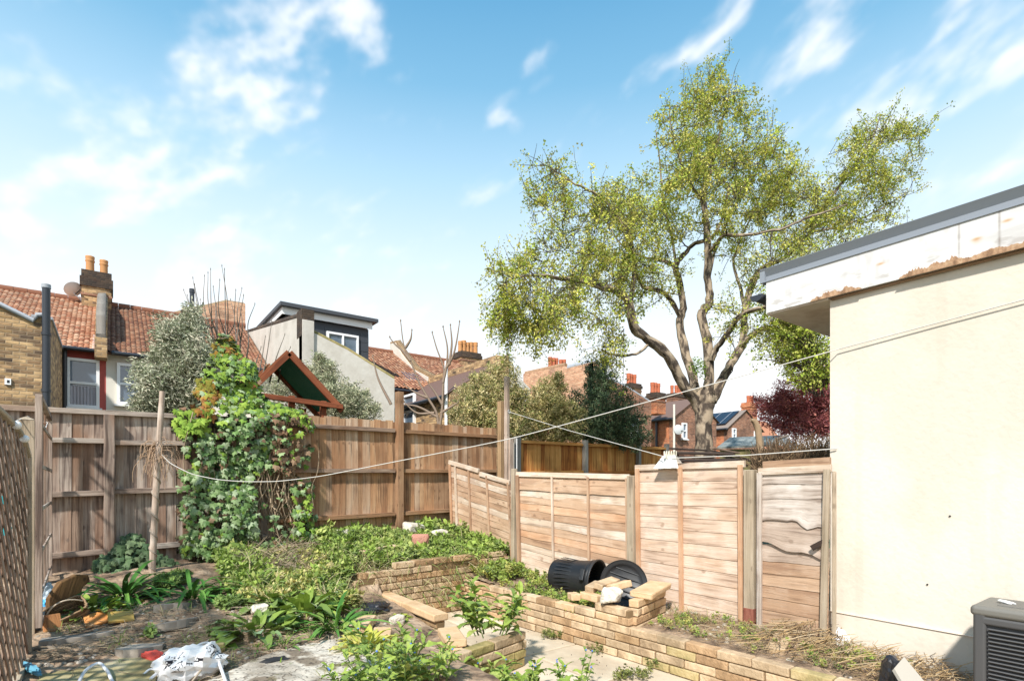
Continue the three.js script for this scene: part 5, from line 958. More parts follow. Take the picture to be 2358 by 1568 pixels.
  scatter('crown', g, M.leaf, list.length, (k) => { const p = list[k].clone().add(rnd3(.06)); return { p, s: rr(.5, 1.3), rx: rr(-1.2, 1.2), rz: rr(-1.2, 1.2), c: pick(cols), b: rr(.65, 1.3) }; }, cols, t);
  // a few fresh sprigs on the trunk
  const sl = []; for (let k = 0; k < 70; k++) sl.push(L(1608 + rr(-16, 16), 850 + rr(-26, 16), -.25 + rr(-.15, .1)));
  scatter('trunk_sprigs', g, M.leaf, sl.length, (k) => ({ p: sl[k], s: rr(.7, 1.2) }), [[.20, .34, .03], [.24, .36, .05]], t);
  console.log('tree tips', list.length, 'twig tris', sm.index.count / 3, C0.y.toFixed(1));
}

// ---------------------------------------------------------------- bushes, maple and other growth beyond the fences
// blobs: [px, py, distance, half-width px, half-height px, half-depth m, share]
function bush(name, label, category, trunkPx, Z, blobs, n, geo, mat, cols, o = {}) {
  const root = along(trunkPx, HY, Z); root.y = .5; const t = thing(name, label, category, root), tot = blobs.reduce((s, b) => s + b[6], 0), pts = [], tw = new MB();
  for (const [x, y, z, rx, ry, rz, sh] of blobs) {
    const c = along(x, y, z).sub(root), k0 = z / FOC, m = Math.round(n * sh / tot), W = [], nb = o.branches ? Math.max(2, Math.round(o.branches * sh / tot)) : 0;
    for (let k = 0; k < nb; k++) { const v = rnd3(1).normalize(), tip = c.clone().add(new THREE.Vector3(v.x * rx * k0 * 1.0, Math.abs(v.y) * ry * k0 * (o.tip ?? 1.08) * (rng() < .75 ? 1 : -.6), v.z * rz)), b = new THREE.Vector3(c.x * .35 + rr(-.15, .15), Math.min(c.y - ry * k0 * .7, tip.y - .2), c.z * .35), Q = curve3(b, b.clone().lerp(tip, .5).add(new THREE.Vector3((c.x - b.x) * .35 + rr(-.1, .1), .15, rr(-.1, .1))), tip, 7); tw.tube(Q, Q.map((_, i) => lerp(o.twigR || .012, .003, i / 7)), 4, 1, false); W.push(Q); }
    for (let k = 0; k < m; k++) {
      let p, v; if (W.length && rng() < (o.onTwig ?? .45)) { const Q = pick(W), i = 2 + Math.floor(rng() * 6); p = Q[Math.min(7, i)].clone().lerp(Q[Math.min(7, i + 1)], rng()).add(rnd3(o.fluff ?? .07)); }
      else { do v = rnd3(1); while (v.lengthSq() > 1 || v.lengthSq() < .1 * rng()); const lump = .52 + .92 * fbm(v.x * 2.6 + x * .07, v.y * 2.2 + v.z * 2, 951, 3); p = c.clone().add(new THREE.Vector3(v.x * rx * k0 * lump, v.y * ry * k0 * lump, v.z * rz * lump)); }
      pts.push(p);
    }
  }
  if (tw.i.length) mesh('stems', tw.geo(), o.twigMat || M.twigGrey, t);
  scatter(o.leafName || 'foliage', geo, mat, pts.length, (k) => ({ p: pts[k], s: rr(.6, 1.3), rx: rr(-1.3, 1.3), rz: rr(-1.3, 1.3), c: pick(cols), b: rr(.6, 1.3) }), cols, t);
  return t;
}
const gOlive = sprig(6, .062, .016, .07, 81), gSmall = sprig(6, .045, .026, .07, 82), gMaple = sprig(6, .06, .022, .08, 83), gBig = sprig(5, .07, .045, .08, 84);
bush('grey_shrub', 'large feathery grey-green shrub behind the left rear fence', 'shrub', 400, 8.6, [[395, 890, 8.6, 78, 65, .7, 6], [420, 815, 8.7, 66, 65, .6, 4.4], [350, 935, 8.5, 46, 30, .4, 1.6], [465, 870, 8.5, 45, 85, .5, 3], [395, 775, 8.7, 36, 45, .4, 1.1], [440, 755, 8.8, 34, 45, .4, 1.0]], 7600, gOlive, M.leafDull, [[.42, .43, .30], [.52, .52, .38], [.32, .34, .22], [.58, .54, .41], [.24, .28, .16]], { branches: 120, tip: 1.25, twigR: .012 });
bush('grey_shrub', 'grey-green shrub behind the playhouse frame, in front of the rendered wall', 'shrub', 770, 11.4, [[735, 890, 11.6, 48, 50, .7, 3], [788, 925, 11.4, 54, 40, .8, 5], [700, 905, 11.8, 34, 48, .5, 1.6], [742, 850, 11.6, 24, 34, .4, .8], [845, 950, 11.2, 26, 26, .4, 1], [640, 905, 11.8, 36, 44, .4, 1.4]], 5200, gOlive, M.leafDull, [[.40, .42, .26], [.50, .50, .33], [.30, .33, .20], [.56, .52, .36]], { branches: 70, tip: 1.3 });
bush('variegated_bush', 'large yellow-variegated holly-like bush behind the corner of the rear fence', 'bush', 1120, 12.2, [[1120, 925, 12.2, 70, 65, .9, 6], [1155, 865, 12.3, 38, 42, .6, 2.0], [1090, 960, 12.0, 50, 50, .7, 3], [1195, 950, 12.3, 40, 55, .7, 3], [1170, 985, 12, 90, 40, .7, 4]], 7600, gSmall, M.leaf, [[.66, .56, .26], [.46, .43, .17], [.76, .66, .38], [.27, .30, .10], [.56, .45, .23], [.20, .23, .08]], { branches: 50, tip: 1.2 });
bush('variegated_bush', 'rounded yellowish bush left of the dark evergreen, below the pink-brick wall', 'bush', 1262, 12.6, [[1260, 940, 12.6, 50, 45, .8, 4], [1268, 890, 12.7, 22, 26, .5, .8], [1290, 985, 12.4, 60, 50, .7, 4], [1225, 980, 12.4, 50, 45, .6, 2.4]], 6000, gSmall, M.leaf, [[.64, .55, .25], [.48, .44, .18], [.74, .63, .34], [.30, .33, .12], [.38, .34, .15]], { branches: 40, tip: 1.2 });
bush('evergreen_bush', 'dark green evergreen bush above the orange fence', 'bush', 1390, 12.8, [[1390, 950, 12.8, 75, 75, .9, 6], [1430, 985, 12.6, 50, 60, .7, 4], [1385, 880, 12.9, 36, 48, .5, 2], [1345, 980, 12.6, 50, 55, .7, 3], [1455, 1010, 12.5, 30, 35, .5, 1.4], [1365, 845, 12.9, 16, 34, .3, .4]], 6500, gSmall, M.leafGloss, [[.11, .17, .09], [.15, .22, .11], [.08, .13, .07], [.22, .26, .14]], { branches: 60, tip: 1.15 });
bush('purple_maple', 'purple-leaved maple beyond the broken panel, beside the cream building', 'tree', 1880, 11.2, [[1850, 930, 11.2, 95, 50, .9, 6], [1890, 890, 11.3, 60, 40, .7, 3], [1800, 950, 11.0, 55, 40, .6, 3], [1900, 970, 11.2, 50, 40, .6, 3], [1780, 925, 11.1, 34, 26, .4, 1], [1860, 985, 11.0, 80, 36, .6, 3]], 5200, gMaple, M.leaf, [[.46, .15, .15], [.56, .19, .18], [.32, .10, .115], [.64, .25, .20], [.46, .14, .17]], { branches: 70, tip: 1.1, leafName: 'crown', onTwig: .6 });
bush('hanging_tree', 'bright lime-green hanging foliage below the eaves of the cream building', 'tree', 1890, 9.6, [[1840, 790, 9.6, 80, 40, .6, 4], [1800, 750, 9.6, 50, 35, .5, 2], [1880, 830, 9.5, 55, 35, .5, 2.4], [1780, 830, 9.7, 35, 30, .4, 1.2], [1850, 870, 9.5, 50, 26, .3, 1.6], [1790, 715, 9.7, 34, 30, .4, 1.4], [1905, 860, 9.5, 34, 40, .4, 1.6], [1760, 700, 9.9, 30, 40, .4, 1]], 1250, sprig(4, .055, .034, .10, 84), M.leaf, [[.38, .46, .05], [.46, .52, .08], [.28, .38, .05], [.50, .50, .12]], { branches: 130, tip: 1.05, leafName: 'crown', onTwig: .85, twigMat: M.twig, fluff: .09 });
{ // brown brushwood hedge behind the broken panel
  const root = along(1850, HY, 8.4); root.y = .3; const t = thing('brushwood_hedge', 'dry brown brushwood tangle behind the broken panel, against the cream building', 'hedge', root), mb = new MB(), mb2 = new MB();
  for (let k = 0; k < 1500; k++) { const x = rr(1745, 1945), b = along(x, rr(1055, 1100), rr(8.0, 9.0)), hgt = rr(.10, .44) * (x > 1770 ? 1 : .7), e = b.clone().add(new THREE.Vector3(rr(-.25, .25), hgt, rr(-.2, .2))); const Q = curve3(b, b.clone().lerp(e, .5).add(rnd3(.1)), e, 3).map((p) => p.sub(root)); (k % 3 ? mb : mb2).tube(Q, [.008, .006, .005, .003], 3, 1, false); }
  stuff(mesh('twigs', mb.geo(), std({ color: lin(.16, .10, .055) }), t)); stuff(mesh('pale_twigs', mb2.geo(), std({ color: lin(.30, .20, .11) }), t));
  const st = thing('dead_trunk', 'thin broken tan trunk with a curled top in front of the purple maple', 'tree', along(1742, HY, 9.2)); { const o = st.position.clone(); const p = [[1752, 1080, 9.2], [1750, 1020, 9.2], [1746, 985, 9.2], [1738, 968, 9.2], [1730, 966, 9.2]].map((q) => along(...q).sub(o)); mesh('trunk', new MB().tube(p, [.06, .055, .055, .05, .03], 8).geo(), std({ color: lin(.36, .25, .15), bumpMap: barkBump, bumpScale: .01 }), st); const q = [[1768, 1080, 9.4], [1772, 1040, 9.4], [1790, 1010, 9.5], [1815, 1002, 9.6]].map((v) => along(...v).sub(o)); mesh('branch', new MB().tube(q, [.04, .035, .03, .02], 6).geo(), M.twigGrey, st); }
}
// bare shrubs with stiff upright shoots
function bareShrub(label, baseList, Z, shoots, mat, r0) {
  const root = along(baseList[0], baseList[1], Z), t = thing('bare_shrub', label, 'shrub', root), mb = new MB();
  for (const s of shoots) { const P = s.map(([x, y, dz]) => along(x, y, Z + (dz || 0)).sub(root)), C = new THREE.CatmullRomCurve3(P).getPoints(P.length * 4); mb.tube(C, C.map((_, i) => lerp(s.r || r0, r0 * .28, i / (C.length - 1))), 5, 1); const e = P[P.length - 1]; mb.tube([e, e.clone().add(new THREE.Vector3(0, .035, 0))], [r0 * .55, r0 * .3], 5); }
  mesh('stems', mb.geo(), mat, t); return t;
}
{
  const s = []; for (const [x, y, bx] of [[443, 640, 500], [447, 655, 505], [460, 690, 500], [470, 635, 510], [478, 628, 515], [484, 620, 512], [490, 660, 520], [510, 612, 525], [505, 645, 520], [516, 620, 525], [530, 690, 530], [542, 668, 535], [556, 664, 540], [560, 680, 545], [430, 680, 492], [422, 668, 490], [552, 706, 540], [586, 700, 560], [497, 700, 515]]) s.push([[bx, 860, rr(-.4, .4)], [lerp(bx, x, .4) + rr(-13, 13), 790, rr(-.4, .4)], [lerp(bx, x, .75) + rr(-10, 10), lerp(790, y, .5), rr(-.4, .4)], [x, y, rr(-.4, .4)]]);
  for (const [x, y, bx] of [[610, 775, 590], [625, 740, 600], [600, 800, 575], [655, 770, 620], [668, 800, 640]]) s.push([[bx, 880], [lerp(bx, x, .5) + rr(-6, 6), 830], [x, y]]);
  bareShrub('tall leafless shrub with many stiff upright shoots behind the ivy', [510, 900], 10.2, s, M.twigGrey, .016);
  const c = [[[1010, 985], [1005, 950], [985, 915], [965, 880], [945, 830], [930, 795], [922, 738]], [[945, 830], [925, 805], [908, 790], [897, 776]], [[933, 800], [945, 780], [948, 760]], [[1012, 985], [1018, 940], [1020, 890], [1022, 850], [1005, 800], [995, 765]], [[1020, 880], [1028, 840], [1030, 800], [1020, 752]], [[1028, 845], [1042, 820], [1050, 790], [1058, 740]], [[1034, 838], [1040, 790], [1037, 748]], [[1008, 960], [960, 935], [925, 930]], [[1000, 950], [960, 950], [930, 925]], [[1015, 950], [1040, 935], [1055, 925]], [[985, 915], [960, 905], [930, 885]], [[1018, 930], [1000, 900], [985, 880]], [[900, 930], [870, 870], [858, 820]]];
  bareShrub('leafless shrub with a few thick pale branches between the rear fence and the brick wing', [1010, 990], 11.4, c, std({ color: lin(.26, .19, .14) }), .034);
}

// ---------------------------------------------------------------- ivy on the rear fence
function ivyLeaf(s) {                    // five-lobed leaf, slightly cupped, stalk end at the origin, lying in xz
  const o = [[0, 0], [.30, -.10], [.50, .06], [.36, .26], [.46, .52], [.20, .52], [0, .95], [-.20, .52], [-.46, .52], [-.36, .26], [-.50, .06], [-.30, -.10]], mb = new MB(), c = new THREE.Vector3(0, .05 * s, .3 * s);
  const P = o.map(([x, z]) => new THREE.Vector3(x * s, -Math.abs(x) * .16 * s - z * z * .12 * s, z * s));
  for (let k = 0; k < P.length; k++) mb.tri(c, P[(k + 1) % P.length], P[k]); return mb.geo();
}
const gIvy = ivyLeaf(.085), gOval = (() => { const mb = new MB(), s = .07, P = [[0, 0], [.28, .25], [.30, .55], [0, 1], [-.30, .55], [-.28, .25]].map(([x, z]) => new THREE.Vector3(x * s, Math.abs(x) * .2 * s - z * z * .1 * s, z * s)), c = new THREE.Vector3(0, 0, .45 * s); for (let k = 0; k < 6; k++) mb.tri(c, P[(k + 1) % 6], P[k]); return mb.geo(); })();
const IVY = [[.14, .24, .07], [.20, .30, .11], [.10, .18, .055], [.27, .36, .17], [.08, .14, .045], [.34, .42, .25]], IVYLIME = [[.25, .39, .05], [.32, .45, .07], [.19, .32, .045]], IVYDEAD = [[.24, .14, .08], [.32, .21, .13], [.17, .10, .06]];
// leaf facing: hang with the tip down, faces outward along n
function leafQuat(n, tip) { const y = n.clone().normalize(), z = tip.clone().addScaledVector(y, -tip.dot(y)).normalize(), x = new THREE.Vector3().crossVectors(y, z); return new THREE.Quaternion().setFromRotationMatrix(new THREE.Matrix4().makeBasis(x, y, z)); }
{
  const fp = (px, py) => onLine(px, py, RF_A, RF_B), root = fp(540, 1285), nOut = new THREE.Vector3(rfDir[1], 0, rfDir[0]);   // out of the fence towards us
  if (nOut.z < 0) nOut.negate();
  const t = thing('ivy', 'big mass of ivy swallowing the middle of the rear fence, with dead brown patches', 'ivy', root);
  // outline widths by height: [py, left px, right px, bulge m]
  const prof = [[770, 512, 532, .10], [800, 492, 548, .16], [830, 488, 580, .2], [880, 462, 596, .26], [920, 440, 610, .3], [945, 408, 690, .3], [980, 402, 712, .3], [1030, 410, 708, .28], [1080, 418, 700, .26], [1130, 412, 712, .28], [1180, 396, 715, .34], [1230, 408, 720, .38], [1275, 420, 560, .36], [1300, 440, 540, .2]];
  const sample = () => {
    for (;;) {
      const y = rr(766, 1300); let k = 0; while (k < prof.length - 2 && prof[k + 1][0] < y) k++;
      const f = (y - prof[k][0]) / (prof[k + 1][0] - prof[k][0]), l = lerp(prof[k][1], prof[k + 1][1], f), r = lerp(prof[k][2], prof[k + 1][2], f), x = rr(398, 722); if (x < l - 8 * rng() || x > r + 8 * rng()) continue;
      const e = Math.min(1, Math.min(x - l, r - x) / 40), bul = lerp(prof[k][3], prof[k + 1][3], f);
      if (x > 570 && x < 655 && y > 1085 && y < 1240 && rng() < .93) continue;                        // bare stems low in the middle
      if (x > 610 && x < 690 && y > 975 && y < 1100 && rng() < .35) continue;
      const lump = fbm(x * .03, y * .03, 1001, 3), rag = (fbm(x * .02 + 7, y * .045, 1003, 3) - .5) * 90; if (x < l + rag * .9 || x > r + rag * .6) continue; if (fbm(x * .045, y * .045, 1009, 3) < .41 && rng() < .9) continue; if (x > 640 && fbm(x * .06, y * .06, 1010, 2) < .56 && rng() < .82) continue;
      return { x, y, out: .03 + bul * (.25 + .75 * Math.sqrt(Math.max(0, e))) * (.55 + .8 * lump) + (y < 945 ? -.10 : 0), lump };
    }
  };
  const leaves = { live: [], lime: [], dead: [] };
  for (let k = 0; k < 3700; k++) {
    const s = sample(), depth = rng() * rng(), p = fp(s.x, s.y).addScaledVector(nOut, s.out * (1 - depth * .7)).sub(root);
    let kind = 'live'; const brown = (s.x > 610 && s.x < 700 && s.y > 950 && s.y < 1120);
    if (brown && rng() < .55) kind = 'dead'; else if ((s.x < 480 && s.y > 945 && s.y < 1000) || (s.x > 640 && s.y > 930 && s.y < 1010 && rng() < .8) || (s.y < 960 && rng() < .55) || (s.x > 640 && s.y > 1120 && rng() < .55) || rng() < .07) kind = 'lime'; if (kind === 'live' && rng() < .07) kind = 'dead';
    if (s.y < 815 && rng() < .5 || (Math.hypot(s.x - 465, (s.y - 915) * .7) < 34 && rng() < .8)) kind = 'rust';
    const n = nOut.clone().add(rnd3(.55)).add(new THREE.Vector3(-.12, .45, 0)), tip = new THREE.Vector3(rr(-.6, .6), -1, rr(-.2, .4));
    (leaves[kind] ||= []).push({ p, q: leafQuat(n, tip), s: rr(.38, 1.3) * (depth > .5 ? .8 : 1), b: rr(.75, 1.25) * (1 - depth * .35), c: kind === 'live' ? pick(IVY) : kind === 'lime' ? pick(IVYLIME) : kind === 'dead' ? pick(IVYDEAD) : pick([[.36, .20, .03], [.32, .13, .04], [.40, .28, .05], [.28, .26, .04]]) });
  }
  for (const [kind, l] of Object.entries(leaves)) { const im = scatter(kind === 'dead' ? 'dead_leaves' : kind === 'rust' ? 'young_leaves' : 'leaves', gIvy, kind === 'live' ? M.leafGloss : M.leaf, l.length, (k) => l[k], null, t); if (kind === 'dead') im.userData.label = 'dead brown ivy leaves'; if (kind === 'rust') im.userData.label = 'orange and rust-tinted young leaves'; }
  // stems
  const mb = new MB();
  for (let k = 0; k < 46; k++) { const x = rr(575, 655), P = []; let px = x, py = rr(940, 1060); for (let j = 0; j < 8; j++) { P.push(fp(px, py).addScaledVector(nOut, rr(.04, .26)).sub(root)); px += rr(-18, 18); py += rr(18, 38); } const C = new THREE.CatmullRomCurve3(P).getPoints(24), r = rr(.0035, .010); mb.tube(C, r, 4, 1, false); }
  for (let k = 0; k < 26; k++) { const P = []; let px = rr(420, 700), py = rr(1180, 1290); for (let j = 0; j < 6; j++) { P.push(fp(px, py).addScaledVector(nOut, rr(.05, .3)).sub(root)); px += rr(-22, 22); py -= rr(20, 60); } mb.tube(new THREE.CatmullRomCurve3(P).getPoints(16), rr(.003, .008), 4, 1, false); }
  mesh('stems', mb.geo(), M.twigPale, t);
  // a dark core so that the mass is thick, made of more leaves
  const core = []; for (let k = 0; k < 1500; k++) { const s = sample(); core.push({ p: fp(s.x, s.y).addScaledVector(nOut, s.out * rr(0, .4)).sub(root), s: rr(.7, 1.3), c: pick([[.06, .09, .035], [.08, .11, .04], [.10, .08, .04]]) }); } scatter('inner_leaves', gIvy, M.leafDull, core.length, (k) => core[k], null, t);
  // some ivy hanging over at the foot: a second lower mound round the washing pole
  const r2 = onGround(300, 1300), t2 = thing('ivy', 'low dark ivy mound at the foot of the leaning washing pole', 'ivy', r2), l2 = [];
  for (let k = 0; k < 760; k++) { const x = rr(215, 395), top = 1300 - 62 * Math.exp(-Math.pow((x - 300) / 48, 2)) - 14, y = rr(top, 1330), p = fp(x, y).addScaledVector(nOut, .10 + rr(0, .35) * (1 - (1330 - y) / 130)).sub(r2); l2.push({ p, q: leafQuat(nOut.clone().add(rnd3(.5)).add(new THREE.Vector3(0, .6, 0)), new THREE.Vector3(rr(-.6, .6), -1, .2)), s: rr(.7, 1.3), c: pick([[.07, .12, .055], [.10, .16, .07], [.15, .21, .10], [.055, .09, .04]]) }); }
  scatter('leaves', gIvy, M.leafGloss, l2.length, (k) => l2[k], null, t2);
}

// ---------------------------------------------------------------- clumps of plants in the beds
// arching blade: width profile along a bent midrib, keeled
function blade(len, w, bend, seg = 6) {
  const mb = new MB(), L = [], Rr = [], C = []; let x = 0, y = 0, a = Math.PI / 2 - .25;
  for (let k = 0; k <= seg; k++) { const f = k / seg, ww = w * (f < .3 ? lerp(.55, 1, f / .3) : Math.sqrt(Math.max(0, 1 - Math.pow((f - .3) / .7, 2.2)))); C.push(new THREE.Vector3(0, y, x)); L.push(new THREE.Vector3(-ww / 2, y + ww * .18, x)); Rr.push(new THREE.Vector3(ww / 2, y + ww * .18, x)); a -= bend / seg; x += Math.cos(a) * len / seg; y += Math.sin(a) * len / seg; }
  for (let k = 0; k < seg; k++) { mb.quad(L[k], C[k], C[k + 1], L[k + 1]); mb.quad(C[k], Rr[k], Rr[k + 1], C[k + 1]); }
  return mb.geo();
}
function broad(len, w, bend, seg = 5) { const mb = new MB(), L = [], Rr = [], C = []; let x = 0, y = 0, a = .75; for (let k = 0; k <= seg; k++) { const f = k / seg, ww = w * Math.pow(Math.sin(Math.PI * clamp(f * .93 + .07, 0, 1)), .75) * (f < .18 ? .35 + f * 2.5 : 1), wv = Math.sin(k * 2.1) * .012; C.push(new THREE.Vector3(0, y, x)); L.push(new THREE.Vector3(-ww / 2, y + ww * .20 + wv, x)); Rr.push(new THREE.Vector3(ww / 2, y + ww * .20 - wv, x)); a -= bend / seg; x += Math.cos(a) * len / seg; y += Math.sin(a) * len / seg; } for (let k = 0; k < seg; k++) { mb.quad(L[k], C[k], C[k + 1], L[k + 1]); mb.quad(C[k], Rr[k], Rr[k + 1], C[k + 1]); } return mb.geo(); }
const bladeG = [blade(.46, .032, 1.5), blade(.52, .036, 1.9), blade(.40, .030, 1.2), blade(.36, .034, 2.2), blade(.30, .030, 1.6)], broadG = [broad(.26, .085, 1.0), broad(.30, .10, 1.4), broad(.22, .075, .8), broad(.18, .07, 1.2)];
function clump(name, label, pos, n, geos, mats, sc, spread, tiltMin, tiltMax, cat = 'plant', leafName = 'leaf') {
  const t = thing(name, label, cat, pos);
  for (let k = 0; k < n; k++) {
    const m = mesh(leafName, pick(geos), pick(mats), t), a = k * 2.399 + rr(-.4, .4), r = Math.sqrt(k / n), tl = lerp(tiltMin, tiltMax, r) + rr(-.12, .12);
    m.position.set(Math.sin(a) * spread * r, -.01, Math.cos(a) * spread * r); m.rotation.set(tl, a, rr(-.2, .2), 'YXZ'); m.scale.setScalar(sc * rr(.7, 1.2));
  }
  return t;
}
const darkStrap = M.strap, limeM = [lin(.28, .36, .05), lin(.36, .42, .07), lin(.20, .30, .04)].map((color) => leafMat({ color, roughness: .7, transmission: .3 })), yel = [lin(.55, .55, .10), lin(.62, .56, .16), lin(.44, .48, .08)].map((color) => leafMat({ color, roughness: .7, transmission: .3 }));
clump('strap_leaved_plant', 'largest clump of arching dark strap leaves, in front of the washing pole', onGround(285, 1372), 72, bladeG, darkStrap, 1.35, .14, -.1, .8);
clump('strap_leaved_plant', 'clump of dark strap leaves between the washing pole and the ivy foot', onGround(440, 1372), 66, bladeG, darkStrap, 1.2, .18, 0, .85);
clump('strap_leaved_plant', 'clump of strap leaves right under the foot of the big ivy', onGround(515, 1352), 46, bladeG, [M.strap[1], M.strap[2]], .95, .14, 0, .8);
clump('strap_leaved_plant', 'neat bright green tuft of strap leaves at the far corner of the concrete slab', onGround(772, 1452), 54, [bladeG[2], bladeG[4]], [M.strap[1], M.strap[2], M.strap[0]], 1.15, .08, -.1, .5);
clump('small_leafy_plant', 'pale green bushy seedling plant in front of the largest strap-leaved clump, beside the basket', onGround(213, 1402), 64, [broadG[3], broadG[2]], [M.sage[0], M.sage[1], limeM[2]], 1.0, .22, -.8, .4);
clump('rosette_plant', 'broad rosette of grey-green leaves in the middle of the left bed', onGround(592, 1452), 46, [broadG[0], broadG[2]], [M.sage[0], M.sage[2], lin(.20, .31, .13)].map((m) => m.isColor ? leafMat({ color: m, roughness: .8 }) : m), 1.15, .2, -.7, .3);
clump('rosette_plant', 'upright rosette of long leaves behind the strap-leaved tuft', onGround(700, 1412), 46, [broadG[1], broadG[0]], [M.sage[0], M.sage[2], M.sage[1]], 1.2, .2, -.8, .2);
clump('rosette_plant', 'leafy rosette behind the middle rosette, under the yellow-green weeds', onGround(625, 1398), 32, [broadG[1], broadG[0]], [M.sage[2], M.sage[0]], 1.1, .13, -.8, .2);
clump('small_leafy_plant', 'small bright weed with notched leaves left of the middle rosette', onGround(520, 1478), 22, [broadG[3]], [M.sage[1], M.sage[0]], .62, .10, -.2, .8);
clump('small_leafy_plant', 'small leafy weed on the edge of the grey stone slabs', onGround(545, 1440), 20, [broadG[3]], [M.sage[0], M.sage[2]], .55, .10, -.2, .8);
clump('small_leafy_plant', 'low green weed patch on the left stone slab', onGround(478, 1470), 18, [broadG[3]], [M.strap[2], M.sage[0]], .40, .12, -.1, 1.0);
clump('yellow_plant', 'yellowed wilting plant at the corner of the concrete slab', onGround(842, 1500).add(new THREE.Vector3(0, .04, 0)), 44, [broadG[2], broadG[0]], yel, .85, .16, -.9, .3);
clump('yellow_plant', 'spindly yellow-green shoots growing against the left coping', onGround(922, 1420), 26, [broadG[3]], [yel[2], limeM[0], limeM[1]], .5, .07, -.9, .5);
for (const [px, py, s, l] of [[590, 1497, .35, 'tiny grass tuft below the middle rosette'], [655, 1488, .5, 'little grass tuft beside the edge of the concrete slab'], [640, 1545, .3, 'tiny grass tuft on the black cloth side of the slab']]) clump('grass_tuft', l, onGround(px, py), 22, [bladeG[2]], [M.strap[2], limeM[2]], s, .05, -.2, .6, 'grass');
// leafy stems: upright stalks with leaves up them
function leafyStems(name, label, pos, stems, h, geos, mats, sc, o = {}) {
  const t = thing(name, label, 'plant', pos), mb = new MB();
  for (let s = 0; s < stems; s++) {
    const a = rr(0, 6.283), r = (o.spread || .2) * Math.sqrt(rng()), b = new THREE.Vector3(Math.cos(a) * r, -.02, Math.sin(a) * r), H = h * rr(.65, 1.1), e = b.clone().add(new THREE.Vector3(Math.cos(a) * H * (o.lean ?? .35), H, Math.sin(a) * H * (o.lean ?? .35))), Q = curve3(b, b.clone().lerp(e, .5).add(new THREE.Vector3(0, H * .12, 0)), e, 6);
    mb.tube(Q, Q.map((_, i) => lerp(.006, .0025, i / 6)), 5);
    const n = o.leaves || 12; for (let k = 0; k < n; k++) { const f = lerp(.15, 1, k / (n - 1)), q = Q[Math.min(6, Math.round(f * 6))], m = mesh('leaf', pick(geos), pick(mats), t), an = k * 2.4 + s; m.position.copy(q).add(rnd3(.008)); m.rotation.set(rr(-.35, .3) - (f > .85 ? .4 : 0), an, rr(-.3, .3), 'YXZ'); m.scale.setScalar(sc * rr(.7, 1.15) * (f > .8 ? .7 : 1)); }
    if (o.flower && rng() < o.flower) { const f = mesh('blue_flower', new THREE.IcosahedronGeometry(.008, 0), std({ color: lin(.10, .20, .62) }), t); f.position.copy(e).add(new THREE.Vector3(0, .02, 0)); }
  }
  mesh('stem', mb.geo(), std({ color: lin(.14, .22, .06) }), t); return t;
}
const gl = [broadG[0], broadG[1], broadG[2]];
leafyStems('large_leaved_plant', 'lush sage-green plant with large oval leaves on top of the short front wall', V(2.86, .32, 4.22), 11, .40, gl, M.sage, .84, { spread: .15, lean: .5, leaves: 12 });
leafyStems('leafy_weed', 'leafy weeds with tiny blue flowers at the lower edge, left of the short front wall', onGround(930, 1565), 15, .36, [broadG[2], broadG[3]], [M.sage[1], M.sage[0], M.sage[3], M.sage[2]], .68, { spread: .34, lean: .45, leaves: 13, flower: .5 });
leafyStems('leafy_weed', 'leafy weeds in the bottom left of the front wall, spilling over the concrete slab', onGround(880, 1600), 11, .26, [broadG[2], broadG[3]], [M.sage[1], M.sage[0], M.sage[2]], .52, { spread: .24, lean: .6, leaves: 12, flower: .5 });
leafyStems('leafy_weed', 'bright leafy weeds on the paving in front of the short front wall, bottom centre', onY(1120, 1610, 0), 17, .27, [broadG[0], broadG[2], broadG[3]], [M.sage[1], M.sage[3], M.sage[0], limeM[2]], .70, { spread: .30, lean: .4, leaves: 13, flower: .5 });
leafyStems('leafy_weed', 'leafy weeds on the paving right of the short front wall, at the lower edge', onY(1240, 1630, 0), 13, .28, [broadG[2], broadG[3]], [M.sage[1], M.sage[0], M.sage[2]], .66, { spread: .24, lean: .5, leaves: 12, flower: .6 });
leafyStems('leafy_weed', 'slender blue-flowered weed shoots leaning over the paving, rightmost of the weeds', onY(1322, 1612, 0), 5, .34, [broadG[3]], [M.sage[0], M.sage[2], M.sage[1]], .52, { spread: .12, lean: .4, leaves: 11, flower: .9 });
leafyStems('leafy_weed', 'tall loose leaves standing beside the stub wall at the lower edge', onGround(1005, 1560), 5, .30, [broadG[0], broadG[2]], [M.sage[1], M.sage[3]], .6, { spread: .12, lean: .3, leaves: 10, flower: .4 });

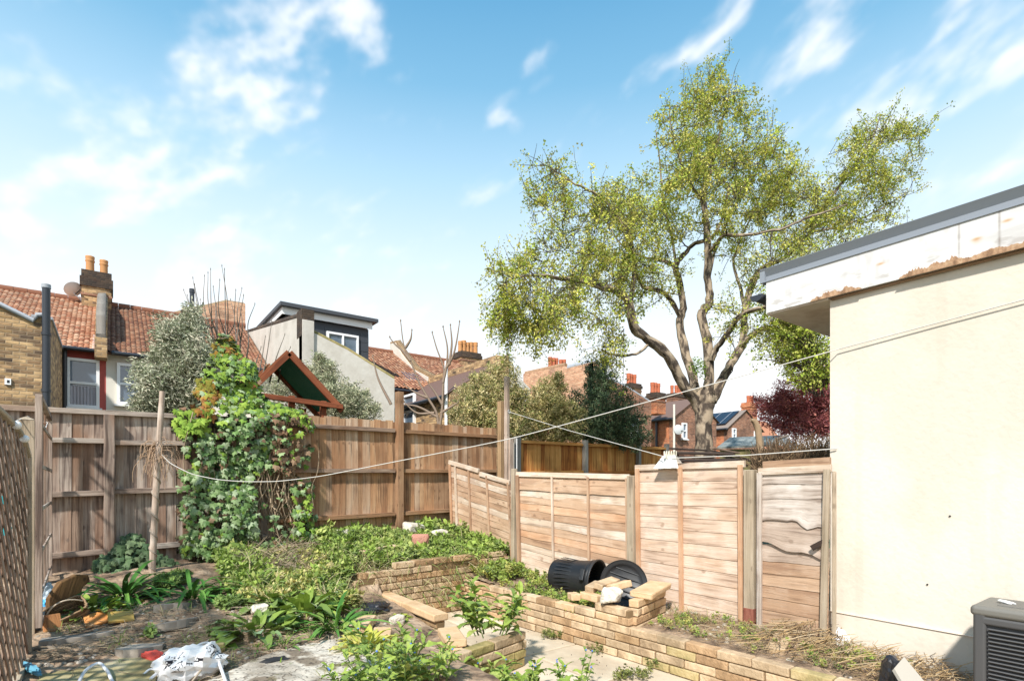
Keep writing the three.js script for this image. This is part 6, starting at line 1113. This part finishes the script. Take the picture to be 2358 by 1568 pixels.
// ground cover nobody could count
{
  const gWeed = (() => { const mb = new MB(), R = mulberry(5); for (let k = 0; k < 12; k++) { const a = R() * 6.28, tl = R() * 1.1, d = new THREE.Vector3(Math.cos(a) * Math.cos(tl), Math.sin(tl), Math.sin(a) * Math.cos(tl)), s = new THREE.Vector3().crossVectors(d, UP).normalize().multiplyScalar(.009 + R() * .007), b = new THREE.Vector3((R() - .5) * .05, .005 + R() * .07, (R() - .5) * .05), m = b.clone().addScaledVector(d, .018), e = b.clone().addScaledVector(d, .036 + R() * .022); mb.tri(b, m.clone().add(s), m.clone().sub(s)); mb.tri(m.clone().sub(s), m.clone().add(s), e); } return mb.geo(); })();
  const pl = (f) => { for (;;) { const q = f(); if (q) return q; } };
  const rear = []; for (let k = 0; k < 8000; k++) rear.push(pl(() => { const x = rr(1.0, 4.75), u = rr(5.7, 8.35); if (!inLeft(x, u) || fbm(x * 1.6, u * 1.6, 1101, 3) < .36 || (x > 2.15 && u < 6.3)) return; if (x < 1.9 && u < 6.0 + .5 * rng()) return; const t = lerp(-.09, .22, fbm(x * 2.4, u * 2.4, 1105, 4)); if (t < .02 && rng() < .75) return; return { p: new THREE.Vector3(x, hLeft(x, u) + Math.max(.01, t) * Math.pow(rng(), .7), -u), s: rr(.6, 1.5) * (rng() < .06 ? 1.6 : 1) }; }));
  const rw = scatter('weed_cover', gWeed, M.leaf, rear.length, (k) => rear[k], [[.27, .38, .07], [.36, .47, .10], [.19, .28, .055], [.44, .49, .15], [.30, .38, .11]], scene); tag(rw, 'dense bright green weeds covering the raised rear bed', 'weeds');
  const yl = []; for (let k = 0; k < 2500; k++) yl.push(pl(() => { const p = onGround(rr(560, 830), rr(1240, 1400)); const x = p.x, u = -p.z; if (!inLeft(x, u) || x > 2.15 || rng() > sstep(.32, .62, fbm(x * 2.4, u * 2.4, 1107, 3))) return; p.y += rng() * .18 * fbm(x * 3, u * 3, 1109, 3); return { p, s: rr(.6, 1.5) }; }));
  const yw = scatter('weed_cover', gWeed, M.leaf, yl.length, (k) => yl[k], [[.48, .48, .14], [.37, .43, .11], [.56, .49, .23], [.27, .34, .08], [.58, .51, .19]], scene); tag(yw, 'yellow-green straggling weeds sloping down from the ivy to the left coping', 'weeds');
  const lw = []; for (let k = 0; k < 700; k++) lw.push(pl(() => { const p = onGround(rr(340, 640), rr(1335, 1475)); if (fbm(p.x * 2.2, p.z * 2.2, 1111, 3) < .58) return; p.y += rng() * .05; return { p, s: rr(.5, 1.1) }; }));
  const l3 = scatter('weed_cover', gWeed, M.leaf, lw.length, (k) => lw[k], [[.20, .30, .07], [.27, .37, .10], [.15, .23, .06]], scene); tag(l3, 'scattered low weeds among the grey stones of the left bed', 'weeds');
  const rb = []; for (let k = 0; k < 800; k++) rb.push(pl(() => { const u = rr(4.3, 6.4), x = rr(4.02, 5.0); if (fbm(x * 2.6, u * 2.6, 1113, 3) < .44) return; return { p: new THREE.Vector3(x, hRight(x, u) + rng() * .05, -u), s: rr(.5, 1.1) }; }));
  for (let k = 0; k < 150; k++) { const x = rr(3.96, 4.7), u = rr(5.75, 6.38), h = hRight(x, u); rb.push({ p: new THREE.Vector3(x, h + rng() * .13, -u), s: rr(.7, 1.4) }); }
  for (let k = 0; k < 500; k++) { const u = rr(1.6, 3.6), x = rr(4.35, 5.2); if (fbm(x * 2.6, u * 2.6, 1115, 3) > .52) rb.push({ p: new THREE.Vector3(x, hRight(x, u) + rng() * .03, -u), s: rr(.35, .8) }); }
  const r3 = scatter('weed_cover', gWeed, M.leaf, rb.length, (k) => rb[k], [[.38, .46, .09], [.29, .38, .08], [.48, .47, .14], [.22, .30, .07]], scene); tag(r3, 'thin weeds in the narrow border along the lapped panels', 'weeds');
  const jp = []; for (const [px, py, rx, ry, n] of [[1290, 1466, 40, 8, 90], [1530, 1530, 40, 14, 120], [1455, 1560, 40, 8, 60], [1380, 1500, 30, 6, 30], [1050, 1403, 30, 4, 12]]) for (let k = 0; k < n; k++) { const p = onY(px + rr(-rx, rx), py + rr(-ry, ry), .005); p.y += rng() * .05; jp.push({ p, s: rr(.3, .75) }); }
  const j3 = scatter('weed_cover', gWeed, M.leaf, jp.length, (k) => jp[k], [[.22, .25, .06], [.28, .28, .09], [.16, .19, .05]], scene); tag(j3, 'sparse weeds in the paving joints at the foot of the low wall', 'weeds');
  const gTuft = mergeGeometries([0, 1, 2, 3, 4, 5, 6].map((k) => blade(.13 + .02 * k, .006, .6 + .2 * k, 3).rotateX(-.1 + k * .07).rotateY(k * 2.4))), gr = [];
  for (let k = 0; k < 420; k++) { const X = rr(120, 860), Y = rr(1400, 1590), p = onGround(X, Y); if (onSlab(X, Y) && rng() < .9) continue; if (fbm(p.x * 3, p.z * 3, 1131, 3) < .47) continue; gr.push({ p, s: rr(.4, 1.2), rx: 0, rz: 0 }); }
  for (let k = 0; k < 260; k++) { const u = rr(1.6, 6.3), x = rr(4.35, 5.1); if (fbm(x * 3, u * 3, 1133, 3) > .5) gr.push({ p: new THREE.Vector3(x, hRight(x, u), -u), s: rr(.4, 1), rx: 0, rz: 0 }); }
  for (let k = 0; k < 420; k++) { const p = onGround(rr(560, 1080), rr(1215, 1400)); if (!inLeft(p.x, -p.z) || (p.x > 2.15 && -p.z < 6.3)) continue; p.y += .02; gr.push({ p, s: rr(1.0, 2.3), rx: rr(-.3, .3), rz: rr(-.3, .3) }); }
  tag(scatter('grass', gTuft, M.leaf, gr.length, (k) => gr[k], [[.28, .36, .09], [.40, .38, .16], [.20, .29, .06], [.46, .40, .22]], scene), 'thin green and yellowing grass sprouting between the stones and litter', 'grass');
  // dead stems and straw
  const stem = (() => { const mb = new MB(); mb.tube([new THREE.Vector3(-.5, 0, 0), new THREE.Vector3(-.15, .03, .05), new THREE.Vector3(.2, .01, -.04), new THREE.Vector3(.5, .02, .02)], [.008, .009, .008, .005], 3, 1, false); return mb.geo(); })();
  const S1 = [[.34, .26, .17], [.44, .34, .22], [.26, .19, .12], [.50, .40, .28]], S2 = [[.20, .14, .09], [.48, .32, .15], [.56, .40, .21], [.38, .24, .11], [.62, .48, .30]];
  const st = []; for (let k = 0; k < 1250; k++) st.push(pl(() => { const X = rr(90, 900), Y = rr(1395, 1600), p = onGround(X, Y); if (fbm(p.x * 1.8, p.z * 1.8, 1121, 3) < .44 || (onSlab(X, Y) && rng() < .93)) return; p.y += .012 + rng() * .035; return { p, s: rr(.05, .30), rx: rr(-.2, .2), rz: rr(-.12, .12) }; }));
  tag(scatter('dry_stems', stem, M.leafDull, st.length, (k) => st[k], S1, scene), 'dry brown stems littering the bare soil of the left bed', 'dry stems');
  const tg = []; for (let k = 0; k < 650; k++) { const p = onGround(rr(555, 720), rr(1270, 1345)); p.y += rng() * .22; tg.push({ p, s: rr(.15, .5), rx: rr(-.5, .5), rz: rr(-.9, .9) }); }
  tag(scatter('dry_stems', stem, M.leafDull, tg.length, (k) => tg[k], S1, scene), 'tangle of pale dead stalks at the right foot of the ivy', 'dry stems');
  const s2 = []; for (let k = 0; k < 1100; k++) { const u = lerp(.7, 3.5, Math.pow(rng(), .8)), x = rr(4.3, 5.24); s2.push({ p: new THREE.Vector3(x, hRight(x, u) + .01 + rng() * .05, -u), s: rr(.05, .22), rx: rr(-.2, .2), rz: rr(-.15, .15) }); }
  for (let k = 0; k < 480; k++) { const u = rr(1.2, 2.6), x = 4.85 + rr(-.42, .36); s2.push({ p: new THREE.Vector3(x, hRight(x, u) + .02 + rng() * .10, -u), s: rr(.15, .45), rx: rr(-.2, .2), ry: rr(-.6, .9), rz: rr(-.15, .15) }); }
  tag(scatter('straw', stem, M.leafDull, s2.length, (k) => s2[k], S2, scene), 'golden straw heaped in the border below the broken panel and the cream wall', 'straw');
  const s3 = []; for (let k = 0; k < 420; k++) { const u = rr(4.2, 6.3), x = rr(4.0, 5.1); s3.push({ p: new THREE.Vector3(x, hRight(x, u) + .01 + rng() * .03, -u), s: rr(.05, .2), rx: rr(-.2, .2), rz: rr(-.15, .15) }); }
  tag(scatter('dry_stems', stem, M.leafDull, s3.length, (k) => s3[k], S1, scene), 'dry stalks and litter in the border around the black bin', 'dry stems');
  // crumbs of stone and earth
  const crumb = roughen(new THREE.IcosahedronGeometry(.02, 1), .012, 40, 9), cr = []; for (let k = 0; k < 1500; k++) { const l = rng() < .7, p = l ? onGround(rr(80, 900), rr(1380, 1600)) : V(rr(4.38, 5.2), 0, rr(1.2, 6.2)); if (!l) p.y = hRight(p.x, -p.z); cr.push({ p, s: rr(.25, 1.1) }); }
  for (let k = 0; k < 60; k++) { const p = onY(rr(1050, 1560), rr(1420, 1560), .004); if (p.x > 2.7 && p.x < 3.95) cr.push({ p, s: rr(.15, .4), c: [.10, .08, .06] }); }
  tag(scatter('rubble_crumbs', crumb, std({ color: 0xffffff }), cr.length, (k) => cr[k], [[.32, .27, .21], [.18, .14, .10], [.45, .40, .34], [.12, .09, .065]], scene), 'small crumbs of stone and earth strewn over the beds', 'rubble');
}

// ---------------------------------------------------------------- black bin and its lid
{
  const bm = std({ color: lin(.030, .031, .033), roughness: .42, map: tintTex(221, [[150, 150, 152], [210, 210, 212], [255, 255, 255]], 5) }), u0 = 4.72, c = V(4.80, 0, u0); c.y = hRight(4.8, u0) + .235;
  const t = thing('dustbin', 'black plastic dustbin lying on its side in the border below the lapped panels', 'bin', c, -.10);
  const pr = [[0, -.56], [.165, -.56], [.178, -.555], [.183, -.54], [.188, -.42], [.214, -.10], [.216, -.085], [.226, -.08], [.228, -.045], [.222, -.04], [.224, -.03], [.240, -.028], [.242, -.004], [.236, 0], [.226, -.003], [.222, -.02], [.208, -.10], [.180, -.42], [.176, -.54], [0, -.545]];
  const g = new THREE.LatheGeometry(pr.map(([x, y]) => new THREE.Vector2(x, y)), 48).rotateX(Math.PI / 2); mesh('bin_body', g, bm, t);
  for (let k = 0; k < 30; k++) { const a = k / 30 * Math.PI * 2, m = mesh('rib', new RoundedBoxGeometry(.010, .006, .36, 1, .002), bm, t); m.position.set(Math.cos(a) * .2, Math.sin(a) * .2, -.28); m.rotation.set(0, 0, a + Math.PI / 2); m.rotateX(-.07); }
  for (const a of [2.45, -.7]) { const h = mesh('handle', new RoundedBoxGeometry(.13, .03, .055, 2, .01), bm, t); h.position.set(Math.cos(a) * .238, Math.sin(a) * .238, -.085); h.rotation.z = a + Math.PI / 2; }
  t.rotation.set(.03, .30, .3); t.scale.setScalar(1.1);
  const lc = along(1436, 1342, 6.22), l = thing('bin_lid', 'round black dustbin lid propped up behind the pier, hollow side showing', 'bin lid', lc);
  const lp = [[0, .045], [.10, .042], [.19, .03], [.225, .012], [.232, -.008], [.262, -.010], [.268, -.030], [.262, -.034], [.254, -.016], [.226, -.016], [.215, .002], [.18, .020], [.1, .032], [0, .035]];
  mesh('lid_dish', new THREE.LatheGeometry(lp.map(([x, y]) => new THREE.Vector2(x, -y)), 56).rotateX(Math.PI / 2), bm, l);
  for (let k = 0; k < 5; k++) { const m = mesh('rib', new RoundedBoxGeometry(.42 - Math.abs(k - 2) * .05, .014, .018, 1, .004), bm, l); m.position.set(0, (k - 2) * .075, -.018); }
  l.lookAt(lc.clone().add(new THREE.Vector3(-.75, .42, .85))); l.rotateZ(-.35);
}
// ---------------------------------------------------------------- washing pole, ropes, cloth with pegs
{
  const Zp = 6.1, b = along(349, 1318, Zp), m1 = along(358, 1130, Zp), e = along(373, 900, Zp), t = thing('washing_pole', 'leaning pale wooden washing pole wound with dead vine in front of the left rear fence', 'post', b);
  const P = new THREE.CatmullRomCurve3([b, along(353, 1230, Zp), m1, along(364, 1030, Zp), e]).getPoints(30).map((p) => p.sub(b));
  mesh('pole', new MB().tube(P, P.map((_, i) => .036 - i * .0002 + Math.sin(i * 1.7) * .0012), 10, .7).geo(), wood(T.silver, 0xf4ece4), t);
  const mb = new MB(), Q = []; for (let k = 0; k <= 90; k++) { const f = k / 90 * .66, fi = f * 30, p = P[Math.floor(fi)].clone().lerp(P[Math.min(30, Math.floor(fi) + 1)], fi - Math.floor(fi)), a = k * .42; Q.push(p.add(new THREE.Vector3(Math.cos(a) * .036, 0, Math.sin(a) * .036))); } mb.tube(Q, .009, 5, 1);
  mesh('wound_vine', mb.geo(), std({ color: lin(.34, .28, .22), bumpMap: barkBump, bumpScale: .006 }), t);
  const tv = new MB(); for (let k = 0; k < 75; k++) { const a = rr(0, 6.283), s0 = along(364 + rr(-4, 4), rr(1010, 1060), Zp).sub(b), d = new THREE.Vector3(Math.cos(a) * rr(.1, .26), rr(-.05, .08), Math.sin(a) * .12), s2 = s0.clone().add(d).add(new THREE.Vector3(rr(-.05, .05), -rr(.08, .34), 0)); tv.tube(curve3(s0, s0.clone().add(d), s2, 6).map((p, i) => i ? p.add(rnd3(.012)) : p), rr(.0018, .004), 3, 1, false); }
  const dv = mesh('dead_vine', tv.geo(), std({ color: lin(.46, .31, .20) }), t); stuff(dv);
  // long rope: sags from the pole, then pulls up to the house wall
  const A = along(372, 1046, Zp - .05), B = onX(1932, 803, 5.255), rp = [];
  const AB = [flat(A), flat(B)]; for (const [x, y] of [[372, 1046], [392, 1066], [440, 1090], [500, 1103], [565, 1108], [640, 1107], [740, 1095], [905, 1063], [1180, 1008], [1500, 922], [1932, 803]]) rp.push(onLine(x, y, AB[0], AB[1]));
  const rpm = new MB().tube(new THREE.CatmullRomCurve3(rp, false, 'catmullrom', .3).getPoints(120), .0045, 6, 1); { const w0 = rp[rp.length - 1], w1 = onX(2150, 745, 5.262), w2 = onX(2460, 662, 5.262); rpm.tube([w0, w1, w2], .0045, 6, 1); } const r1 = mesh('washing_line', rpm.geo(), M.rope, scene); tag(r1, 'long slack washing line from the leaning pole across the garden to the cream building', 'rope');
  const a2 = along(1171, 947, 9.65), c2 = along(1528, 1050, 6.05), r2 = mesh('washing_line', new MB().tube([a2, a2.clone().lerp(c2, .5).add(new THREE.Vector3(0, -.02, 0)), c2], .005, 6, 1).geo(), M.rope, scene); tag(r2, 'far washing line from the thin grey pole down to the white cloth on the panel', 'rope');
  const d2 = onX(1928, 1032, 5.27), c3 = along(1548, 1054, 6.02), r3 = mesh('washing_line', new MB().tube([c3, c3.clone().lerp(d2, .5).add(new THREE.Vector3(0, -.015, 0)), d2], .0055, 6, 1).geo(), M.rope, scene); tag(r3, 'thin washing line from the white cloth along the panels to the cream building', 'rope');
  // folded white cloth over the panel top with a bunch of pegs
  const o = along(1542, 1062, 6.10), t3 = thing('folded_cloth', 'white cloth folded over the top of the orange-pink panel like a little tent', 'cloth', o, -1.57 + .05);
  const k0 = 6.1 / FOC, w = 32 * k0, hh = 23 * k0, cl = new MB(), F = (f, y, z) => new THREE.Vector3(f, y, z), N = 10;
  for (const s of [1, -1]) for (let k = 0; k < N; k++) { const q = (i) => (i / N - .5) * 2, wv = (i) => Math.sin(i * 1.7) * .003, a = q(k), b2 = q(k + 1), top = .52; cl.quad(F(a * w * 1.05, -.075 + wv(k) * .5, s * (.075 + wv(k))), F(b2 * w * 1.05, -.075 + wv(k + 1) * .5, s * (.075 + wv(k + 1))), F(b2 * w * top, hh * .62, s * .012), F(a * w * top, hh * .62, s * .012)); }
  mesh('cloth', cl.geo(), std({ color: lin(.78, .77, .74), side: THREE.DoubleSide, bumpMap: noiseBump, bumpScale: .004 }), t3);
  for (let k = 0; k < 5; k++) { const p = thing('clothes_peg', ['cream clothes peg at the left end of the bunch on the folded cloth', 'cream clothes peg second from the left on the folded cloth', 'cream clothes peg in the middle of the bunch on the folded cloth', 'cream clothes peg second from the right on the folded cloth', 'cream clothes peg at the right end of the bunch on the folded cloth'][k], 'clothes peg', along(1532 + k * 6, 1046, 6.08), .2); for (const s of [-1, 1]) { const m = mesh('prong', new RoundedBoxGeometry(.009, .085, .012, 1, .003), std({ color: lin(.72, .68, .55) }), p); m.position.set(0, 0, s * .009); m.rotation.x = s * .12; } p.rotation.z = (k - 2) * .12; }
}
// ---------------------------------------------------------------- playhouse with a green canopy behind the rear fence
{
  const Z = 9.3, ap = along(664, 812, Z), L = along(585, 880, Z + .0), u0 = -ap.z, dep = 1.25, R0 = onU(778, 936, u0), L0 = onU(588, 884, u0), t = thing('playhouse', 'wooden play tower with a green canvas pitched roof rising behind the rear fence', 'playhouse', new THREE.Vector3(ap.x, 0, ap.z)); void L;
  const A = new THREE.Vector3(0, ap.y, 0), Rr = new THREE.Vector3(R0.x - ap.x, R0.y, 0), Lf = new THREE.Vector3(L0.x - ap.x, L0.y, 0), back = new THREE.Vector3(0, 0, -dep);
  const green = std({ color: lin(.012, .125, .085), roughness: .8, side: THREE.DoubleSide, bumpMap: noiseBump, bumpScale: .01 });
  const cv = (a, b) => { const mb = new MB(), n = 8; for (let i = 0; i < n; i++) for (let j = 0; j < 4; j++) { const q = (f, g) => a.clone().lerp(b, f).addScaledVector(back, g).add(new THREE.Vector3(0, -Math.sin(f * Math.PI) * .02 + Math.sin(g * 9 + f * 5) * .006 + .03, 0)); mb.quad(q(i / n, j / 4), q((i + 1) / n, j / 4), q((i + 1) / n, (j + 1) / 4), q(i / n, (j + 1) / 4)); } return mb.geo(); };
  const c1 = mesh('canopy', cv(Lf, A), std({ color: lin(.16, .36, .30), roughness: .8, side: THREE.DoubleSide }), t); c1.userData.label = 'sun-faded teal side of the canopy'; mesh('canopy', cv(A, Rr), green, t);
  const fw = M.frameWood;
  const raft = (a, b, z) => { const m = barMesh('rafter', a.clone().setZ(z), b.clone().addScaledVector(b.clone().sub(a).normalize(), .1).setZ(z), .115, .05, fw, t); return m; };
  for (const z of [.03, -dep]) { raft(A, Rr, z); raft(A, Lf, z); }
  const bL = onU(575, 908, u0), bR = onU(785, 937, u0); const y = (bL.y + bR.y) / 2; void y;
  barMesh('beam', new THREE.Vector3(bL.x - ap.x, bL.y, .07), new THREE.Vector3(bR.x - ap.x, bR.y, .07), .085, .085, fw, t);
  barMesh('beam', new THREE.Vector3(bL.x - ap.x, bL.y - .1, -dep), new THREE.Vector3(bR.x - ap.x, bR.y - .1, -dep), .085, .085, fw, t);
  for (const [px, py] of [[672, 918], [745, 930], [592, 905]]) for (const z of [.0, -dep]) { const q = onU(px, py, u0), m = mesh('post', boxG(.095, q.y - .6 + .06, .095, 'y', .006), fw, t); m.position.set(q.x - ap.x, (q.y + .6 + .06) / 2, z - .03); }
}
// ---------------------------------------------------------------- litter in the left bed
function crumple(name, label, pos, s, mat, seed, cat, turn = 0) {
  const g = new THREE.IcosahedronGeometry(1, 4), p = g.attributes.position; for (let i = 0; i < p.count; i++) { const x = p.getX(i), y = p.getY(i), z = p.getZ(i), r1 = Math.abs(fbm(x * 1.7 + z, y * 1.7 - z * .6, seed, 3) - .5) * 2, r2 = Math.abs(fbm(x * 4.2 - z * 1.3, y * 4.2 + z * 2.1, seed + 5, 3) - .5) * 2, f = .72 + .5 * r1 + .22 * r2; p.setXYZ(i, x * s[0] * f, y * s[1] * f, z * s[2] * f); }
  g.deleteAttribute('normal'); g.deleteAttribute('uv'); const h = g; h.computeVertexNormals(); gridUV(h, 'y', 3, 3); const m = mesh(name, h, mat, scene); m.position.copy(pos); m.rotation.y = turn; return tag(m, label, cat);
}
{
  const G = (x, y, l = 0) => onGround(x, y).add(new THREE.Vector3(0, l, 0));
  const plast = (r, g, b, ro = .45) => std({ color: lin(r, g, b), roughness: ro, side: THREE.DoubleSide });
  crumple('plastic_bag', 'crumpled pale blue-grey plastic bag behind the basket at the trellis foot', G(100, 1400, .10), [.10, .15, .10], plast(.50, .56, .60), 1201, 'bag');
  crumple('plastic_bag', 'small bright blue crumpled plastic against the pale bag', G(103, 1412, .05), [.07, .10, .06], plast(.07, .38, .66), 1202, 'plastic');
  crumple('plastic_bag', 'little turquoise scrap of plastic beside the boundary post', G(88, 1368, .06), [.04, .05, .04], plast(.05, .36, .48), 1203, 'plastic');
  crumple('plastic_bag', 'long blue plastic strip at the foot of the trellis, lower left', G(66, 1545, .02), [.03, .04, .2], plast(.12, .34, .46), 1204, 'plastic', .4);
  crumple('red_cloth', 'crumpled bright red cloth on the dry stems left of the white sheet', G(352, 1520, .03), [.06, .05, .14], std({ color: lin(.55, .07, .05), roughness: .8 }), 1205, 'cloth', .5);
  crumple('patterned_sheet', 'crumpled white sheet with black pattern under the white tubing', G(438, 1555, .08), [.26, .15, .20], std({ map: dataTex(256, 256, (u, v) => { const n = fbm(u * 9 + fbm(u * 4, v * 4, 2, 3, 4, 4) * 3, v * 9, 1221, 3, 9, 9), a = fbm(u * 3, v * 3, 1223, 2, 3, 3); return a > .5 && Math.abs(n - .5) < .045 ? [24, 24, 34] : [236, 234, 232]; }), roughness: .7 }), 1206, 'sheet', .3);
  crumple('black_cloth', 'crumpled black cloth on the edge of the concrete slab', G(628, 1538, .03), [.15, .055, .09], std({ color: lin(.020, .020, .022), roughness: .8 }), 1207, 'cloth', .2);
  crumple('black_sacking', 'torn black plastic sacking heaped beside the left coping', G(868, 1408, .04), [.22, .08, .13], plast(.022, .022, .026, .35), 1208, 'plastic', .7);
  crumple('white_paper', 'crumpled white paper at the corner between the broken panel and the cream wall', onX(1942, 1478, 5.2).add(new THREE.Vector3(-.05, .03, 0)), [.08, .11, .07], plast(.82, .83, .86, .6), 1209, 'paper');
  // white bent tubing
  const tubeW = std({ color: lin(.72, .73, .75), roughness: .35 }), wt = thing('tube_frame', 'white bent metal tube frame lying at the bottom edge over the patterned sheet', 'metal frame', G(440, 1560)), o = wt.position.clone(), P = (l) => l.map(([x, y, h]) => onGround(x, y).add(new THREE.Vector3(0, h, 0)).sub(o));
  mesh('tube', new MB().tube(new THREE.CatmullRomCurve3(P([[345, 1590, .08], [395, 1563, .13], [440, 1548, .17], [476, 1534, .18], [490, 1538, .17], [505, 1568, .12], [520, 1600, .08]])).getPoints(40), .011, 8).geo(), tubeW, wt);
  mesh('tube', new MB().tube(new THREE.CatmullRomCurve3(P([[175, 1600, .06], [200, 1566, .08], [225, 1556, .09], [242, 1566, .08], [262, 1600, .06]])).getPoints(30), .011, 8).geo(), tubeW, wt);
  mesh('tube', new MB().tube(new THREE.CatmullRomCurve3(P([[330, 1568, .05], [345, 1560, .06], [362, 1562, .06], [372, 1580, .05]])).getPoints(20), .009, 8).geo(), tubeW, wt);
  mesh('tube', new MB().tube(P([[438, 1590, .05], [494, 1548, .15]]), .007, 8).geo(), std({ color: lin(.45, .36, .26) }), wt);
  // bark slab, basket, offcut, two tiles
  { const s = new THREE.Shape(); for (const [x, y] of [[-.10, 0], [-.13, .12], [-.08, .26], [.02, .34], [.10, .35], [.12, .31], [.07, .24], [.09, .12], [.08, 0]]) s.lineTo(x, y); const g = roughen(new THREE.ExtrudeGeometry(s, { depth: .05, bevelEnabled: true, bevelSize: .012, bevelThickness: .012, bevelSegments: 2, curveSegments: 6 }), .02, 8, 1231); gridUV(g, 'y', .6, 2.5); const m = mesh('bark_slab', g, wood(T.grey, 0x9a7c50, .01), scene); m.position.copy(G(137, 1418, .02)); m.rotation.set(-.12, .5, -.25); tag(m, 'upright curved slab of rotting wood behind the basket', 'wood'); }
  { const c = G(152, 1432, .07), t = thing('basket', 'old brown wicker basket lying tipped on its side by the trellis foot', 'basket', c, .3), w = [std({ color: lin(.20, .12, .065), roughness: .9 }), std({ color: lin(.28, .18, .10), roughness: .9 }), std({ color: lin(.14, .085, .045), roughness: .9 })];
    const BW = .34, BH = .15, BDp = .22; for (let r = 0; r < 8; r++) { const y = -BH / 2 + r * BH / 7, e = 1 + r * .012, pts = []; for (let k = 0; k <= 48; k++) { const a = k / 48 * 6.2832, cx = Math.sign(Math.cos(a)) * Math.pow(Math.abs(Math.cos(a)), .45) * BW / 2 * e, cz = Math.sign(Math.sin(a)) * Math.pow(Math.abs(Math.sin(a)), .45) * BDp / 2 * e, o2 = 1 + ((k + r) % 2 ? .02 : -.02); pts.push(new THREE.Vector3(cx * o2, y, cz * o2)); } const m = mesh('weave', new MB().tube(pts, .0105, 5, 1, false).geo(), w[r % 3], t); }
    for (let k = 0; k < 24; k++) { const a = k / 24 * 6.2832, cx = Math.sign(Math.cos(a)) * Math.pow(Math.abs(Math.cos(a)), .45) * BW / 2, cz = Math.sign(Math.sin(a)) * Math.pow(Math.abs(Math.sin(a)), .45) * BDp / 2; const m = mesh('stake', new THREE.CylinderGeometry(.006, .006, BH, 5), w[k % 3], t); m.position.set(cx, 0, cz); }
    mesh('base', boxG(BW * .95, .02, BDp * .95, 'x', .005), w[0], t).position.y = -BH / 2; const h = new MB().tube(curve3(new THREE.Vector3(-BW / 2, BH / 2, 0), new THREE.Vector3(0, BH / 2 + .26, .02), new THREE.Vector3(BW / 2, BH / 2, 0), 12), .008, 5).geo(); mesh('handle', h, std({ color: lin(.55, .45, .34) }), t); t.rotation.set(.55, .35, .28); t.scale.setScalar(.82); }
  { const g = roughen(boxG(.13, .15, .05, 'y', .01), .02, 9, 1240); const m = mesh('wood_offcut', g, wood(T.warm, 0xf0c090), scene); m.position.copy(G(118, 1448, .05)); m.rotation.set(-.6, .5, .2); tag(m, 'pale split wood offcut on the soil before the basket', 'wood'); }
  { const m = mesh('clay_tile', roughen(boxG(.20, .024, .16, 'x', .006), .006, 9, 1241), std({ map: tintTex(223, [[168, 106, 54], [196, 132, 74], [206, 150, 92]], 5), roughness: .9 }), scene); m.position.copy(G(226, 1436, .05)); m.rotation.set(.45, .15, .12); tag(m, 'orange clay tile propped below the pale seedling plant', 'tile'); const n = mesh('clay_tile', roughen(boxG(.19, .024, .15, 'x', .006), .006, 9, 1242), std({ map: tintTex(224, [[184, 150, 78], [206, 172, 98], [216, 188, 122]], 5), roughness: .9 }), scene); n.position.copy(G(277, 1432, .05)); n.rotation.set(.4, .05, -.1); tag(n, 'yellow tile propped right of the orange clay tile', 'tile'); }
  // small blue-green things behind the trellis
  for (const [px, py, l] of [[12, 1222, 'turquoise object behind the middle of the trellis'], [8, 1150, 'pale turquoise object behind the upper part of the trellis']]) { const m = mesh('plastic_pot', new THREE.CylinderGeometry(.03, .025, .05, 14), plast(.02, .36, .40, .5), scene); m.position.copy(onX(px, py, -.54)); tag(m, l, 'pot'); }
  // sack and board by the cream wall
  { const c = [[2060, 1538, 3.60], [2083, 1511, 3.74], [2160, 1604, 3.46], [2112, 1624, 3.34]].map((q) => along(...q)), o2 = c[3].clone(), t = thing('leaning_board', 'beige board leaning against the cream wall at the bottom edge', 'board', o2), n = new THREE.Vector3().subVectors(c[1], c[0]).cross(new THREE.Vector3().subVectors(c[3], c[0])).normalize().multiplyScalar(.022), mb = new MB(); if (n.dot(c[0].clone().sub(new THREE.Vector3(0, EYE, 0))) < 0) n.negate();
    const f = c.map((p) => p.clone().sub(o2)), b = f.map((p) => p.clone().add(n)); mb.quad(f[3], f[2], f[1], f[0]).quad(b[0], b[1], b[2], b[3]); for (let k = 0; k < 4; k++) { const q = (k + 1) % 4; mb.quad(f[k], f[q], b[q], b[k]); } mesh('panel', mb.geo(), std({ color: lin(.44, .40, .34), roughness: .8, side: THREE.DoubleSide }), t); }
  crumple('refuse_sack', 'black plastic refuse sack slumped behind the beige board at the bottom edge', along(2058, 1562, 3.72), [.07, .15, .08], plast(.02, .02, .024, .3), 1210, 'sack');
  crumple('sack_neck', 'twisted dark neck of a plastic bag sticking up beside the beige board', along(2056, 1523, 3.76), [.05, .05, .04], plast(.10, .09, .085, .4), 1211, 'plastic');
}

for (const o of scene.children) { const n = o.userData.label && o.userData.label.split(/\s+/).length; if (n && (n > 16 || n < 4)) console.log(n, o.userData.label); }
scene.traverse((o) => { if (o.isMesh) { o.castShadow = true; o.receiveShadow = true; } });
renderer.render(scene, camera);
